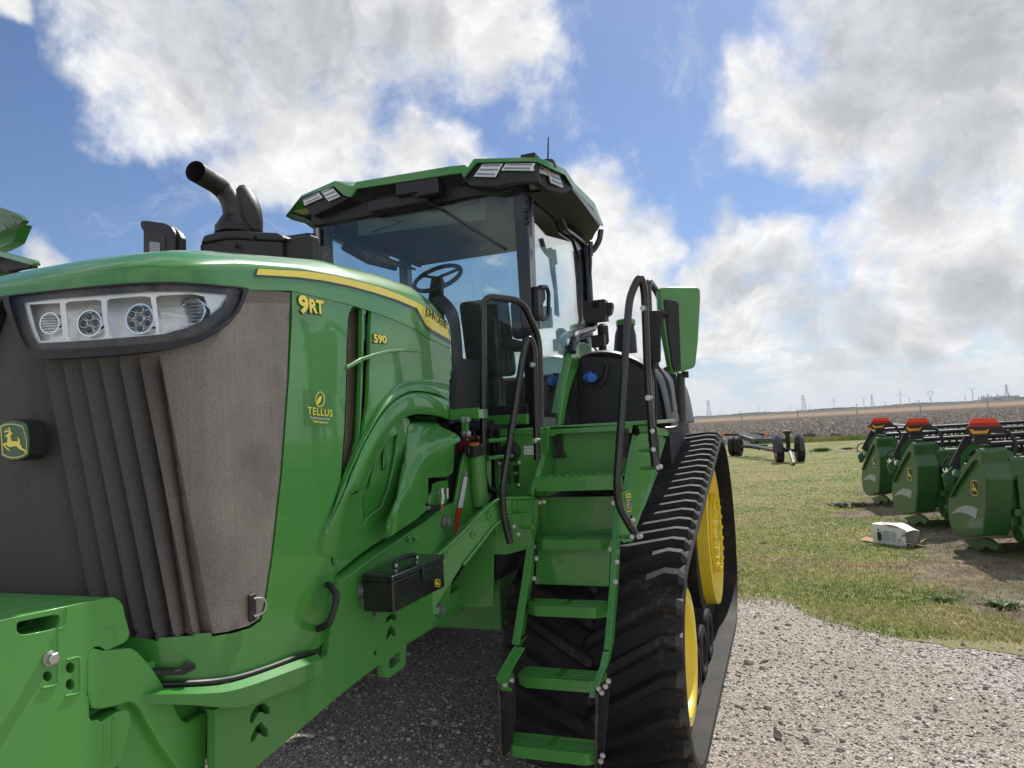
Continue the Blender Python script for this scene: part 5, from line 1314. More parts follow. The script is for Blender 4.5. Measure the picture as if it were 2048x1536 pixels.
mb = MB().mat('paper_white'); plate_mb(mb, z('O', (1110, 660), (1238, 660), (1238, 764), (1112, 764)), PY(YB - .001), .001); mb.mat('print_black')
for x in (1143, 1196): plate_mb(mb, z('O', (x, 662), (x + 3, 662), (x + 3, 762), (x, 762)), PY(YB - .002), .0005)
for x, y, w, h in [(1118, 690, 12, 10), (1122, 725, 8, 8), (1152, 680, 14, 6), (1154, 700, 10, 4), (1172, 730, 12, 10), (1170, 680, 14, 12), (1206, 690, 24, 5), (1206, 715, 24, 5), (1206, 740, 24, 5), (1150, 740, 12, 6)]: plate_mb(mb, z('O', (x, y), (x + w, y), (x + w, y + h), (x, y + h)), PY(YB - .002), .0005)
mb.build('instruction_plate', BOX)
# ---- ladder
LX0, LX1 = .76, 1.18
LAD = MB().mat('green_paint')
STEPS = [(3.03, .53), (3.20, .775), (3.38, 1.06), (3.56, 1.355)]
def rail_y(zv): return float(np.interp(zv, [.30, .53, .775, 1.06, 1.355, 1.67, 1.95], [2.95, 3.03, 3.20, 3.38, 3.56, 3.60, 3.78]))
LADDER = thing  # placeholder
def ladder():
    root = MB().mat('green_paint')
    # upper riser plates
    plate_mb(root, z('Z', (240, 880), (1085, 868), (1065, 1330), (160, 1345)), PY(3.74), .006)
    plate_mb(root, z('H', (330, 370), (712, 372), (700, 586), (312, 572)), PY(3.62), .006)
    L = root.build('ladder', TR, bevel=.002)
    # side rails: channel section (outer web + front flange)
    mb = MB().mat('green_paint')
    left = z('H', (300, 130), (340, 115), (365, 110), (330, 370), (305, 480), (300, 575), (285, 700), (248, 1005), (200, 1060), (190, 1110), (145, 1128), (115, 1062), (215, 897), (195, 888), (250, 600))
    mb = MB().mat('green_paint')
    def flange(pts, Ys, w=.034):
        r = [U(*q, Y=y) for q, y in zip(pts, Ys)]
        patch_mb(mb, [r, [p + np.array([w, 0, 0]) for p in r]], .006)
        patch_mb(mb, [r, [p + np.array([0, .17, .0]) for p in r]], .006)
    flange(z('H', (300, 130), (275, 380), (250, 560), (225, 720), (198, 888)), [3.60, 3.52, 3.42, 3.33, 3.24])
    flange(z('H', (212, 900), (150, 1000), (115, 1062), (140, 1128)), [3.23, 3.13, 3.06, 3.03], .05)
    mb.build('rail', L, bevel=.002)
    mb = MB().mat('green_paint')
    def flange2(pts, Ys, w=-.030):
        r = [U(*q, Y=y) for q, y in zip(pts, Ys)]
        patch_mb(mb, [r, [p + np.array([w, 0, 0]) for p in r]], .006); patch_mb(mb, [r, [p + np.array([0, .075, 0]) for p in r]], .006)
    flange2(z('H', (762, 130), (748, 330), (738, 560), (722, 760), (708, 918)), [3.60, 3.52, 3.42, 3.33, 3.24])
    flange2(z('H', (703, 925), (690, 1000), (665, 1060), (628, 1170)), [3.23, 3.16, 3.12, 3.08])
    mb.build('rail', L, bevel=.002)
    # treads
    for i, (y, zz) in enumerate(STEPS):
        x0, x1 = LX0 + (.005 if i else -.01), LX1 - .005 + (0.01 if i == 0 else 0); d = .17
        mb = MB().mat('green_paint')
        outl = [(x0, y + d * .8), (x0, y + .04), (x0 + .05, y), (x1 - .05, y), (x1, y + .04), (x1, y + d * .8)]
        k = len(outl); hgt = .052
        V = [(a, b, zz) for a, b in outl] + [(a, b + .004, zz - hgt) for a, b in outl]
        mb.add(V, [(j, j + 1, k + j + 1, k + j) for j in range(k - 1)] + [(k - 1, 0, k, 2 * k - 1)])
        # lower skirt with angled corners
        # tread top frame
        def strip(a, b): mb.box2((a[0], a[1], zz - .006), (b[0], b[1], zz + .001))
        mb.add([(x0 + .05, y, zz), (x1 - .05, y, zz), (x1 - .03, y + .028, zz), (x0 + .03, y + .028, zz)], [(0, 1, 2, 3)])
        mb.add([(x0 + .05, y, zz), (x0 + .03, y + .028, zz), (x0 + .028, y + d * .8, zz), (x0, y + d * .8, zz), (x0, y + .04, zz)], [(0, 1, 2, 3, 4)])
        mb.add([(x1 - .05, y, zz), (x1, y + .04, zz), (x1, y + d * .8, zz), (x1 - .028, y + d * .8, zz), (x1 - .03, y + .028, zz)], [(0, 1, 2, 3, 4)])
        xm = (x0 + x1) / 2; strip((xm - .018, y + .028), (xm + .018, y + d * .8))
        for r_ in range(3): yy = y + .045 + r_ * .034; strip((x0 + .028, yy), (x1 - .028, yy + .010))
        strip((x0, y + d * .76), (x1, y + d * .82))
        # serrations
        for r_ in range(4):
            yy = y + .028 + r_ * .034
            for q in range(34):
                xx = x0 + .035 + (x1 - x0 - .07) * q / 33
                if abs(xx - xm) < .018: continue
                mb.add([(xx - .0035, yy, zz), (xx, yy + .003, zz + .007), (xx + .0035, yy, zz), (xx, yy + .008, zz)], [(0, 1, 2), (0, 3, 1), (2, 1, 3)])
        mb.build('step', L, bevel=.002 if i else .003)
    # rubber side hangers of the lowest step
    for s_, pts in ((0, z('H', (112, 1090), (145, 1120), (205, 1085), (210, 1250), (190, 1440), (150, 1480), (128, 1400), (118, 1250))), (1, z('H', (630, 1125), (700, 1060), (705, 1090), (690, 1300), (675, 1460), (660, 1536), (630, 1530), (628, 1300)))):
        plate('rubber_hanger', 'rubber', pts, PY(3.04), .012, L)
        e = pts[0], pts[-2]
        mb = MB().mat('worn_rubber')
        x_ = [U(*q, Y=3.03) for q in (z('H', (120, 1095), (125, 1200), (130, 1330), (138, 1470)) if s_ == 0 else z('H', (640, 1140), (636, 1270), (634, 1400), (632, 1536)))]
        mb.tube(catmull([p + np.array([random.uniform(-.003, .003), 0, 0]) for p in x_], 8), [.007 + random.uniform(-.003, .004) for _ in range(25)], 6); mb.build('frayed_edge', L)
    mb = MB().mat('zinc')
    for q in [(340, 145), (362, 142), (312, 375), (322, 438), (310, 542), (745, 455), (737, 560), (725, 147), (710, 390), (195, 1075), (160, 1100), (700, 1080), (685, 1108), (665, 1140), (650, 1120), (670, 1470), (660, 1500)]:
        p = U(*z('H', q)[0], Y=3.585 if q[1] < 400 else (3.40 if q[1] < 600 else 3.02)); mb.bolt(p, (0, -1, 0), .0085, .012)
    mb.build('ladder_bolt', L)
    return L
LADDER = ladder()
# ---- upper platform step with side wings
mb = MB().mat('green_paint')
pa = U(*z('Z', (175, 655))[0], Y=3.60); pb = U(*z('Z', (1165, 655))[0], Y=3.60)
mb.box2((pa[0], 3.60, pa[2] - .075), (pb[0], 3.606, pa[2])); mb.box2((pa[0], 3.606, pa[2] - .006), (pb[0], 3.86, pa[2]))
for k in range(9):
    for j in range(4): x = pa[0] + .03 + (pb[0] - pa[0] - .06) * (k + .5 * (j % 2)) / 9; mb.lathe((x, 3.64 + j * .05, pa[2]), (0, 0, 1), [(0, .014), (.004, .010), (.004, .006), (0, .005)], 10)
PLAT = mb.build('upper_step', LADDER, bevel=.003)
plate('riser', 'dusty_green', z('Z', (400, 90), (1230, 70), (1240, 600), (400, 615)), PY(3.86), .01, LADDER)
mb = MB().mat('green_paint'); plate_mb(mb, z('Z', (290, 95), (350, 80), (640, 68), (1280, 45), (1260, 150), (1100, 128), (480, 155), (400, 165), (390, 185), (290, 190)), PY(3.80), .02); mb.box2((.75, 3.80, 1.925), (1.40, 4.6, 1.945)); mb.build('deck_edge', LADDER, bevel=.003)
latch(z('Z', (450, 225))[0], 3.845, LADDER, 1.25); latch(z('Z', (1200, 215))[0], 3.82, LADDER, 1.25)
# left wing
mb = MB().mat('green_paint')
a0, a1 = U(*z('Z', (358, 172))[0], Y=3.84), U(*z('Z', (300, 205))[0], Y=3.80); b0, b1 = U(*z('Z', (225, 645))[0], Y=3.62), U(*z('Z', (165, 655))[0], Y=3.60)
patch_mb(mb, [[a1, a0], [b1, b0]], .006); c0_, c1_ = U(*z('Z', (400, 190))[0], Y=3.86), U(*z('Z', (400, 640))[0], Y=3.86); patch_mb(mb, [[a0, c0_], [b0, c1_]], .005)
patch_mb(mb, [[b1 + np.array([-.006, 0, -.005]), b1 + np.array([.02, .002, -.005])], [U(*z('Z', (100, 830))[0], Y=3.6), U(*z('Z', (150, 870))[0], Y=3.6)]], .006); mb.build('wing', LADDER, bevel=.002)
# right wing: flange + outer side plate
mb = MB().mat('green_paint')
fl_ = [U(*q, Y=y) for q, y in zip(z('Z', (1280, 150), (1230, 400), (1160, 815)), (3.82, 3.70, 3.56))]; fr_ = [U(*q, Y=y) for q, y in zip(z('Z', (1330, 185), (1280, 480), (1225, 785)), (3.80, 3.68, 3.55))]
patch_mb(mb, [fl_, fr_], .006)
side_pl = z('Z', (1325, 190), (1500, 60), (1590, 110), (1640, 220), (1530, 590), (1430, 880), (1250, 1380), (1180, 1400), (1125, 1330), (1125, 1180), (1160, 815), (1228, 785))
PSW = PV(1.215, 3.55, 1.40, 4.15)
plate_mb(mb, side_pl, PSW, .006)
e = [PSW(*q)[0] for q in z('Z', (1645, 215), (1530, 590), (1430, 880), (1245, 1390))]; mb.tube(e, .010, 4)
e = [PSW(*q)[0] for q in z('Z', (1560, 590), (1420, 960), (1180, 1400))]; mb.tube(e, .006, 4)
mb.build('side_plate', LADDER, bevel=.002)
PSW2 = lambda a, b: (PSW(a, b)[0] + PSW(a, b)[1] * .003, PSW(a, b)[1]); PSW3 = lambda a, b: (PSW(a, b)[0] + PSW(a, b)[1] * .004, PSW(a, b)[1])
mb = MB().mat('yellow_decal'); plate_mb(mb, z('Z', (1198, 842), (1253, 833), (1264, 1038), (1215, 1048)), PSW2, .001); mb.mat('print_black'); plate_mb(mb, z('Z', (1204, 893), (1253, 884), (1258, 1026), (1218, 1034)), PSW3, .001)
for k in range(4): x = 1210 + k; plate_mb(mb, z('Z', (1210 + k * 9, 850), (1214 + k * 9, 849), (1216 + k * 9, 872), (1212 + k * 9, 873)), PSW3, .001)
mb.mat('paper_white')
for k in range(5): plate_mb(mb, z('Z', (1207 + k * 1.5, 908 + k * 24), (1247 - (k % 2) * 8, 900 + k * 24), (1248 - (k % 2) * 8, 909 + k * 24), (1208 + k * 1.5, 917 + k * 24)), lambda a, b: (PSW(a, b)[0] + PSW(a, b)[1] * .005, PSW(a, b)[1]), .001)
mb.build('warning_label', LADDER)
mb = MB().mat('green_paint'); plate_mb(mb, z('Z', (1345, 60), (1470, 62), (1640, 100), (1700, 140), (1690, 185), (1560, 175), (1440, 110), (1350, 105)), PV(1.3, 3.9, 1.5, 4.2), .03); mb.build('fender_bracket', LADDER, bevel=.004)
# ---- handrails
def rail_obj(pts, r=.0165, mat='gloss_black', name='handrail', rounds=.10):
    mb = MB().mat(mat); mb.tube([U(*q, Y=y) for q, y in pts], r, 14, rounds=rounds, seg=6); return mb.build(name, TR, smooth=50)
G = lambda x, y: z('G', (x, y))[0]
h1 = rail_obj([(G(280, 1482), 3.55), (G(232, 1470), 3.50), (G(205, 1400), 3.46), (G(205, 1100), 3.46), (G(203, 600), 3.46), (G(203, 330), 3.46), (G(235, 288), 3.48), (G(440, 310), 3.62), (G(540, 520), 3.80), (G(552, 640), 3.8), (G(558, 1000), 3.8), (G(560, 1180), 3.78), (G(535, 1290), 3.72)], .0185, rounds=.07)
h2_ = rail_obj([(G(370, 1800), 3.42), (G(330, 1640), 3.40), (G(318, 1480), 3.38), (G(395, 1000), 3.46), (G(450, 640), 3.50), (G(485, 530), 3.52), (G(517, 600), 3.56), (G(528, 1000), 3.58), (G(536, 1290), 3.58)], .0185, rounds=.09)
h3 = rail_obj([(z('Z', (1330, 1330))[0], 3.48), (z('Z', (1260, 1220))[0], 3.44), (z('Z', (1120, 970))[0], 3.40), (z('Z', (1100, 760))[0], 3.38), (G(1055, 1000), 3.42), (G(1085, 500), 3.46), (G(1105, 280), 3.48), (G(1170, 150), 3.50), (G(1195, 250), 3.56), (G(1215, 800), 3.58), (G(1245, 1180), 3.58), (G(1260, 1330), 3.56)], .0195, rounds=.06)
h4 = rail_obj([(G(1240, 1180), 3.74), (G(1225, 500), 3.74), (G(1213, 175), 3.74), (G(1280, 270), 3.95), (G(1330, 420), 4.15), (G(1420, 620), 4.3), (G(1430, 1060), 4.3), (G(1395, 1100), 4.25), (G(1300, 1105), 4.2)], .0185, rounds=.07)
mb = MB().mat('zinc')
for q, y in [(G(515, 706), 3.55), (G(532, 1170), 3.55), (G(1192, 360), 3.53), (G(1225, 908), 3.54)]: mb.cyl(U(*q, Y=y) + np.array([-.004, -.02, 0]), U(*q, Y=y) + np.array([0, .03, 0]), .014, 14); mb.bolt(U(*q, Y=y) + np.array([0, -.018, 0]), (0, -1, 0), .009, .01)
mb.build('rail_bolt', h3)
mb = MB().mat('green_paint')
for q, y in [(z('O', (725, 600))[0], 3.5), (z('O', (725, 805))[0], 3.5)]: p = U(*q, Y=y); mb.cyl(p + np.array([-.02, 0, 0]), p + np.array([.06, .15, 0]), .012, 10)
for q, y in [(z('T', (1730, 985))[0], 3.42), (z('Z', (1200, 1330))[0], 3.5), (z('Z', (1430, 340))[0], 3.6), (z('Z', (1440, 130))[0], 3.6), (z('Z', (1450, 545))[0], 3.6)]:
    p = U(*q, Y=y); mb.cyl(p + np.array([-.035, .02, 0]), p + np.array([.04, 0, 0]), .012, 12)
mb.build('rail_bracket', h3)
mb = MB().mat('zinc')
for q, y in [(z('Z', (1510, 125))[0], 3.54), (z('Z', (1520, 335))[0], 3.54), (z('Z', (1600, 530))[0], 3.54), (z('Z', (1575, 540))[0], 3.54), (z('Z', (1290, 1135))[0], 3.42), (z('Z', (1275, 1330))[0], 3.42), (z('Z', (1375, 1320))[0], 3.44), (z('Z', (1355, 1325))[0], 3.44), (z('T', (1590, 978))[0], 3.38), (z('T', (1645, 1075))[0], 3.38), (z('O', (612, 805))[0], 3.44)]:
    p = U(*q, Y=y); mb.bolt(p, (0, -1, 0), .009, .014)
mb.build('bracket_bolt', h3)
mb = MB().mat('gloss_black'); plate_mb(mb, z('Z', (1480, 80), (1555, 75), (1580, 240), (1590, 560), (1545, 580), (1500, 500)), PY(3.565), .012); plate_mb(mb, z('Z', (1250, 1085), (1275, 1085), (1300, 1250), (1330, 1320), (1280, 1395), (1250, 1350), (1245, 1240)), PY(3.46), .01); mb.build('rail_mount', h3, bevel=.002)

# ---- door mirror on the rail
MR = MB().mat('green_paint')
mf = z('X', (1035, 842), (1410, 842), (1425, 860), (1425, 1000)) + [(1391, 700)] + [(1388, 730), (1384, 736), (1358, 748), (1350, 740)] + z('G', (1345, 680), (1300, 400), (1285, 300))
mirror_front = z('G', (1282, 232), (1315, 225), (1510, 224), (1540, 232), (1542, 300), (1528, 560), (1512, 700), (1505, 722), (1405, 752), (1362, 757), (1350, 730), (1318, 560), (1290, 400), (1283, 320))
plate_mb(MR, mirror_front, PV(1.46, 3.80, 1.75, 3.92), .07)
MIR = MR.build('side_mirror', TR, bevel=.016, seg=4)
PM = PV(1.46, 3.80, 1.75, 3.92); PM2 = lambda a, b: (PM(a, b)[0] + PM(a, b)[1] * .012, PM(a, b)[1])
plate('mirror_cover', 'black_plastic', z('G', (1312, 308), (1325, 306), (1392, 318), (1402, 328), (1418, 735), (1378, 752), (1362, 720), (1335, 520)), PM2, .02, MIR, bevel=.006, seg=3)
plate('mirror_glass', 'mirror_glass', shrink(mirror_front, .9), lambda a, b: (PM(a, b)[0] - PM(a, b)[1] * .075, PM(a, b)[1]), .004, MIR)
mb = MB().mat('black_plastic'); plate_mb(mb, z('G', (1222, 372), (1300, 372), (1318, 385), (1300, 410), (1290, 440), (1288, 680), (1280, 688), (1240, 686), (1228, 600)), PY(3.70), .04)
mb.tube([U(*G(1260, 690), Y=3.7), U(*G(1262, 730), Y=3.7)], .02, 10); mb.tube([U(*G(1300, 385), Y=3.72), U(*G(1330, 390), Y=3.8)], .02, 10)
mb.tube([U(*G(1250, 720), Y=3.68), U(*G(1268, 850), Y=3.68), U(*G(1265, 1000), Y=3.68), U(*G(1262, 1100), Y=3.68)], .007, 8); mb.tube([U(*G(1408, 750), Y=4.0), U(*G(1412, 1000), Y=4.1)], .014, 8); mb.box(U(*G(1445, 765), Y=3.95), (.035, .03, .035))
mb.tube([U(*G(1380, 760), Y=4.1), U(*G(1395, 900), Y=4.1), U(*G(1418, 1040), Y=4.1)], .01, 8)
mb.build('mirror_arm', MIR, bevel=.003)

# ---- tracks
TX0, TX1 = .54, 1.50
ci, ri, cd, rd = np.array([4.16, .61]), .555, np.array([6.80, .885]), .83
def track_path():
    d = cd - ci; L = np.linalg.norm(d); base = math.atan2(d[1], d[0]); off = math.acos((ri - rd) / L)
    out = []
    a_top = base + off; a_bot = base - off
    # idler arc from the top tangent round the front to the bottom tangent
    A = np.linspace(a_top, 2 * math.pi + a_bot, 40); out += [(ci + ri * np.array([math.cos(a), math.sin(a)]), a) for a in A]
    n = 24; p0 = out[-1][0]; p1 = cd + rd * np.array([math.cos(a_bot), math.sin(a_bot)])
    out += [(p0 + (p1 - p0) * k / n, a_bot) for k in range(1, n)]
    A = np.linspace(a_bot, a_top, 40); out += [(cd + rd * np.array([math.cos(a), math.sin(a)]), a) for a in A]
    p0 = out[-1][0]; p1 = ci + ri * np.array([math.cos(a_top), math.sin(a_top)])
    out += [(p0 + (p1 - p0) * k / n, a_top) for k in range(1, n)]
    return out
TP_ = track_path(); TPts = np.array([p for p, a in TP_]); TA = np.array([a for p, a in TP_]); TN = np.stack([np.cos(TA), np.sin(TA)], 1)
seg = np.linalg.norm(np.roll(TPts, -1, 0) - TPts, axis=1); cum = np.concatenate([[0], np.cumsum(seg)]); TL = cum[-1]
def at_s(s_):
    s_ = s_ % TL; i = int(np.searchsorted(cum, s_, 'right') - 1); i = min(i, len(seg) - 1); f = (s_ - cum[i]) / seg[i]; j = (i + 1) % len(TPts)
    p = TPts[i] * (1 - f) + TPts[j] * f; n = TN[i] * (1 - f) + TN[j] * f; return p, n / np.linalg.norm(n)
def belt(x0, x1):
    mb = MB().mat('rubber'); n = len(TPts); th = .032
    prof = [(x0, 0), (x0, .020), (x0 + .012, .032), (x1 - .012, .032), (x1, .020), (x1, 0), (x1, -.012), (x0, -.012)]
    V = []
    for i in range(n):
        for x, h in prof: p = TPts[i] + TN[i] * h; V.append((x, p[0], p[1]))
    k = len(prof); Fc = [(i * k + j, i * k + (j + 1) % k, ((i + 1) % n) * k + (j + 1) % k, ((i + 1) % n) * k + j) for i in range(n) for j in range(k)]
    mb.add(V, [f for q, f in enumerate(Fc) if q % k != 4]); mb.mat('worn_rubber'); mb.cur = mb.mats.index('worn_rubber'); mb.f += [f for q, f in enumerate(Fc) if q % k == 4]; mb.m += [mb.cur] * n
    # chevron lugs
    P_ = 58; pitch = TL / P_; xm = (x0 + x1) / 2
    for side in (0, 1):
        for q in range(P_):
            s0 = q * pitch + (pitch / 2 if side else 0) + .03
            xs_ = [0, .03, .10, .22, .36, .47, .50]
            V = []
            for m_, u in enumerate(xs_):
                x = (x1 - .004 - u) if side == 0 else (x0 + .004 + u)
                sh = 0.0 if u < .10 else (u - .10) * .50
                hh = [.020, .052, .060, .060, .060, .058, .030][m_]; hw = [.034, .030, .028, .029, .030, .030, .026][m_]; tw = hw * .62
                for ds, h in ((-hw - .012, .030), (-tw, .030 + hh), (tw, .030 + hh), (hw + .012, .030)):
                    p, nn = at_s(s0 - sh * -1.0 + ds); pp = p + nn * h; V.append((x, pp[0], pp[1]))
            Fc = [(a * 4 + b, a * 4 + b + 1, (a + 1) * 4 + b + 1, (a + 1) * 4 + b) for a in range(len(xs_) - 1) for b in range(3)] + [(0, 1, 2, 3), ((len(xs_) - 1) * 4 + 3, (len(xs_) - 1) * 4 + 2, (len(xs_) - 1) * 4 + 1, (len(xs_) - 1) * 4)]
            mb.mat('rubber'); mb.add(V, Fc[3:])
            mb.mat('worn_rubber'); mb.add(V[:8], Fc[:3] + [(0, 1, 2, 3)])
    # guide lugs inside
    mb.mat('rubber')
    for q in range(58):
        V = []
        for dx, ds, h in ((-.06, -.05, -.012), (.06, -.05, -.012), (.06, .05, -.012), (-.06, .05, -.012), (-.03, -.025, -.085), (.03, -.025, -.085), (.03, .025, -.085), (-.03, .025, -.085)):
            p, nn = at_s(q * pitch + ds); pp = p + nn * h; V.append((xm + dx, pp[0], pp[1]))
        mb.add(V, [(0, 1, 5, 4), (1, 2, 6, 5), (2, 3, 7, 6), (3, 0, 4, 7), (4, 5, 6, 7)])
    return mb.build('track_belt', TR, bevel=.0, smooth=32)
BL = belt(TX0, TX1)
def wheel_parts(sx, xo):
    """idler, drive wheel and rollers for one track; xo = outer belt edge, sx = outward sign"""
    ax = (sx, 0, 0)
    mb = MB().mat('yellow_paint'); xf = xo - sx * .055; yr = .375
    mb.lathe((xf, ci[0], ci[1]), ax, [(-.12, yr + .01), (-.01, yr), (0, yr - .01), (.0, yr - .055), (-.012, yr - .07), (-.18, yr - .12), (-.20, .15), (-.10, .13), (-.09, .10), (-.09, .001)], 64)
    I = mb.build('idler_wheel', TR, smooth=30)
    mb = MB().mat('rubber'); mb.lathe((xf, ci[0], ci[1]), ax, [(-.32, ri - .014), (-.06, ri - .014), (-.04, ri - .03), (-.035, yr + .03), (-.05, yr + .005), (-.13, yr), (-.13, .2), (-.32, .2)], 64); mb.build('tyre', I, smooth=30)
    mb = MB().mat('yellow_paint')
    for k in range(10): a = 2 * math.pi * k / 10; mb.bolt((xf - sx * .145, ci[0] + .22 * math.cos(a), ci[1] + .22 * math.sin(a)), ax, .014, .016)
    mb.build('wheel_bolt', I)
    mb = MB().mat('yellow_paint'); xd = xo - sx * .11; yd = .62
    mb.lathe((xd, cd[0], cd[1]), ax, [(-.15, yd + .02), (-.01, yd + .01), (0, yd), (0, yd - .03), (-.02, yd - .04), (-.25, yd - .09), (-.32, .46), (-.32, .001)], 72)
    D = mb.build('drive_wheel', TR, smooth=30)
    mb = MB().mat('rubber'); mb.lathe((xd, cd[0], cd[1]), ax, [(-.40, rd - .014), (-.10, rd - .014), (-.09, rd - .03), (-.10, yd + .02), (-.18, yd + .01), (-.18, .3), (-.40, .3)], 64); mb.build('tyre', D, smooth=30)
    mb = MB().mat('yellow_paint'); mb.lathe((xd, cd[0], cd[1]), ax, [(-.33, .345), (-.025, .335), (-.02, .355), (.005, .355), (.005, .30), (-.01, .28), (-.01, .12), (.02, .10), (.02, .001)], 48)
    for k in range(20):
        a = 2 * math.pi * k / 20; c = np.array([xd + sx * .01, cd[0] + .325 * math.cos(a), cd[1] + .325 * math.sin(a)]); mb.bolt(c, ax, .019, .020)
        a2 = a + .15; r1 = .36; mb.box((xd - sx * .17, cd[0] + .345 * math.cos(a2), cd[1] + .345 * math.sin(a2)), (.29, .022, .03))
    mb.build('hub', D, smooth=30)
    for y, zz in ((4.98, .045 + .19), (5.42, .045 + .19), (5.86, .05 + .19)):
        mb = MB().mat('rubber'); mb.lathe((xo - sx * .12, y, zz), ax, [(-.25, .19), (-.01, .19), (0, .18), (0, .135), (-.02, .12), (-.10, .10), (-.10, .001)], 36); R_ = mb.build('roller', TR, smooth=30)
        mb = MB().mat('gloss_black'); mb.lathe((xo - sx * .195, y, zz), ax, [(0, .10), (.03, .08), (.03, .001)], 24); mb.build('roller_cap', R_)
    mb = MB().mat('interior'); mb.box2((xo - sx * .62, 4.3, .30), (xo - sx * .35, 6.6, .62)); mb.box2((xo - sx * .50, 4.1, .45), (xo - sx * .40, 6.9, .75)); mb.cyl((xo - sx * 1.3, cd[0], cd[1]), (xo - sx * .15, cd[0], cd[1]), .2, 20); mb.build('track_frame', TR)
wheel_parts(1, TX1)
mb = MB().mat('tank_plastic'); mb.box2((-1.45, 5.75, .95), (.55, 8.6, 2.15)); mb.box2((-1.2, 6.6, 2.15), (.5, 8.2, 2.45)); mb.build('rear_shade_body', TR, bevel=.05, seg=3)  # plain rear bulk, added to keep sun off the ground under the frame
BR_ = BL.copy(); COL.objects.link(BR_); BR_.scale.x = -1; BR_.location.x = -BL.location.x - .56
wheel_parts(-1, 2 * XC - TX1 - .56)
# ================================================================ CAB
def pP(*p): return z('P', *p)
def pQ(*p): return z('Q', *p)
YF = 3.95
top = [(pP((150, 580))[0], 'Y', 4.08), (pP((575, 395))[0], 'Y', YF), (pP((650, 415))[0], 'Y', YF), (pP((750, 458))[0], 'Y', YF), (pP((818, 458))[0], 'Y', YF), (pP((845, 408))[0], 'Y', YF), (pQ((0, 400))[0], 'Y', YF), (pQ((185, 382))[0], 'Y', YF), (pQ((228, 412))[0], 'Y', YF), (pQ((305, 305))[0], 'Y', YF), (pQ((960, 288))[0], 'Y', YF), (pQ((1120, 290))[0], 'Y', YF + .03), (pQ((1250, 330))[0], 'X', .82), (pQ((1330, 365))[0], 'X', .84), (pQ((1480, 440))[0], 'X', .86), (pQ((1600, 620))[0], 'X', .86), (pQ((1850, 870))[0], 'X', .86), (pQ((1970, 1172))[0], 'X', .84)]
bot = [(pP((118, 618))[0], 'Y', 4.08), (pP((560, 458))[0], 'Y', YF), (pP((690, 580))[0], 'Y', YF), (pP((770, 602))[0], 'Y', YF), (pP((812, 555))[0], 'Y', YF), (pP((848, 495))[0], 'Y', YF), (pQ((0, 503))[0], 'Y', YF), (pQ((150, 485))[0], 'Y', YF), (pQ((172, 547))[0], 'Y', YF), (pQ((335, 352))[0], 'Y', YF), (pQ((960, 333))[0], 'Y', YF), (pQ((1110, 342))[0], 'Y', YF + .03), (pQ((1230, 395))[0], 'X', .82), (pQ((1330, 445))[0], 'X', .84), (pQ((1470, 505))[0], 'X', .86), (pQ((1560, 655))[0], 'X', .86), (pQ((1830, 940))[0], 'X', .86), (pQ((1945, 1160))[0], 'X', .84)]
T3 = [U(*q, **{a: v}) for q, a, v in top]; B3 = [U(*q, **{a: v}) for q, a, v in bot]
mir = lambda p: np.array([2 * XC - p[0], p[1], p[2]])
Tm = [mir(p) for p in T3[:11:-1]]; Bm = [mir(p) for p in B3[:11:-1]]
TT = Tm + T3; BB = Bm + B3
cen = np.array([XC, 4.95, 3.72])
mb = MB().mat('green_paint')
def pull(p, f, dz): q = p + (cen - p) * f; q[2] = p[2] + (cen[2] - p[2]) * min(1, f * 1.4) + dz; return q
patch_mb(mb, [[p + np.array([0, .02, .0]) for p in BB], BB, TT, [pull(p, .10, .01) for p in TT], [pull(p, .35, .02) for p in TT], [pull(p, .7, .02) for p in TT], [cen + (p - cen) * .02 for p in TT]])
ROOF = mb.build('cab_roof', TR, smooth=30, bevel=.004)
# black mouldings that carry the lamps
mb = MB().mat('black_plastic')
plate_mb(mb, pQ((335, 350), (960, 331), (1112, 340), (1135, 605), (1040, 612), (880, 612), (560, 672), (260, 660), (195, 600), (172, 545)), PY(3.985), .05)
plate_mb(mb, pQ((1108, 340), (1230, 393), (1330, 443), (1470, 503), (1560, 653), (1556, 700), (1480, 742), (1420, 750), (1250, 710), (1128, 605)), PV(.735, 3.985, .865, 4.50), .05)
plate_mb(mb, pP((116, 620), (555, 460), (690, 582), (770, 604), (700, 650), (480, 760), (380, 800), (290, 850), (230, 780), (180, 700)), PY(4.0), .05)
mb.build('roof_fascia', ROOF, bevel=.012, seg=3)
mb = MB().mat('gloss_black')
rA = [U(*q, X=.855) for q in pQ((1560, 690), (1700, 870), (1830, 1045), (1915, 1175))]; rA0 = [U(*q, X=.86) for q in pQ((1562, 655), (1720, 830), (1850, 980), (1940, 1130))]
patch_mb(mb, [rA0, rA], .02)
rB = [np.array([.65, y, 3.40 + .0 * y]) for y in (4.12, 4.6, 5.1, 5.6)]; mb.mat('black_plastic'); patch_mb(mb, [rA, rB], .02)
patch_mb(mb, [[mir(p) for p in rA0], [mir(p) for p in rA], [mir(p) for p in rB]], .02)
patch_mb(mb, [[np.array([x, 5.45, 3.52]) for x in (-1.08, .80)], [np.array([x, 5.66, 3.455]) for x in (-.95, .68)]], .04)
mb.build('roof_underside', ROOF)
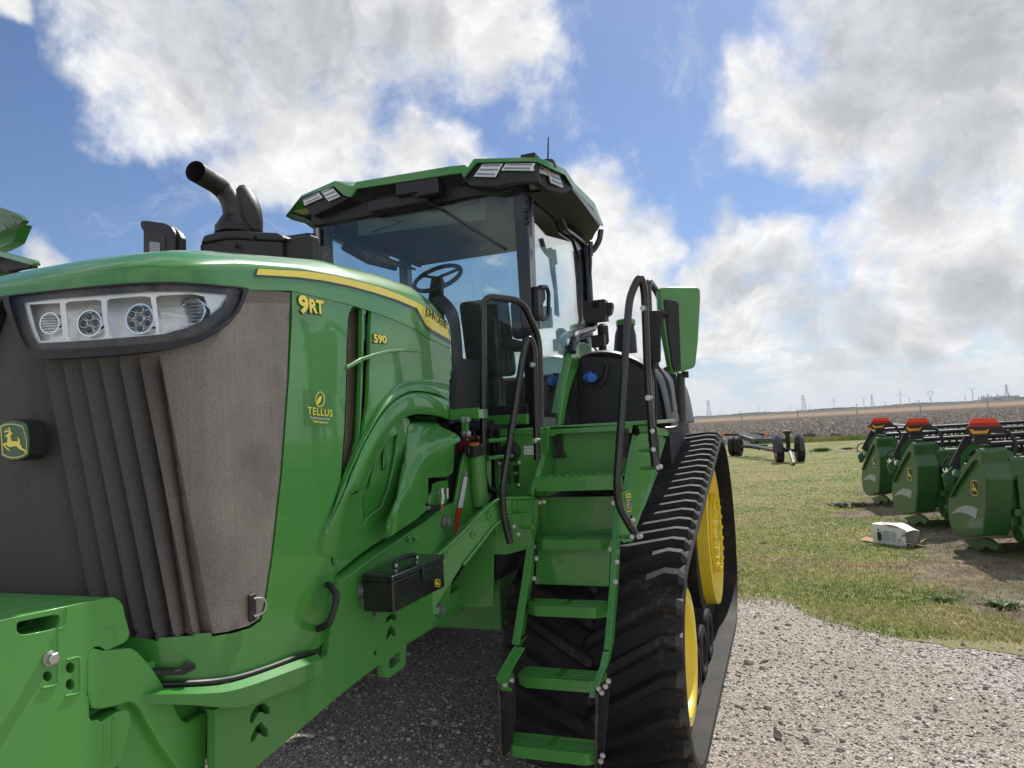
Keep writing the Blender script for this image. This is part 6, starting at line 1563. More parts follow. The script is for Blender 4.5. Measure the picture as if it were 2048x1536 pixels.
def lamp(poly, surf, n, parent=ROOF):
    mb = MB().mat('reflector'); plate_mb(mb, poly, surf, .012)
    o = mb.build('work_light', parent, bevel=.003)
    s2 = lambda a, b: (surf(a, b)[0] + surf(a, b)[1] * .006, surf(a, b)[1]); A = np.array(poly)
    mb = MB().mat('black_plastic')
    l, r = (A[0] + A[-1]) / 2, None
    a0, a1, b0, b1 = [np.array(q) for q in (poly[0], poly[1], poly[-1], poly[-2])]
    mb.mat('steel_grey')
    for k in range(n):
        f0, f1 = (k + .25) / n, (k + .55) / n; e = .08
        q = [a0 + (b0 - a0) * f0 + (a1 - a0) * e, a1 + (b1 - a1) * f0 - (a1 - a0) * e, a1 + (b1 - a1) * f1 - (a1 - a0) * e, a0 + (b0 - a0) * f1 + (a1 - a0) * e]; plate_mb(mb, [tuple(v) for v in q], s2, .003)
    mb.build('lamp_insert', o)
    s3 = lambda a, b: (surf(a, b)[0] + surf(a, b)[1] * .012, surf(a, b)[1]); plate('lamp_lens', 'clear_lens', poly, s3, .004, o)
    return o
SF, SC, SL = PY(3.965), PV(.752, 3.965, .885, 4.48), PY(3.98)
lamp(pQ((415, 370), (675, 362), (575, 538), (300, 530)), SF, 3)
lamp(pQ((715, 360), (1085, 358), (1045, 455), (650, 452)), SF, 2); lamp(pQ((1085, 358), (1110, 362), (1245, 430), (1265, 517), (1120, 470), (1045, 455))[1:], SC, 1)
lamp(pQ((1255, 430), (1390, 490), (1452, 672), (1300, 610)), SC, 3)
lamp(pP((170, 635), (360, 545), (415, 608), (180, 710)), SL, 2); lamp(pP((395, 530), (535, 470), (642, 592), (490, 656)), SL, 3)
# antenna, beacon
mb = MB().mat('black_plastic'); p = U(1096, 322, Y=4.15); mb.lathe(p + np.array([0, 0, -.02]), (0, 0, 1), [(-.03, .05), (0, .048), (.02, .04), (.032, .012)], 20); t_ = U(1096.5, 274, Y=4.15); mb.tube([p + np.array([0, 0, .01]), t_], [.006, .004], 8); mb.build('antenna', ROOF)
mb = MB().mat('black_plastic'); p = U(1060, 314, Y=4.12); mb.box(p + np.array([0, 0, -.01]), (.095, .09, .035)); mb.build('roof_module', ROOF, bevel=.004)
# ---- cab shell
XL, XR, ZB, ZT = -.86, .60, 2.06, 3.46
mb = MB().mat('gloss_black')
mb.add([(XR - .02, 4.09, 1.97), (XR + .035, 4.085, 1.97), (XR + .065, 4.085, 3.1), (XR + .045, 4.085, 3.56), (XR - .03, 4.09, 3.56), (XR - .02, 4.24, 1.97), (XR + .03, 4.24, 1.97), (XR + .05, 4.24, 3.1), (XR + .035, 4.24, 3.56), (XR - .03, 4.24, 3.56)], [(0, 1, 2, 3, 4), (5, 6, 7, 8, 9), (0, 1, 6, 5), (1, 2, 7, 6), (2, 3, 8, 7), (0, 4, 9, 5)])
PIL = mb.build('cab_pillar', TR, bevel=.008)
mb = MB().mat('hose')
for q in pQ((975, 832), (978, 970), (980, 1052), (983, 1122)): mb.bolt(U(*q, Y=4.085), (0, -1, 0), .014, .014)
mb.bolt(U(*z('C', (1467, 1118))[0], Y=4.085), (0, -1, 0), .014, .012); mb.build('pillar_bolt', PIL)
for (x0, x1, y0_, y1_) in ((XL - .06, XL, 4.09, 4.24), (XL - .20, XL - .12, 5.52, 5.62), (XR - .06, XR + .03, 5.5, 5.62)):
    mb = MB().mat('gloss_black'); mb.box2((x0, y0_, 1.97), (x1, y1_, 3.5)); mb.build('cab_pillar', TR, bevel=.008)
mb = MB().mat('interior'); mb.box2((XL, 4.12, 3.44), (XR, 5.6, 3.50)); mb.box2((XL, 4.12, 1.95), (XR + .02, 5.6, 2.03)); mb.box2((XL - .03, 4.9, 2.0), (XL, 5.55, 2.75)); mb.box2((XL, 5.56, 2.0), (XR, 5.6, 2.35)); mb.box2((XL - .02, 4.24, 3.41), (XL + .02, 5.55, 3.46))
patch_mb(mb, [[U(*q, Y=3.99) for q in pP((290, 850), (480, 760), (770, 604), (845, 495))] + [U(*q, Y=3.99) for q in pQ((0, 503), (150, 485), (200, 600), (560, 672), (880, 612), (1128, 605))], [np.array([x, 4.10, 3.50]) for x in (-.90, -.72, -.45, -.3, -.1, .1, .2, .4, .5, .68)]], .01); mb.build('cab_shell', TR, bevel=.01)
mb = MB().mat('black_plastic'); mb.box2((XL - .05, 4.06, 3.42), (XR + .04, 4.12, 3.60)); mb.box2((XL, 4.06, 2.0), (XR, 4.12, 2.085)); mb.build('windshield_frame', TR, bevel=.006)
WSH = MB().mat('cab_glass'); WSH.box2((XL, 4.092, ZB), (XR - .02, 4.097, ZT)); WS = WSH.build('windshield', TR)
mb = MB().mat('black_plastic')
mb.box(U(*pP((1530, 490))[0], Y=4.0), (.17, .08, .10)); mb.box(U(*pP((1790, 480))[0], Y=4.0), (.16, .08, .12)); mb.box2((-.42, 4.0, 3.42), (.02, 4.06, 3.50)); WB = mb.build('wiper_housing', TR, bevel=.012, seg=3)
mb = MB().mat('gloss_black'); w0_ = U(*pP((1540, 535))[0], Y=3.99); w1_ = U(*pP((1960, 770))[0], Y=4.04); mb.tube([w0_, w1_], [.018, .008], 8)
w2_ = U(*pP((1960, 770))[0], Y=4.07); w3_ = U(*pQ((700, 1455))[0], Y=4.08); mb.bar(w2_, w3_, .008, .022); mb.mat('hose'); mb.tube([w2_, (w2_ + w3_) / 2 + np.array([0, 0, -.01]), w3_], .006, 6); mb.build('wiper', TR)
mb = MB().mat('hose'); mb.tube(catmull([U(*q, Y=4.0) for q in pP((1680, 450), (1700, 530), (1715, 610), (1700, 680), (1660, 695), (1620, 670), (1620, 620))], 4), .004, 6); mb.build('washer_hose', WB)
mb = MB().mat('shade_cloth'); plate_mb(mb, [(717, 436), (970, 400), (972, 438), (715, 472)], PY(4.2), .003); mb.mat('hose')
for a, b in (((880, 870), (1440, 915)), ((1440, 915), (1040, 1050))): mb.tube([U(*pP(a)[0], Y=4.19), U(*pP(b)[0], Y=4.19)], .004, 6)
mb.tube([U(*pQ((0, 970))[0], Y=4.19), U(*pQ((380, 850))[0], Y=4.19)], .004, 6); mb.build('roller_shade', TR)
# black boot between hood and windshield
mb = MB().mat('black_plastic')
ba = [U(*q, X=x) for q, x in ((z('R', (1640, 200))[0], .25), (z('R', (1720, 290))[0], .33), (z('R', (1800, 400))[0], .38), (z('R', (1842, 560))[0], .40), (z('R', (1855, 800))[0], .40), (z('R', (1860, 1000))[0], .40), (z('R', (1820, 1250))[0], .395), (z('R', (1830, 1560))[0], .39))]
bb = [U(*q, Y=4.06) for q in z('R', (1700, 190), (1780, 260), (1850, 360), (1880, 500), (1905, 700), (1918, 900), (1930, 1150), (1945, 1560))]
patch_mb(mb, [catmull(ba, 3), catmull([(np.array(a) + np.array(b)) / 2 + np.array([.05, 0, .02]) for a, b in zip(ba, bb)], 3), catmull(bb, 3)], .004); mb.box2((-.66, 3.45, 2.0), (.36, 4.05, 2.36)); mb.build('hood_seal', TR)
# ---- door
gl = [pQ((1085, 772))[0], pQ((1112, 768))[0], pQ((1250, 880))[0], pQ((1400, 1040))[0], (1150, 484), (1161, 520), (1164, 580), (1164, 640), (1157, 668), (1142, 690), (1140, 706), (1120, 826), (1086, 822), (1076, 700), (1070, 500), (1068, 410)]
fo = [(1063, 384), (1075, 384), (1098, 402), (1122, 428), (1133, 440), (1150, 447), (1166, 470), (1172, 492), (1176, 560), (1181, 640), (1187, 668), (1184, 676), (1162, 679), (1154, 704), (1146, 708), (1124, 836), (1078, 832), (1070, 700), (1064, 500)]
DR = plate('door', 'gloss_black', fo, PX(.655), .045, TR, holes=[gl], bevel=.006, seg=3)
plate('door_glass', 'door_glass', gl, PX(.640), .005, DR)
mb = MB().mat('gloss_black'); mb.tube(catmull([U(*q, X=.665) for q in pQ((1405, 1040), (1440, 1120), (1480, 1200), (1600, 1290), (1700, 1380), (1740, 1480))], 4), .022, 8)
mb.tube(catmull([U(*q, X=.68) for q in z('C', (1790, 640), (1805, 800), (1818, 1000), (1840, 1090), (1790, 1120), (1725, 1150), (1712, 1240))], 4), .028, 10); mb.build('door_moulding', DR)
mb = MB().mat('hose'); hp = [U(*q, X=.70) for q in z('C', (1520, 860), (1560, 860), (1572, 900), (1570, 1030), (1540, 1050), (1522, 1045))]
mb.tube(hp, .014, 8, rounds=.02); plate_mb(mb, z('C', (1508, 855), (1550, 855), (1555, 930), (1540, 960), (1545, 1050), (1520, 1058), (1512, 1000)), PX(.69), .03); mb.build('door_handle', DR, bevel=.003)
mb = MB().mat('steel_grey'); plate_mb(mb, z('W', (250, 895), (440, 912), (425, 1040), (252, 1040)), PX(.645), .03); mb.build('lower_door_panel', DR, bevel=.004)
mb = MB().mat('hose'); plate_mb(mb, z('W', (248, 540), (298, 560), (295, 845), (255, 840)), PX(.67), .012); mb.build('hinge_plate', DR, bevel=.003)
plate('quarter_panel', 'green_paint', z('W', (560, 255), (600, 190), (640, 130), (700, 130), (762, 165), (765, 225), (720, 280), (650, 370), (600, 480), (545, 640), (500, 850), (472, 1035), (428, 1035), (440, 900), (500, 560), (545, 340)), PX(.675), .05, TR, bevel=.012, seg=3)
# interior
mb = MB().mat('interior_grey'); c = U(875, 556, Y=4.55); u = np.array([.98, .1, .12]); u /= np.linalg.norm(u); v = np.cross((0.1, -.62, .78), u); v /= np.linalg.norm(v); R_ = .178
mb.tube([c + R_ * (math.cos(a) * u + math.sin(a) * v) for a in [2 * math.pi * k / 28 for k in range(29)]], .016, 8)
for a in (.4, 2.5, 4.6): mb.tube([c, c + R_ * (math.cos(a) * u + math.sin(a) * v)], .012, 6)
SWH = mb.build('steering_wheel', TR)
mb = MB().mat('interior_grey'); mb.bar(c + np.array([0, .01, -.01]), c + np.array([.02, -.10, -.20]), .09, .08); mb.bar(c + np.array([.02, -.10, -.20]), c + np.array([.06, -.18, -.7]), .12, .10); mb.build('steering_column', SWH, bevel=.015)
mb = MB().mat('interior_grey'); s0 = U(965, 660, Y=5.0); mb.box((s0[0] + .02, 5.05, 2.66), (.38, .14, .58), np.array([[1, 0, 0], [0, .98, -.17], [0, .17, .98]])); mb.box((s0[0], 4.85, 2.40), (.48, .45, .12)); mb.box((s0[0] + .30, 5.15, 2.78), (.22, .10, .30)); mb.box((s0[0] + .30, 4.8, 2.55), (.12, .42, .08)); mb.box((s0[0], 4.9, 2.2), (.3, .3, .3)); mb.build('operator_seat', TR, bevel=.04, seg=3)
mb = MB().mat('interior'); mb.box2((XL + .05, 4.3, 2.03), (-.5, 5.4, 2.45)); mb.build('console', TR, bevel=.02)
mb = MB().mat('interior'); mb.tube([U(*q, X=-.9) for q in pP((680, 1250), (1000, 1430), (1350, 1520))], .02, 6); mb.tube([U(*q, X=-.9) for q in pP((700, 1210), (920, 1310))], .012, 6); mb.tube([U(*q, X=-.9) for q in pP((1000, 1440), (1100, 1360))], .015, 6); mb.build('window_bar', TR)
# ---- mirror arm on the far side, exhaust, intake
mb = MB().mat('black_plastic'); plate_mb(mb, z('N', (1515, 880), (1760, 845), (1800, 850), (1800, 1010), (1640, 1032), (1515, 1025)), PY(4.1), .10); mb.box(U(*z('N', (1830, 930))[0], Y=4.12), (.10, .08, .09)); mb.mat('steel_grey'); mb.box(U(*z('N', (1872, 880))[0], Y=4.07), (.03, .02, .12)); MA = mb.build('far_mirror_arm', TR, bevel=.012, seg=3)
mb = MB().mat('black_plastic')
YE = 2.75
plate_mb(mb, z('N', (80, 1180), (80, 825), (58, 800), (46, 750), (60, 722), (110, 720), (290, 745), (360, 780), (400, 850), (408, 900), (408, 1180)), PY(YE), .06)
plate_mb(mb, z('N', (330, 765), (395, 795), (440, 840), (470, 900), (472, 1180), (330, 1180)), PY(YE + .02), .04)
mb.box2((-1.0, YE + .005, 2.1), (-.72, YE + .10, 2.85)); mb.box2((-1.0, YE, 2.1), (-.5, YE + .1, 2.3)); AI = mb.build('air_intake', TR, bevel=.012, seg=3)
mb = MB().mat('burnt_steel'); plate_mb(mb, z('N', (90, 835), (280, 850), (310, 880), (312, 1180), (90, 1180)), PY(YE - .003), .004); mb.mat('steel_grey'); plate_mb(mb, z('N', (148, 935), (255, 950), (255, 1180), (148, 1180)), PY(YE - .006), .003); mb.build('intake_screen', AI)
mb = MB().mat('black_plastic')
plate_mb(mb, z('N', (662, 1180), (662, 960), (940, 905), (1060, 905), (1510, 930), (1512, 1180)), PY(YE + .10), .10)
mb.box2((-.62, YE + .12, 2.3), (-.05, YE + .19, 2.95)); EXB = mb.build('exhaust_box', TR, bevel=.01, seg=2)
mb = MB().mat('black_plastic'); ev = z('N', (658, 962), (700, 870), (840, 835), (945, 822), (1440, 842), (1512, 880), (1514, 935), (1060, 908), (940, 908)); plate_mb(mb, ev, PY(YE + .085), .12); mb.build('box_lid', EXB, bevel=.02, seg=3)
mb = MB().mat('hose')
for q in ((1218, 897), (1033, 985)): mb.bolt(U(*z('N', q)[0], Y=YE + .085), (0, -1, 0), .010, .010)
mb.build('box_screw', EXB)
YX = 2.95
px_ = lambda x, y, Y=YX: U(*z('N', (x, y))[0], Y=Y)
cl = [px_(1012, 820), px_(1010, 700), px_(1003, 600), px_(975, 510), px_(925, 430), px_(850, 358, YX - .04), px_(740, 290, YX - .12), px_(618, 218, YX - .22)]
cl = catmull(cl, 5); mb = MB().mat('burnt_steel'); Rr = .054
mb.tube(cl, Rr, 28, cap=False); mb.tube([cl[-1] + (cl[-1] - cl[-2]) * .02, cl[-4], cl[-12]], Rr * .96, 28, cap=False); EX = mb.build('exhaust_stack', TR, smooth=60)
mb = MB().mat('interior'); mb.tube([cl[-10], cl[-9]], Rr * .94, 24); mb.build('stack_inside', EX)
mb = MB().mat('black_plastic'); b0 = px_(1012, 800); b0 = b0.copy(); hz_ = px_(1012, 700)[2] - b0[2]
mb.lathe(b0 + np.array([0, 0, -.03]), (0, 0, 1), [(0, .096), (hz_ * .75, .094), (hz_ * .85, .088), (hz_ * 1.75, Rr + .006), (hz_ * 1.8, Rr)], 36); mb.build('stack_collar', EX, smooth=35)
mb = MB().mat('burnt_steel')
sh = [px_(1165, 830, 3.02), px_(1165, 700, 3.02), px_(1145, 600, 3.02), px_(1090, 500, 3.02), px_(1010, 435, 2.99)]
mb.tube(catmull(sh, 5), [.072] * 17 + [.070, .068, .06, .05], 24); mb.build('heat_shield', EX, smooth=60)
# ---- fuel tank and what stands behind the cab
cs = [(.60, 1.92), (.62, 2.25), (.66, 2.40), (.74, 2.465), (.90, 2.468), (1.05, 2.42), (1.18, 2.335), (1.25, 2.24), (1.285, 2.08), (1.30, 1.92)]
def sec(y, f, g=0.0): c_ = np.array([.9, 1.92]); return [np.array([c_[0] + (x - c_[0]) * f + g, y, c_[1] + (zz - c_[1]) * f]) for x, zz in cs]
mb = MB().mat('tank_plastic'); secs = [sec(5.02, .90), sec(5.0, .97), sec(5.04, 1.0), sec(5.5, 1.02), sec(5.9, 1.0), sec(6.1, .97, .02), sec(6.35, .94, .04), sec(6.55, .84, .05)]
secs = [catmull(s_, 4) for s_ in secs]; patch_mb(mb, secs); k = len(secs[0]); mb.add(secs[0], [tuple(range(k))]); mb.add(secs[-1], [tuple(range(k))])
mb.box2((.62, 5.1, 1.90), (1.30, 6.5, 1.95)); TK = mb.build('fuel_tank', TR, smooth=50)
mb = MB().mat('tank_plastic')
mb.tube(catmull([np.array([1.292, 5.2 + .0, 2.0]), np.array([1.27, 5.25, 2.2]), np.array([1.19, 5.3, 2.35])], 5), .02, 8); mb.tube(catmull([np.array([1.30, 5.75, 1.98]), np.array([1.28, 5.78, 2.2]), np.array([1.18, 5.8, 2.36])], 5), .03, 8)
plate_mb(mb, z('W', (860, 290), (900, 300), (958, 375), (925, 540), (850, 630), (830, 600), (895, 520), (915, 400), (870, 330)), PY(4.985), .02); mb.build('tank_rib', TK, bevel=.006)
mb = MB().mat('interior'); plate_mb(mb, z('W', (668, 300), (690, 288), (865, 290), (905, 395), (885, 510), (760, 565), (675, 530)), PY(4.975), .012); mb.build('filler_recess', TK)
mb = MB().mat('blue_cap'); p = U(*z('W', (752, 495))[0], Y=4.93); mb.lathe(p, (0, -.2, 1), [(-.04, .042), (.0, .045), (.014, .040), (.018, .016), (.028, .014), (.028, .001)], 20)
for k in range(8): a = math.pi * k / 4; mb.box(p + np.array([math.cos(a) * .043, math.sin(a) * .043, -.012]), (.014, .014, .03))
mb.build('blue_cap', TK, bevel=.003)
mb = MB().mat('interior'); mb.box2((.56, 4.95, 1.7), (.64, 6.4, 2.30)); mb.box2((.3, 5.65, 1.5), (1.2, 6.9, 1.9)); mb.box2((.2, 5.9, 1.9), (.75, 6.8, 2.4)); mb.build('rear_frame', TR)
def vstack(gx, gt, gb, Y, r, name, capm=None):
    a = U(*G(gx, gt), Y=Y); b = U(*G(gx, gb), Y=Y); mb = MB().mat('black_plastic'); mb.lathe(b, a - b, [(0, r * 1.35), (np.linalg.norm(a - b) * .55, r * 1.2), (np.linalg.norm(a - b) * .75, r), (np.linalg.norm(a - b), r)], 20); o = mb.build(name, TR)
    if capm: mb = MB().mat(capm); mb.lathe(a + np.array([0, 0, -.045]), (0, 0, 1), [(0, r * 1.12), (.04, r * 1.12), (.05, r)], 20); mb.build('stack_cap', o)
    return o
vstack(1078, 432, 630, 6.0, .075, 'rear_stack', 'green_paint')
mb = MB().mat('black_plastic'); a = U(*G(938, 470), Y=5.3); b = U(*G(938, 625), Y=5.3); mb.cyl(a, b, .03, 14); mb.lathe(a, (0, 0, -1), [(-.02, .025), (0, .042), (.12, .042), (.14, .03)], 16); mb.box(U(*G(912, 560), Y=5.2), (.10, .05, .09)); mb.tube([U(*G(870, 540), Y=5.2), U(*G(885, 600), Y=5.2), U(*G(905, 622), Y=5.2)], .008, 6, rounds=.03); mb.build('rear_post', TR)
mb = MB().mat('black_plastic')
mb.box(U(*G(900, 378), Y=4.95), (.15, .10, .15)); 
for k in range(5): mb.box(U(*G(885 + k * 9, 345), Y=4.95), (.010, .10, .05))
plate_mb(mb, G(935, 345) and z('G', (935, 345), (960, 322), (995, 322), (998, 345), (988, 390), (965, 405), (938, 395)), PY(4.95), .06); mb.tube([U(*G(965, 405), Y=4.95), U(*G(962, 432), Y=4.95), U(*G(870, 428), Y=4.95)], .010, 8); mb.build('rear_work_light', TR, bevel=.008)
mb = MB().mat('gloss_black'); mb.tube([U(*q, Y=5.15) for q in z('C', (1800, 655), (1830, 650), (1870, 590), (1878, 525))], .021, 10, rounds=.04)
for pts in (((1798, 620), (1800, 720), (1806, 900), (1812, 1010)), ((1816, 595), (1818, 720), (1812, 860), (1826, 1000))): mb.tube([U(*q, Y=5.1) for q in z('C', *pts)], .011, 8)
mb.cyl(U(*z('C', (1798, 615))[0], Y=5.12), U(*z('C', (1800, 700))[0], Y=5.12), .02, 8); mb.cyl(U(*z('C', (1817, 597))[0], Y=5.12), U(*z('C', (1818, 680))[0], Y=5.12), .018, 8); mb.build('grab_handle', TR)
# ================================================================ MIRRORED HALVES
def mirror_tree(o, skip=(), parent=None, top=True):
    c = o.copy(); COL.objects.link(c)
    if top:
        c.scale.x = -1; w = WLOC[o.name]; c.location.x = (2 * XC - w[0]) - WLOC[o.parent.name][0]
    else: c.parent = parent
    for ch in o.children:
        if not any(ch.name.startswith(s_) for s_ in skip): mirror_tree(ch, skip, c, False)
    return c
mirror_tree(HL); mirror_tree(ES); mirror_tree(FEN)
mirror_tree(PANEL, ('model', 'dealer', 'sticker')); 
for ch in list(HOOD.children):
    if ch.name.startswith('stripe'): c = ch.copy(); COL.objects.link(c); c.scale.x = -1; c.location.x = 2 * (XC - WLOC[HOOD.name][0]) - ch.location.x
# ================================================================ HEADERS
material('print_pale', (0.38, 0.42, 0.40), 0.5)
TH = math.radians(15.0)
LV = np.array([math.cos(TH), math.sin(TH), 0]); FV = np.array([-math.sin(TH), math.cos(TH), 0]); UP = np.array([0, 0, 1.0])
HA = np.array([4.25, 10.35, 0.0])
def PH(off=0.0):
    n = -LV; p0 = HA + n * off
    def f(a, b):
        d = ray(a, b); return EYE + d * (np.dot(p0 - EYE, n) / np.dot(d, n)), n
    return f
def zj(*p): return z('J', *p)
HD = thing('grain_header', 'nearest green harvest header with red warning panel, cut off by the right edge', 'grain header', HA, 'harvest headers parked in a row')
face = zj((905, 900), (940, 830), (1000, 720), (1100, 530), (1200, 405), (1225, 392), (1245, 420), (1250, 560), (1300, 710), (1290, 1000), (1257, 1290), (1150, 1300), (1050, 1312), (985, 1290), (930, 1220), (905, 1120), (895, 1000))
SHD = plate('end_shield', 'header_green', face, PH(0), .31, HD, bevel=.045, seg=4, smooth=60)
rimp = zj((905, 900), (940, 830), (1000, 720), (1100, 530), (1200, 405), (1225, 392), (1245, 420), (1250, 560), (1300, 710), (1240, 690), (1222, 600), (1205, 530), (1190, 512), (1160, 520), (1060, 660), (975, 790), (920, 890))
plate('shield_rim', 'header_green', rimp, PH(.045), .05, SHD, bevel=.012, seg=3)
def sh_badge(parent):
    sc = .135; cx, cy = zj((1172, 798))[0]
    full = [(-5, 730), (60, 675), (150, 640), (240, 625), (360, 632), (480, 665), (560, 710), (575, 800), (590, 930), (590, 1080), (585, 1200), (570, 1350), (480, 1400), (360, 1435), (240, 1440), (120, 1415), (-5, 1345), (-15, 1200), (-20, 1050), (-15, 880)]
    # squeezed as the badge is seen edge-on: true proportions restored on the plane
    f = lambda P: [(cx + (x - 285) * .0245, cy + (y - 1032) * .0385 + (x - 285) * .0045) for x, y in P]
    mb = MB().mat('yellow_decal'); plate_mb(mb, f(full), PH(.003), .002); mb.mat('print_black'); plate_mb(mb, f(shrink(full, .9)), PH(.005), .002); mb.mat('yellow_decal'); plate_mb(mb, f(DEER), PH(.007), .002); return mb.build('badge', parent)
sh_badge(SHD)
mb = MB().mat('print_pale')
plate_mb(mb, zj((932, 1062), (1000, 1003), (1080, 976), (1140, 984), (1203, 1012), (1195, 1065), (1183, 1110), (1120, 1075), (1040, 1045)), PH(.003), .002); mb.build('reflective_sticker', SHD)
mb = MB().mat('pale_weed'); plate_mb(mb, zj((1075, 775), (1130, 780), (1130, 786), (1075, 781)), PH(.003), .001); plate_mb(mb, zj((1090, 800), (1130, 803), (1128, 850), (1100, 848)), PH(.003), .001); mb.build('faded_sticker', SHD)
def hp_(l, f, u): return HA + LV * l + FV * f + UP * u
RL = np.stack([LV, FV, UP], 1)
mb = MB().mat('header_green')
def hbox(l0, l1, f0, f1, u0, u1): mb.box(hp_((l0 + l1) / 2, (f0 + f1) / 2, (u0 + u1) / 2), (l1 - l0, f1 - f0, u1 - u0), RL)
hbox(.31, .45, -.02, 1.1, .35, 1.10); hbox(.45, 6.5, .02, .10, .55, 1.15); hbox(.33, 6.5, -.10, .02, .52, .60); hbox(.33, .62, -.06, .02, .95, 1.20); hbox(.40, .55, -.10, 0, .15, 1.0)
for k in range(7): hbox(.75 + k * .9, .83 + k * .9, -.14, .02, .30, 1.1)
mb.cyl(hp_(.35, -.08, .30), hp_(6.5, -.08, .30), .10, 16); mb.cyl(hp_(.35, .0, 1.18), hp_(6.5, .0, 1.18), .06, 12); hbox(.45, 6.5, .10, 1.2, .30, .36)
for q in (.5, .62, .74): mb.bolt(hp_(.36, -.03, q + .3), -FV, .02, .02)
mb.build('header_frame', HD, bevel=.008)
mb = MB().mat('print_grey'); mb.box(hp_(.85, -.12, .82), (.25, .02, .35), RL); mb.mat('interior'); mb.box(hp_(1.3, -.12, .70), (.5, .06, .3), RL); mb.build('serial_plate', HD)
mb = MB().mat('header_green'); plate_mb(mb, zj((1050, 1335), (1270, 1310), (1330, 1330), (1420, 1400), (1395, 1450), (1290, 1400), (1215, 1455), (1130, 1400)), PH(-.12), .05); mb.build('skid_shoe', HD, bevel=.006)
# reel
mb = MB().mat('black_plastic'); rc = (.62, 1.18); Rr_ = .42
for k in range(6):
    a = 2 * math.pi * k / 6 + .3; f, u = rc[0] + Rr_ * math.cos(a), rc[1] + Rr_ * .72 * math.sin(a); mb.cyl(hp_(.35, f, u), hp_(6.5, f, u), .034, 8)
    for q in range(56): l = .4 + q * .11; mb.tube([hp_(l, f, u), hp_(l, f + .03, u - .22)], .011, 4)
mb.cyl(hp_(.3, *rc), hp_(6.5, *rc), .05, 10)
for l in (.5, 1.9, 3.3, 4.7, 6.1):
    for k in range(6): a = 2 * math.pi * k / 6 + .3; mb.bar(hp_(l, *rc), hp_(l, rc[0] + Rr_ * math.cos(a), rc[1] + Rr_ * .72 * math.sin(a)), .02, .05)
mb.build('reel', HD)
# reel arm and linkage on the near end
PHY = PV(3.6, 10.75, 4.6, 10.5)
mb = MB().mat('header_green')
plate_mb(mb, zj((1030, 480), (1060, 430), (1110, 370), (1150, 345), (1290, 352), (1460, 380), (1455, 400), (1240, 390), (1200, 400), (1130, 440), (1060, 560), (1030, 590)), PY(10.9), .08); plate_mb(mb, zj((842, 670), (1000, 540), (1040, 590), (930, 770), (880, 790)), PY(11.1), .06); plate_mb(mb, zj((1470, 420), (1500, 395), (1560, 430), (1600, 520), (1640, 650), (1530, 655), (1500, 520)), PV(4.4, 10.35, 4.9, 10.5), .05); plate_mb(mb, zj((1565, 735), (1690, 760), (1690, 805), (1600, 810)), PY(10.6), .04)
mb.build('reel_arm', HD, bevel=.006)
mb = MB().mat('black_plastic'); mb.bar(U(*zj((960, 590))[0], Y=10.95), U(*zj((1110, 300))[0], Y=10.95), .05, .12); plate_mb(mb, zj((945, 560), (1010, 480), (1050, 540), (985, 615)), PY(10.93), .03)
mb.tube([U(*q, Y=10.8) for q in zj((870, 620), (850, 560), (880, 500), (960, 480))], .012, 6, rounds=.05); mb.mat('chrome'); mb.lathe(U(*zj((985, 645))[0], Y=10.9), (0, -1, 0), [(0, .05), (.03, .05), (.03, .02)], 16); mb.lathe(U(*zj((870, 615))[0], Y=10.95), (0, -1, 0), [(0, .03), (.03, .03), (.03, .01)], 14); mb.build('reel_linkage', HD)
mb = MB().mat('black_plastic'); YW = 10.55
plate_mb(mb, zj((1085, 200), (1100, 176), (1110, 168), (1452, 164), (1500, 200), (1545, 235), (1400, 240), (1350, 235), (1310, 272), (1140, 272)), PY(YW), .05)
mb.tube([U(*q, Y=YW) for q in zj((1500, 205), (1540, 250), (1605, 345), (1580, 450))], .025, 8, rounds=.05); plate_mb(mb, zj((1180, 270), (1300, 270), (1340, 350), (1150, 350)), PY(YW + .06), .03)
WP = mb.build('warning_panel', HD, bevel=.006)
mb = MB().mat('bright_orange'); plate_mb(mb, zj((1145, 86), (1380, 80), (1416, 128), (1124, 134)), PY(YW - .002), .03); mb.mat('dark_red'); plate_mb(mb, zj((1124, 134), (1416, 128), (1452, 166), (1106, 174)), PY(YW - .003), .03); mb.build('warning_triangle', WP)
mb = MB().mat('amber_lens'); plate_mb(mb, zj((1118, 196), (1150, 196), (1172, 214), (1288, 210), (1326, 190), (1304, 240), (1162, 250), (1140, 235)), PY(YW - .012), .02); mb.build('amber_lamp', WP, bevel=.004)
mb = MB().mat('paper_white'); mb.tube([U(*q, Y=10.5) for q in zj((1505, 570), (1565, 615))], .004, 5); mb.tube([U(*q, Y=10.5) for q in zj((1550, 568), (1510, 610))], .004, 5); mb.build('chalk_mark', HD)
def copy_tree(o, parent=None):
    c = o.copy(); COL.objects.link(c); c.parent = parent
    for ch in list(o.children): copy_tree(ch, c)
    return c
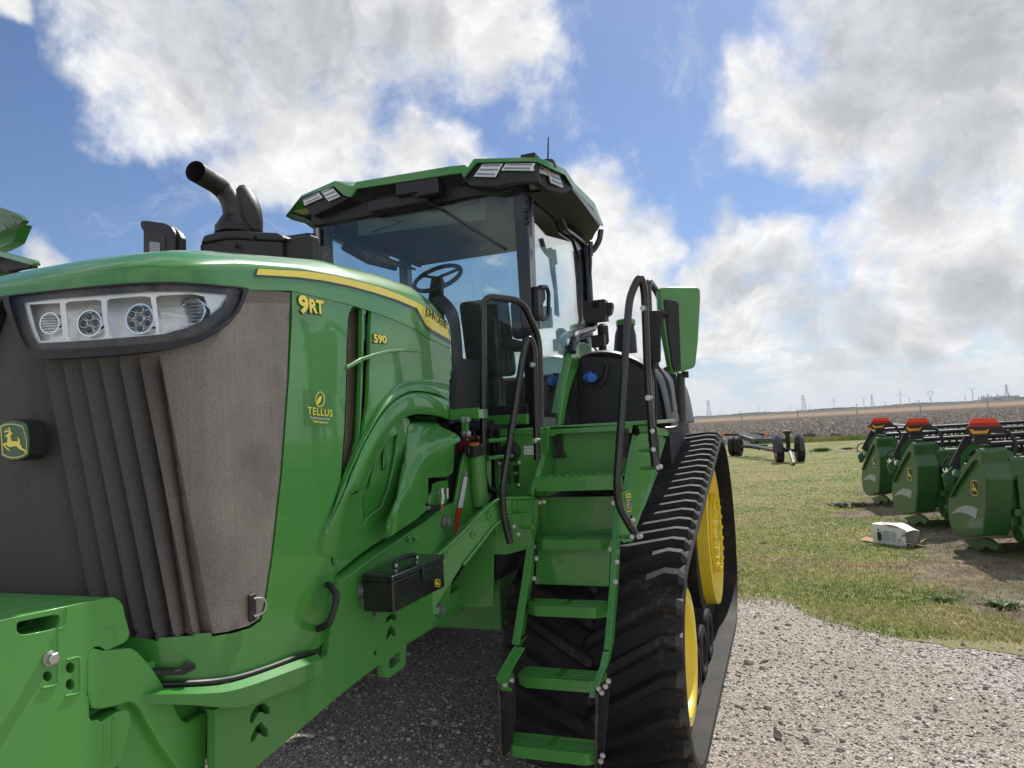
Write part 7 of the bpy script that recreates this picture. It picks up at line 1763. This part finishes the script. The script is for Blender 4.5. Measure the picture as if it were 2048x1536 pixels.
for loc, lb, tg in [((3.86, 12.6), 'middle green harvest header with a white paper label on its end shield', (583, 450, 705, 530)), ((3.67, 15.45), 'farthest green harvest header, leftmost of the row, with a white paper label', (188, 366, 290, 432))]:
    c = copy_tree(HD); c.location = (loc[0], loc[1], 0); c['label'] = lb
    WLOC[c.name] = np.array([loc[0], loc[1], 0.0])
    # paper label on the shield's rear face
    x0, y0, x1, y1 = tg; n = -FV; p0 = np.array([loc[0], loc[1], 0]) + n * .03
    def sf(a, b, o=0.0): d = ray(a, b); return EYE + d * (np.dot(p0 + n * o - EYE, n) / np.dot(d, n)), n
    mb = MB().mat('paper_white'); plate_mb(mb, zj((x0, y0), (x1 - 6, y0), (x1, y1 - 6), (x0 + 14, y1)), sf, .003)
    mb.mat('print_grey'); h = (y1 - y0) / 80.0
    for k in range(2): plate_mb(mb, zj((x0 + 18 * h, y0 + 14 * h + k * 14 * h), (x1 - 24 * h, y0 + 12 * h + k * 14 * h), (x1 - 24 * h, y0 + 17 * h + k * 14 * h), (x0 + 18 * h, y0 + 19 * h + k * 14 * h)), lambda a, b: sf(a, b, .002), .001)
    for k in range(6):
        xx = x0 + 16 * h + k * 15 * h; plate_mb(mb, zj(*[(xx + dx * h, y0 + dy * h) for dx, dy in ((0, 48), (9, 46), (9, 50), (4, 51), (4, 66), (10, 66), (10, 70), (0, 71))]), lambda a, b: sf(a, b, .002), .001)
    mb.build('paper_label', c)
# ================================================================ HEADER TRAILER
def zk(*p): return z('K', *p)
TLR = thing('header_trailer', 'black header transport trailer with white panels and orange tipped bar by the fence', 'trailer', (1.5, 32, 0))
def wheel(name, c, r, w, ax, parent):
    mb = MB().mat('rubber'); mb.lathe(np.array(c) - np.array(ax) * w / 2, ax, [(0, r * .62), (0, r * .9), (w * .15, r), (w * .85, r), (w, r * .9), (w, r * .62)], 28, close=True); o = mb.build(name, parent, smooth=40)
    mb = MB().mat('far_white'); mb.lathe(np.array(c) - np.array(ax) * w * .4, ax, [(0, r * .62), (w * .3, r * .5), (w * .3, r * .2), (w * .2, .02)], 20); mb.build('rim', o); return o
wheel('wheel', (-.02, 35.3, .46), .46, .26, (1, -.2, 0), TLR); wheel('wheel', (-.30, 35.4, .46), .46, .24, (1, -.2, 0), TLR)
wheel('wheel', (1.80, 29.5, .42), .42, .28, (1, .15, 0), TLR); wheel('wheel', (2.55, 29.7, .42), .42, .28, (1, .15, 0), TLR)
for x, y in ((1.76, 29.45), (2.56, 29.65)):
    mb = MB().mat('tank_plastic'); mb.tube([(x, y + .52, .42), (x, y + .47, .72), (x, y + .25, .92), (x, y, .97), (x, y - .25, .92), (x, y - .47, .72), (x, y - .52, .42)], .17, 4, rounds=.1); mb.build('mudguard', TLR)
mb = MB().mat('black_plastic')
mb.bar((.3, 35.2, .42), (2.0, 30.0, .50), .12, .12); mb.bar(U(*zk((540, 770))[0], Y=33), (2.12, 29.9, .85), .12, .14); mb.bar(U(*zk((380, 715))[0], Y=35), U(*zk((600, 790))[0], Y=32.5), .16, .18)
mb.bar((2.15, 29.7, .45), (2.15, 29.7, 1.20), .16, .16); mb.box((2.15, 29.7, 1.15), (.30, .3, .10)); mb.bar((1.6, 29.6, .45), (2.75, 29.75, .45), .12, .12); mb.bar((2.15, 29.6, .55), (2.25, 28.0, .20), .10, .12); mb.bar((2.25, 28.0, .2), (2.28, 27.4, .08), .09, .10)
mb.bar((-.2, 35.3, .44), (1.3, 33.3, .50), .10, .12); mb.bar(U(*zk((535, 780))[0], Y=33.2), U(*zk((535, 870))[0], Y=33.2), .10, .1)
for k in range(8): mb.box(U(*zk((560 + k * 35, 870 + k * 5))[0], Y=32.2), (.08, .08, .07 + .03 * (k % 3)))
mb.build('chassis', TLR, bevel=.01)
mb = MB().mat('far_white'); plate_mb(mb, zk((365, 690), (470, 688), (650, 705), (640, 760), (560, 740), (395, 730)), PY(34.5), .10); mb.bar(U(*zk((500, 825))[0], Y=33), U(*zk((830, 885))[0], Y=30.5), .04, .08); mb.box((2.15, 29.6, 1.215), (.20, .2, .02)); mb.build('side_panel', TLR, bevel=.01)
mb = MB().mat('black_plastic'); mb.bar(U(*zk((180, 702))[0], Y=34.6), U(*zk((690, 698))[0], Y=34.6), .10, .10); mb.build('light_bar', TLR); 
mb = MB().mat('orange'); mb.bar(U(*zk((128, 703))[0], Y=34.6), U(*zk((182, 702))[0], Y=34.6), .12, .11); mb.build('orange_tip', TLR); mb = MB().mat('orange'); mb.bar(U(*zk((690, 698))[0], Y=34.6), U(*zk((742, 697))[0], Y=34.6), .12, .11); mb.build('orange_tip', TLR)
mb = MB().mat('dark_red'); mb.box(U(*zk((770, 905))[0], Y=31), (.25, .03, .06)); mb.build('tail_light', TLR)
# a second trailer behind the headers: only its lamp bar shows
T2 = thing('header_cart', 'grey and black header cart half hidden behind the farthest header, amber lamp at its end', 'trailer', (5.0, 17.2, 0))
mb = MB().mat('far_white'); mb.bar(U(*zj((330, 172))[0], Y=18.0), U(*zj((830, 200))[0], Y=17.0), .10, .14); mb.bar((4.6, 17.8, .1), (4.6, 17.8, 1.3), .12, .12); mb.build('beam', T2, bevel=.01)
wheel('wheel', (4.75, 17.8, .42), .42, .25, (1, 0, 0), T2)
mb = MB().mat('amber_lens'); mb.box(U(*zj((108, 182))[0], Y=17.6), (.13, .03, .06)); mb.mat('dark_red'); mb.box(U(*zj((105, 168))[0], Y=17.6), (.12, .03, .04)); mb.build('end_lamp', T2)
mb = MB().mat('black_plastic'); mb.bar(U(*zj((125, 176))[0], Y=17.62), U(*zj((380, 178))[0], Y=17.62), .05, .06); mb.build('lamp_bar', T2)
# ================================================================ CARDBOARD BOX
BX = thing('cardboard_box', 'crumpled white printed cardboard box lying on its side in the grass', 'cardboard box', (3.3, 11.3, 0))
A_, B_ = np.array([3.11, 11.42, .01]), np.array([3.53, 11.06, .01]); D_ = np.array([.16, .19, 0]); Hh = .27
def bl(a, b, t): return a + (b - a) * t
mb = MB().mat('paper_white'); N_ = 10; rows = []
top_off = lambda t: np.array([0, 0, Hh - (.045 * max(0, t - .72) / .28 if t > .72 else 0) - .012 * math.sin(t * 9) * (t > .3)])
fb = [bl(A_, B_, k / N_) + np.array([0, 0, .0]) + (np.array([-.05, .03, 0]) * max(0, (k / N_ - .9) / .1)) for k in range(N_ + 1)]
fm_ = [p + UP * Hh * .5 + np.array([random.uniform(-.006, .006), random.uniform(-.012, .004), 0]) + (np.array([-.06, .04, 0]) if k == N_ else 0) for k, p in enumerate(fb)]
ft = [bl(A_, B_, k / N_) + top_off(k / N_) + np.array([0, random.uniform(-.004, .004), 0]) for k in range(N_ + 1)]
bt = [p + D_ + np.array([0, 0, .0 - .07 * max(0, (k / N_ - .6))]) for k, p in enumerate(ft)]; bb_ = [p + D_ for p in fb]
patch_mb(mb, [fb, fm_, ft, [bl(a, b, .5) + UP * random.uniform(0, .015) for a, b in zip(ft, bt)], bt, bb_]); mb.add([fb[0], fm_[0], ft[0], bt[0], bb_[0]], [(0, 1, 2, 3, 4)]); mb.build('carton', BX, smooth=20)
mb = MB().mat('cardboard'); 
mb.add([A_ + UP * .01, A_ + D_ + UP * .01, A_ + D_ * .6 + np.array([-.17, .12, .05]), A_ + np.array([-.16, .10, .03])], [(0, 1, 2, 3)])
e = fb[-1]; mb.add([e, e + D_ * .9, e + D_ * .8 + np.array([.16, -.02, .10]), e + np.array([.09, -.07, .02])], [(0, 1, 2, 3)])
mb.add([ft[3] + np.array([0, -.002, .004]), ft[5] + np.array([0, -.004, .002]), ft[8] + np.array([0, -.006, .001]), ft[7] + np.array([0, -.012, -.022]), ft[5] + np.array([0, -.014, -.028])], [(0, 1, 2, 3, 4)]); mb.build('flap', BX)
nf = np.cross(B_ - A_, UP); nf /= np.linalg.norm(nf)
if np.dot(nf, EYE - A_) < 0: nf = -nf
dx = (B_ - A_) / np.linalg.norm(B_ - A_)
def fr_(mbx, x0, x1, h0, h1, o=.014): a = A_ + nf * o; mbx.add([a + dx * x0 + UP * h0, a + dx * x1 + UP * h0, a + dx * x1 + UP * h1, a + dx * x0 + UP * h1], [(0, 1, 2, 3)])
mb = MB().mat('print_black'); fr_(mb, .085, .145, .045, .165); fr_(mb, .095, .12, .18, .205); fr_(mb, .40, .41, .05, .10)
mb.mat('print_grey')
for k in range(9): fr_(mb, .165, .165 + .10 + .02 * (k % 3), .055 + k * .016, .061 + k * .016); fr_(mb, .30, .30 + .06 + .01 * (k % 2), .055 + k * .016, .061 + k * .016)
fr_(mb, .035, .055, .08, .082); fr_(mb, .035, .037, .08, .14); fr_(mb, .053, .055, .08, .14); fr_(mb, .035, .055, .14, .142)
mb.build('printing', BX)
mb = MB().mat('print_black')
def tp(x0, x1, d0, d1): a = A_ + UP * (Hh + .004); mb.add([a + dx * x0 + D_ * d0, a + dx * x1 + D_ * d0, a + dx * x1 + D_ * d1, a + dx * x0 + D_ * d1], [(0, 1, 2, 3)])
tp(.03, .09, .3, .8); tp(.12, .14, .2, .85); tp(.17, .20, .2, .8); mb.mat('print_grey')
for k in range(5): tp(.26 + k * .025, .275 + k * .025, .3, .7)
mb.build('top_printing', BX)
# ================================================================ NEIGHBOURING MACHINE (left edge)
def zl(*p): return z('L', *p)
NM = thing('green_harvester', 'second green farm machine, only its roof corner and side panel showing at the left edge', 'farm machine', (-3.6, 4.5, 0))
YN = 3.6
mb = MB().mat('header_green'); plate_mb(mb, [(-160, 400)] + zl((-300, 30), (0, 150), (110, 185), (200, 215), (320, 270), (410, 330), (440, 380), (432, 415), (395, 447), (320, 490), (150, 555), (0, 620)) + [(-160, 500)], PV(-3.2, YN + .4, -1.2, YN), .05)
mb.mat('dusty_green'); plate_mb(mb, zl((0, 622), (150, 557), (320, 492), (393, 450), (380, 480), (245, 800), (150, 860), (0, 935)) + [(-160, 560), (-160, 500)], PV(-3.2, YN + .5, -1.2, YN + .06), .10); mb.build('cab_roof', NM, bevel=.02, seg=3)
for P in (((0, 290), (100, 305), (200, 340), (270, 390), (295, 430), (300, 475)), ((0, 435), (70, 460), (115, 500), (135, 555))):
    mb = MB().mat('header_green'); mb.tube(catmull([PV(-3.2, YN + .36, -1.2, YN - .04)(*q)[0] for q in zl(*P)], 4), .006, 6); mb.build('pressed_rib', NM)
mb = MB().mat('green_paint'); plate_mb(mb, [(-120, 490)] + zl((-100, 970), (0, 990), (300, 1070), (560, 1130), (610, 1150), (632, 1190), (632, 1250), (560, 1240), (0, 1090)) + [(-120, 530)], PV(-3.0, 3.4, -1.6, 3.0), .05); mb.build('side_panel', NM, bevel=.01, seg=3)
mb = MB().mat('interior'); plate_mb(mb, [(-120, 525)] + zl((0, 1085), (570, 1245), (572, 1290), (300, 1330), (90, 1385), (0, 1360)) + [(-120, 560)], PV(-3.0, 3.46, -1.6, 3.06), .05); mb.build('body', NM)
mb = MB().mat('header_green')
mb.prism([(-3.5, 4.4, 1.2), (-3.5, 7.6, 1.2), (-3.5, 8.6, 1.9), (-3.5, 8.6, 2.7), (-3.5, 7.6, 3.1), (-3.5, 3.9, 3.15), (-3.5, 3.8, 2.6)], (-1, 0, 0), 2.4); mb.build('bodywork', NM, bevel=.06, seg=3)
mb = MB().mat('header_green'); mb.add([(-4.2, 4.3, 3.1), (-5.6, 4.3, 3.1), (-5.6, 6.4, 3.1), (-4.2, 6.4, 3.1), (-4.08, 3.9, 3.55), (-6.0, 3.9, 3.55), (-6.0, 6.8, 3.55), (-4.08, 6.8, 3.55)], [(0, 1, 5, 4), (1, 2, 6, 5), (2, 3, 7, 6), (3, 0, 4, 7), (0, 1, 2, 3)]); mb.build('grain_tank', NM)
mb = MB().mat('gloss_black'); mb.prism([(-3.75, 4.4, 1.5), (-3.75, 3.0, 1.5), (-3.75, 2.75, 2.2), (-3.75, 3.05, 3.0), (-3.75, 4.4, 3.0)], (-1, 0, 0), 1.9); mb.build('cab', NM, bevel=.05, seg=3)
mb = MB().mat('yellow_paint'); mb.box2((-3.498, 5.0, 2.62), (-3.485, 7.4, 2.74)); mb.build('stripe', NM)
mb = MB().mat('header_green'); mb.bar((-3.48, 4.3, 2.0), (-3.42, 3.9, 3.3), .10, .10); mb.bar((-5.4, 4.4, 3.0), (-4.3, 3.9, 3.4), .10, .10); mb.build('roof_bracket', NM)
wheel('wheel', (-3.35, 4.4, .92), .92, .60, (1, 0, 0), NM); wheel('wheel', (-5.95, 4.4, .92), .92, .60, (1, 0, 0), NM); wheel('wheel', (-3.6, 7.9, .62), .62, .40, (1, 0, 0), NM); wheel('wheel', (-5.7, 7.9, .62), .62, .40, (1, 0, 0), NM)
# ================================================================ HAZE
hm = bpy.data.materials.new('haze'); hm.use_nodes = True; ht = NT(hm.node_tree); ht.n.clear()
ho = ht.node('ShaderNodeOutputMaterial'); hv = ht.node('ShaderNodeVolumePrincipled'); ht.l.new(hv.outputs[0], ho.inputs['Volume'])
hv.inputs['Color'].default_value = (0.90, 0.95, 1.0, 1); hv.inputs['Density'].default_value = 0.00010; hv.inputs['Anisotropy'].default_value = 0.2
MATS['haze'] = hm
mb = MB().mat('haze'); mb.box2((-9100, -320, -1.0), (9100, 14100, 140.0)); tag(mb.build('haze'), kind='stuff')
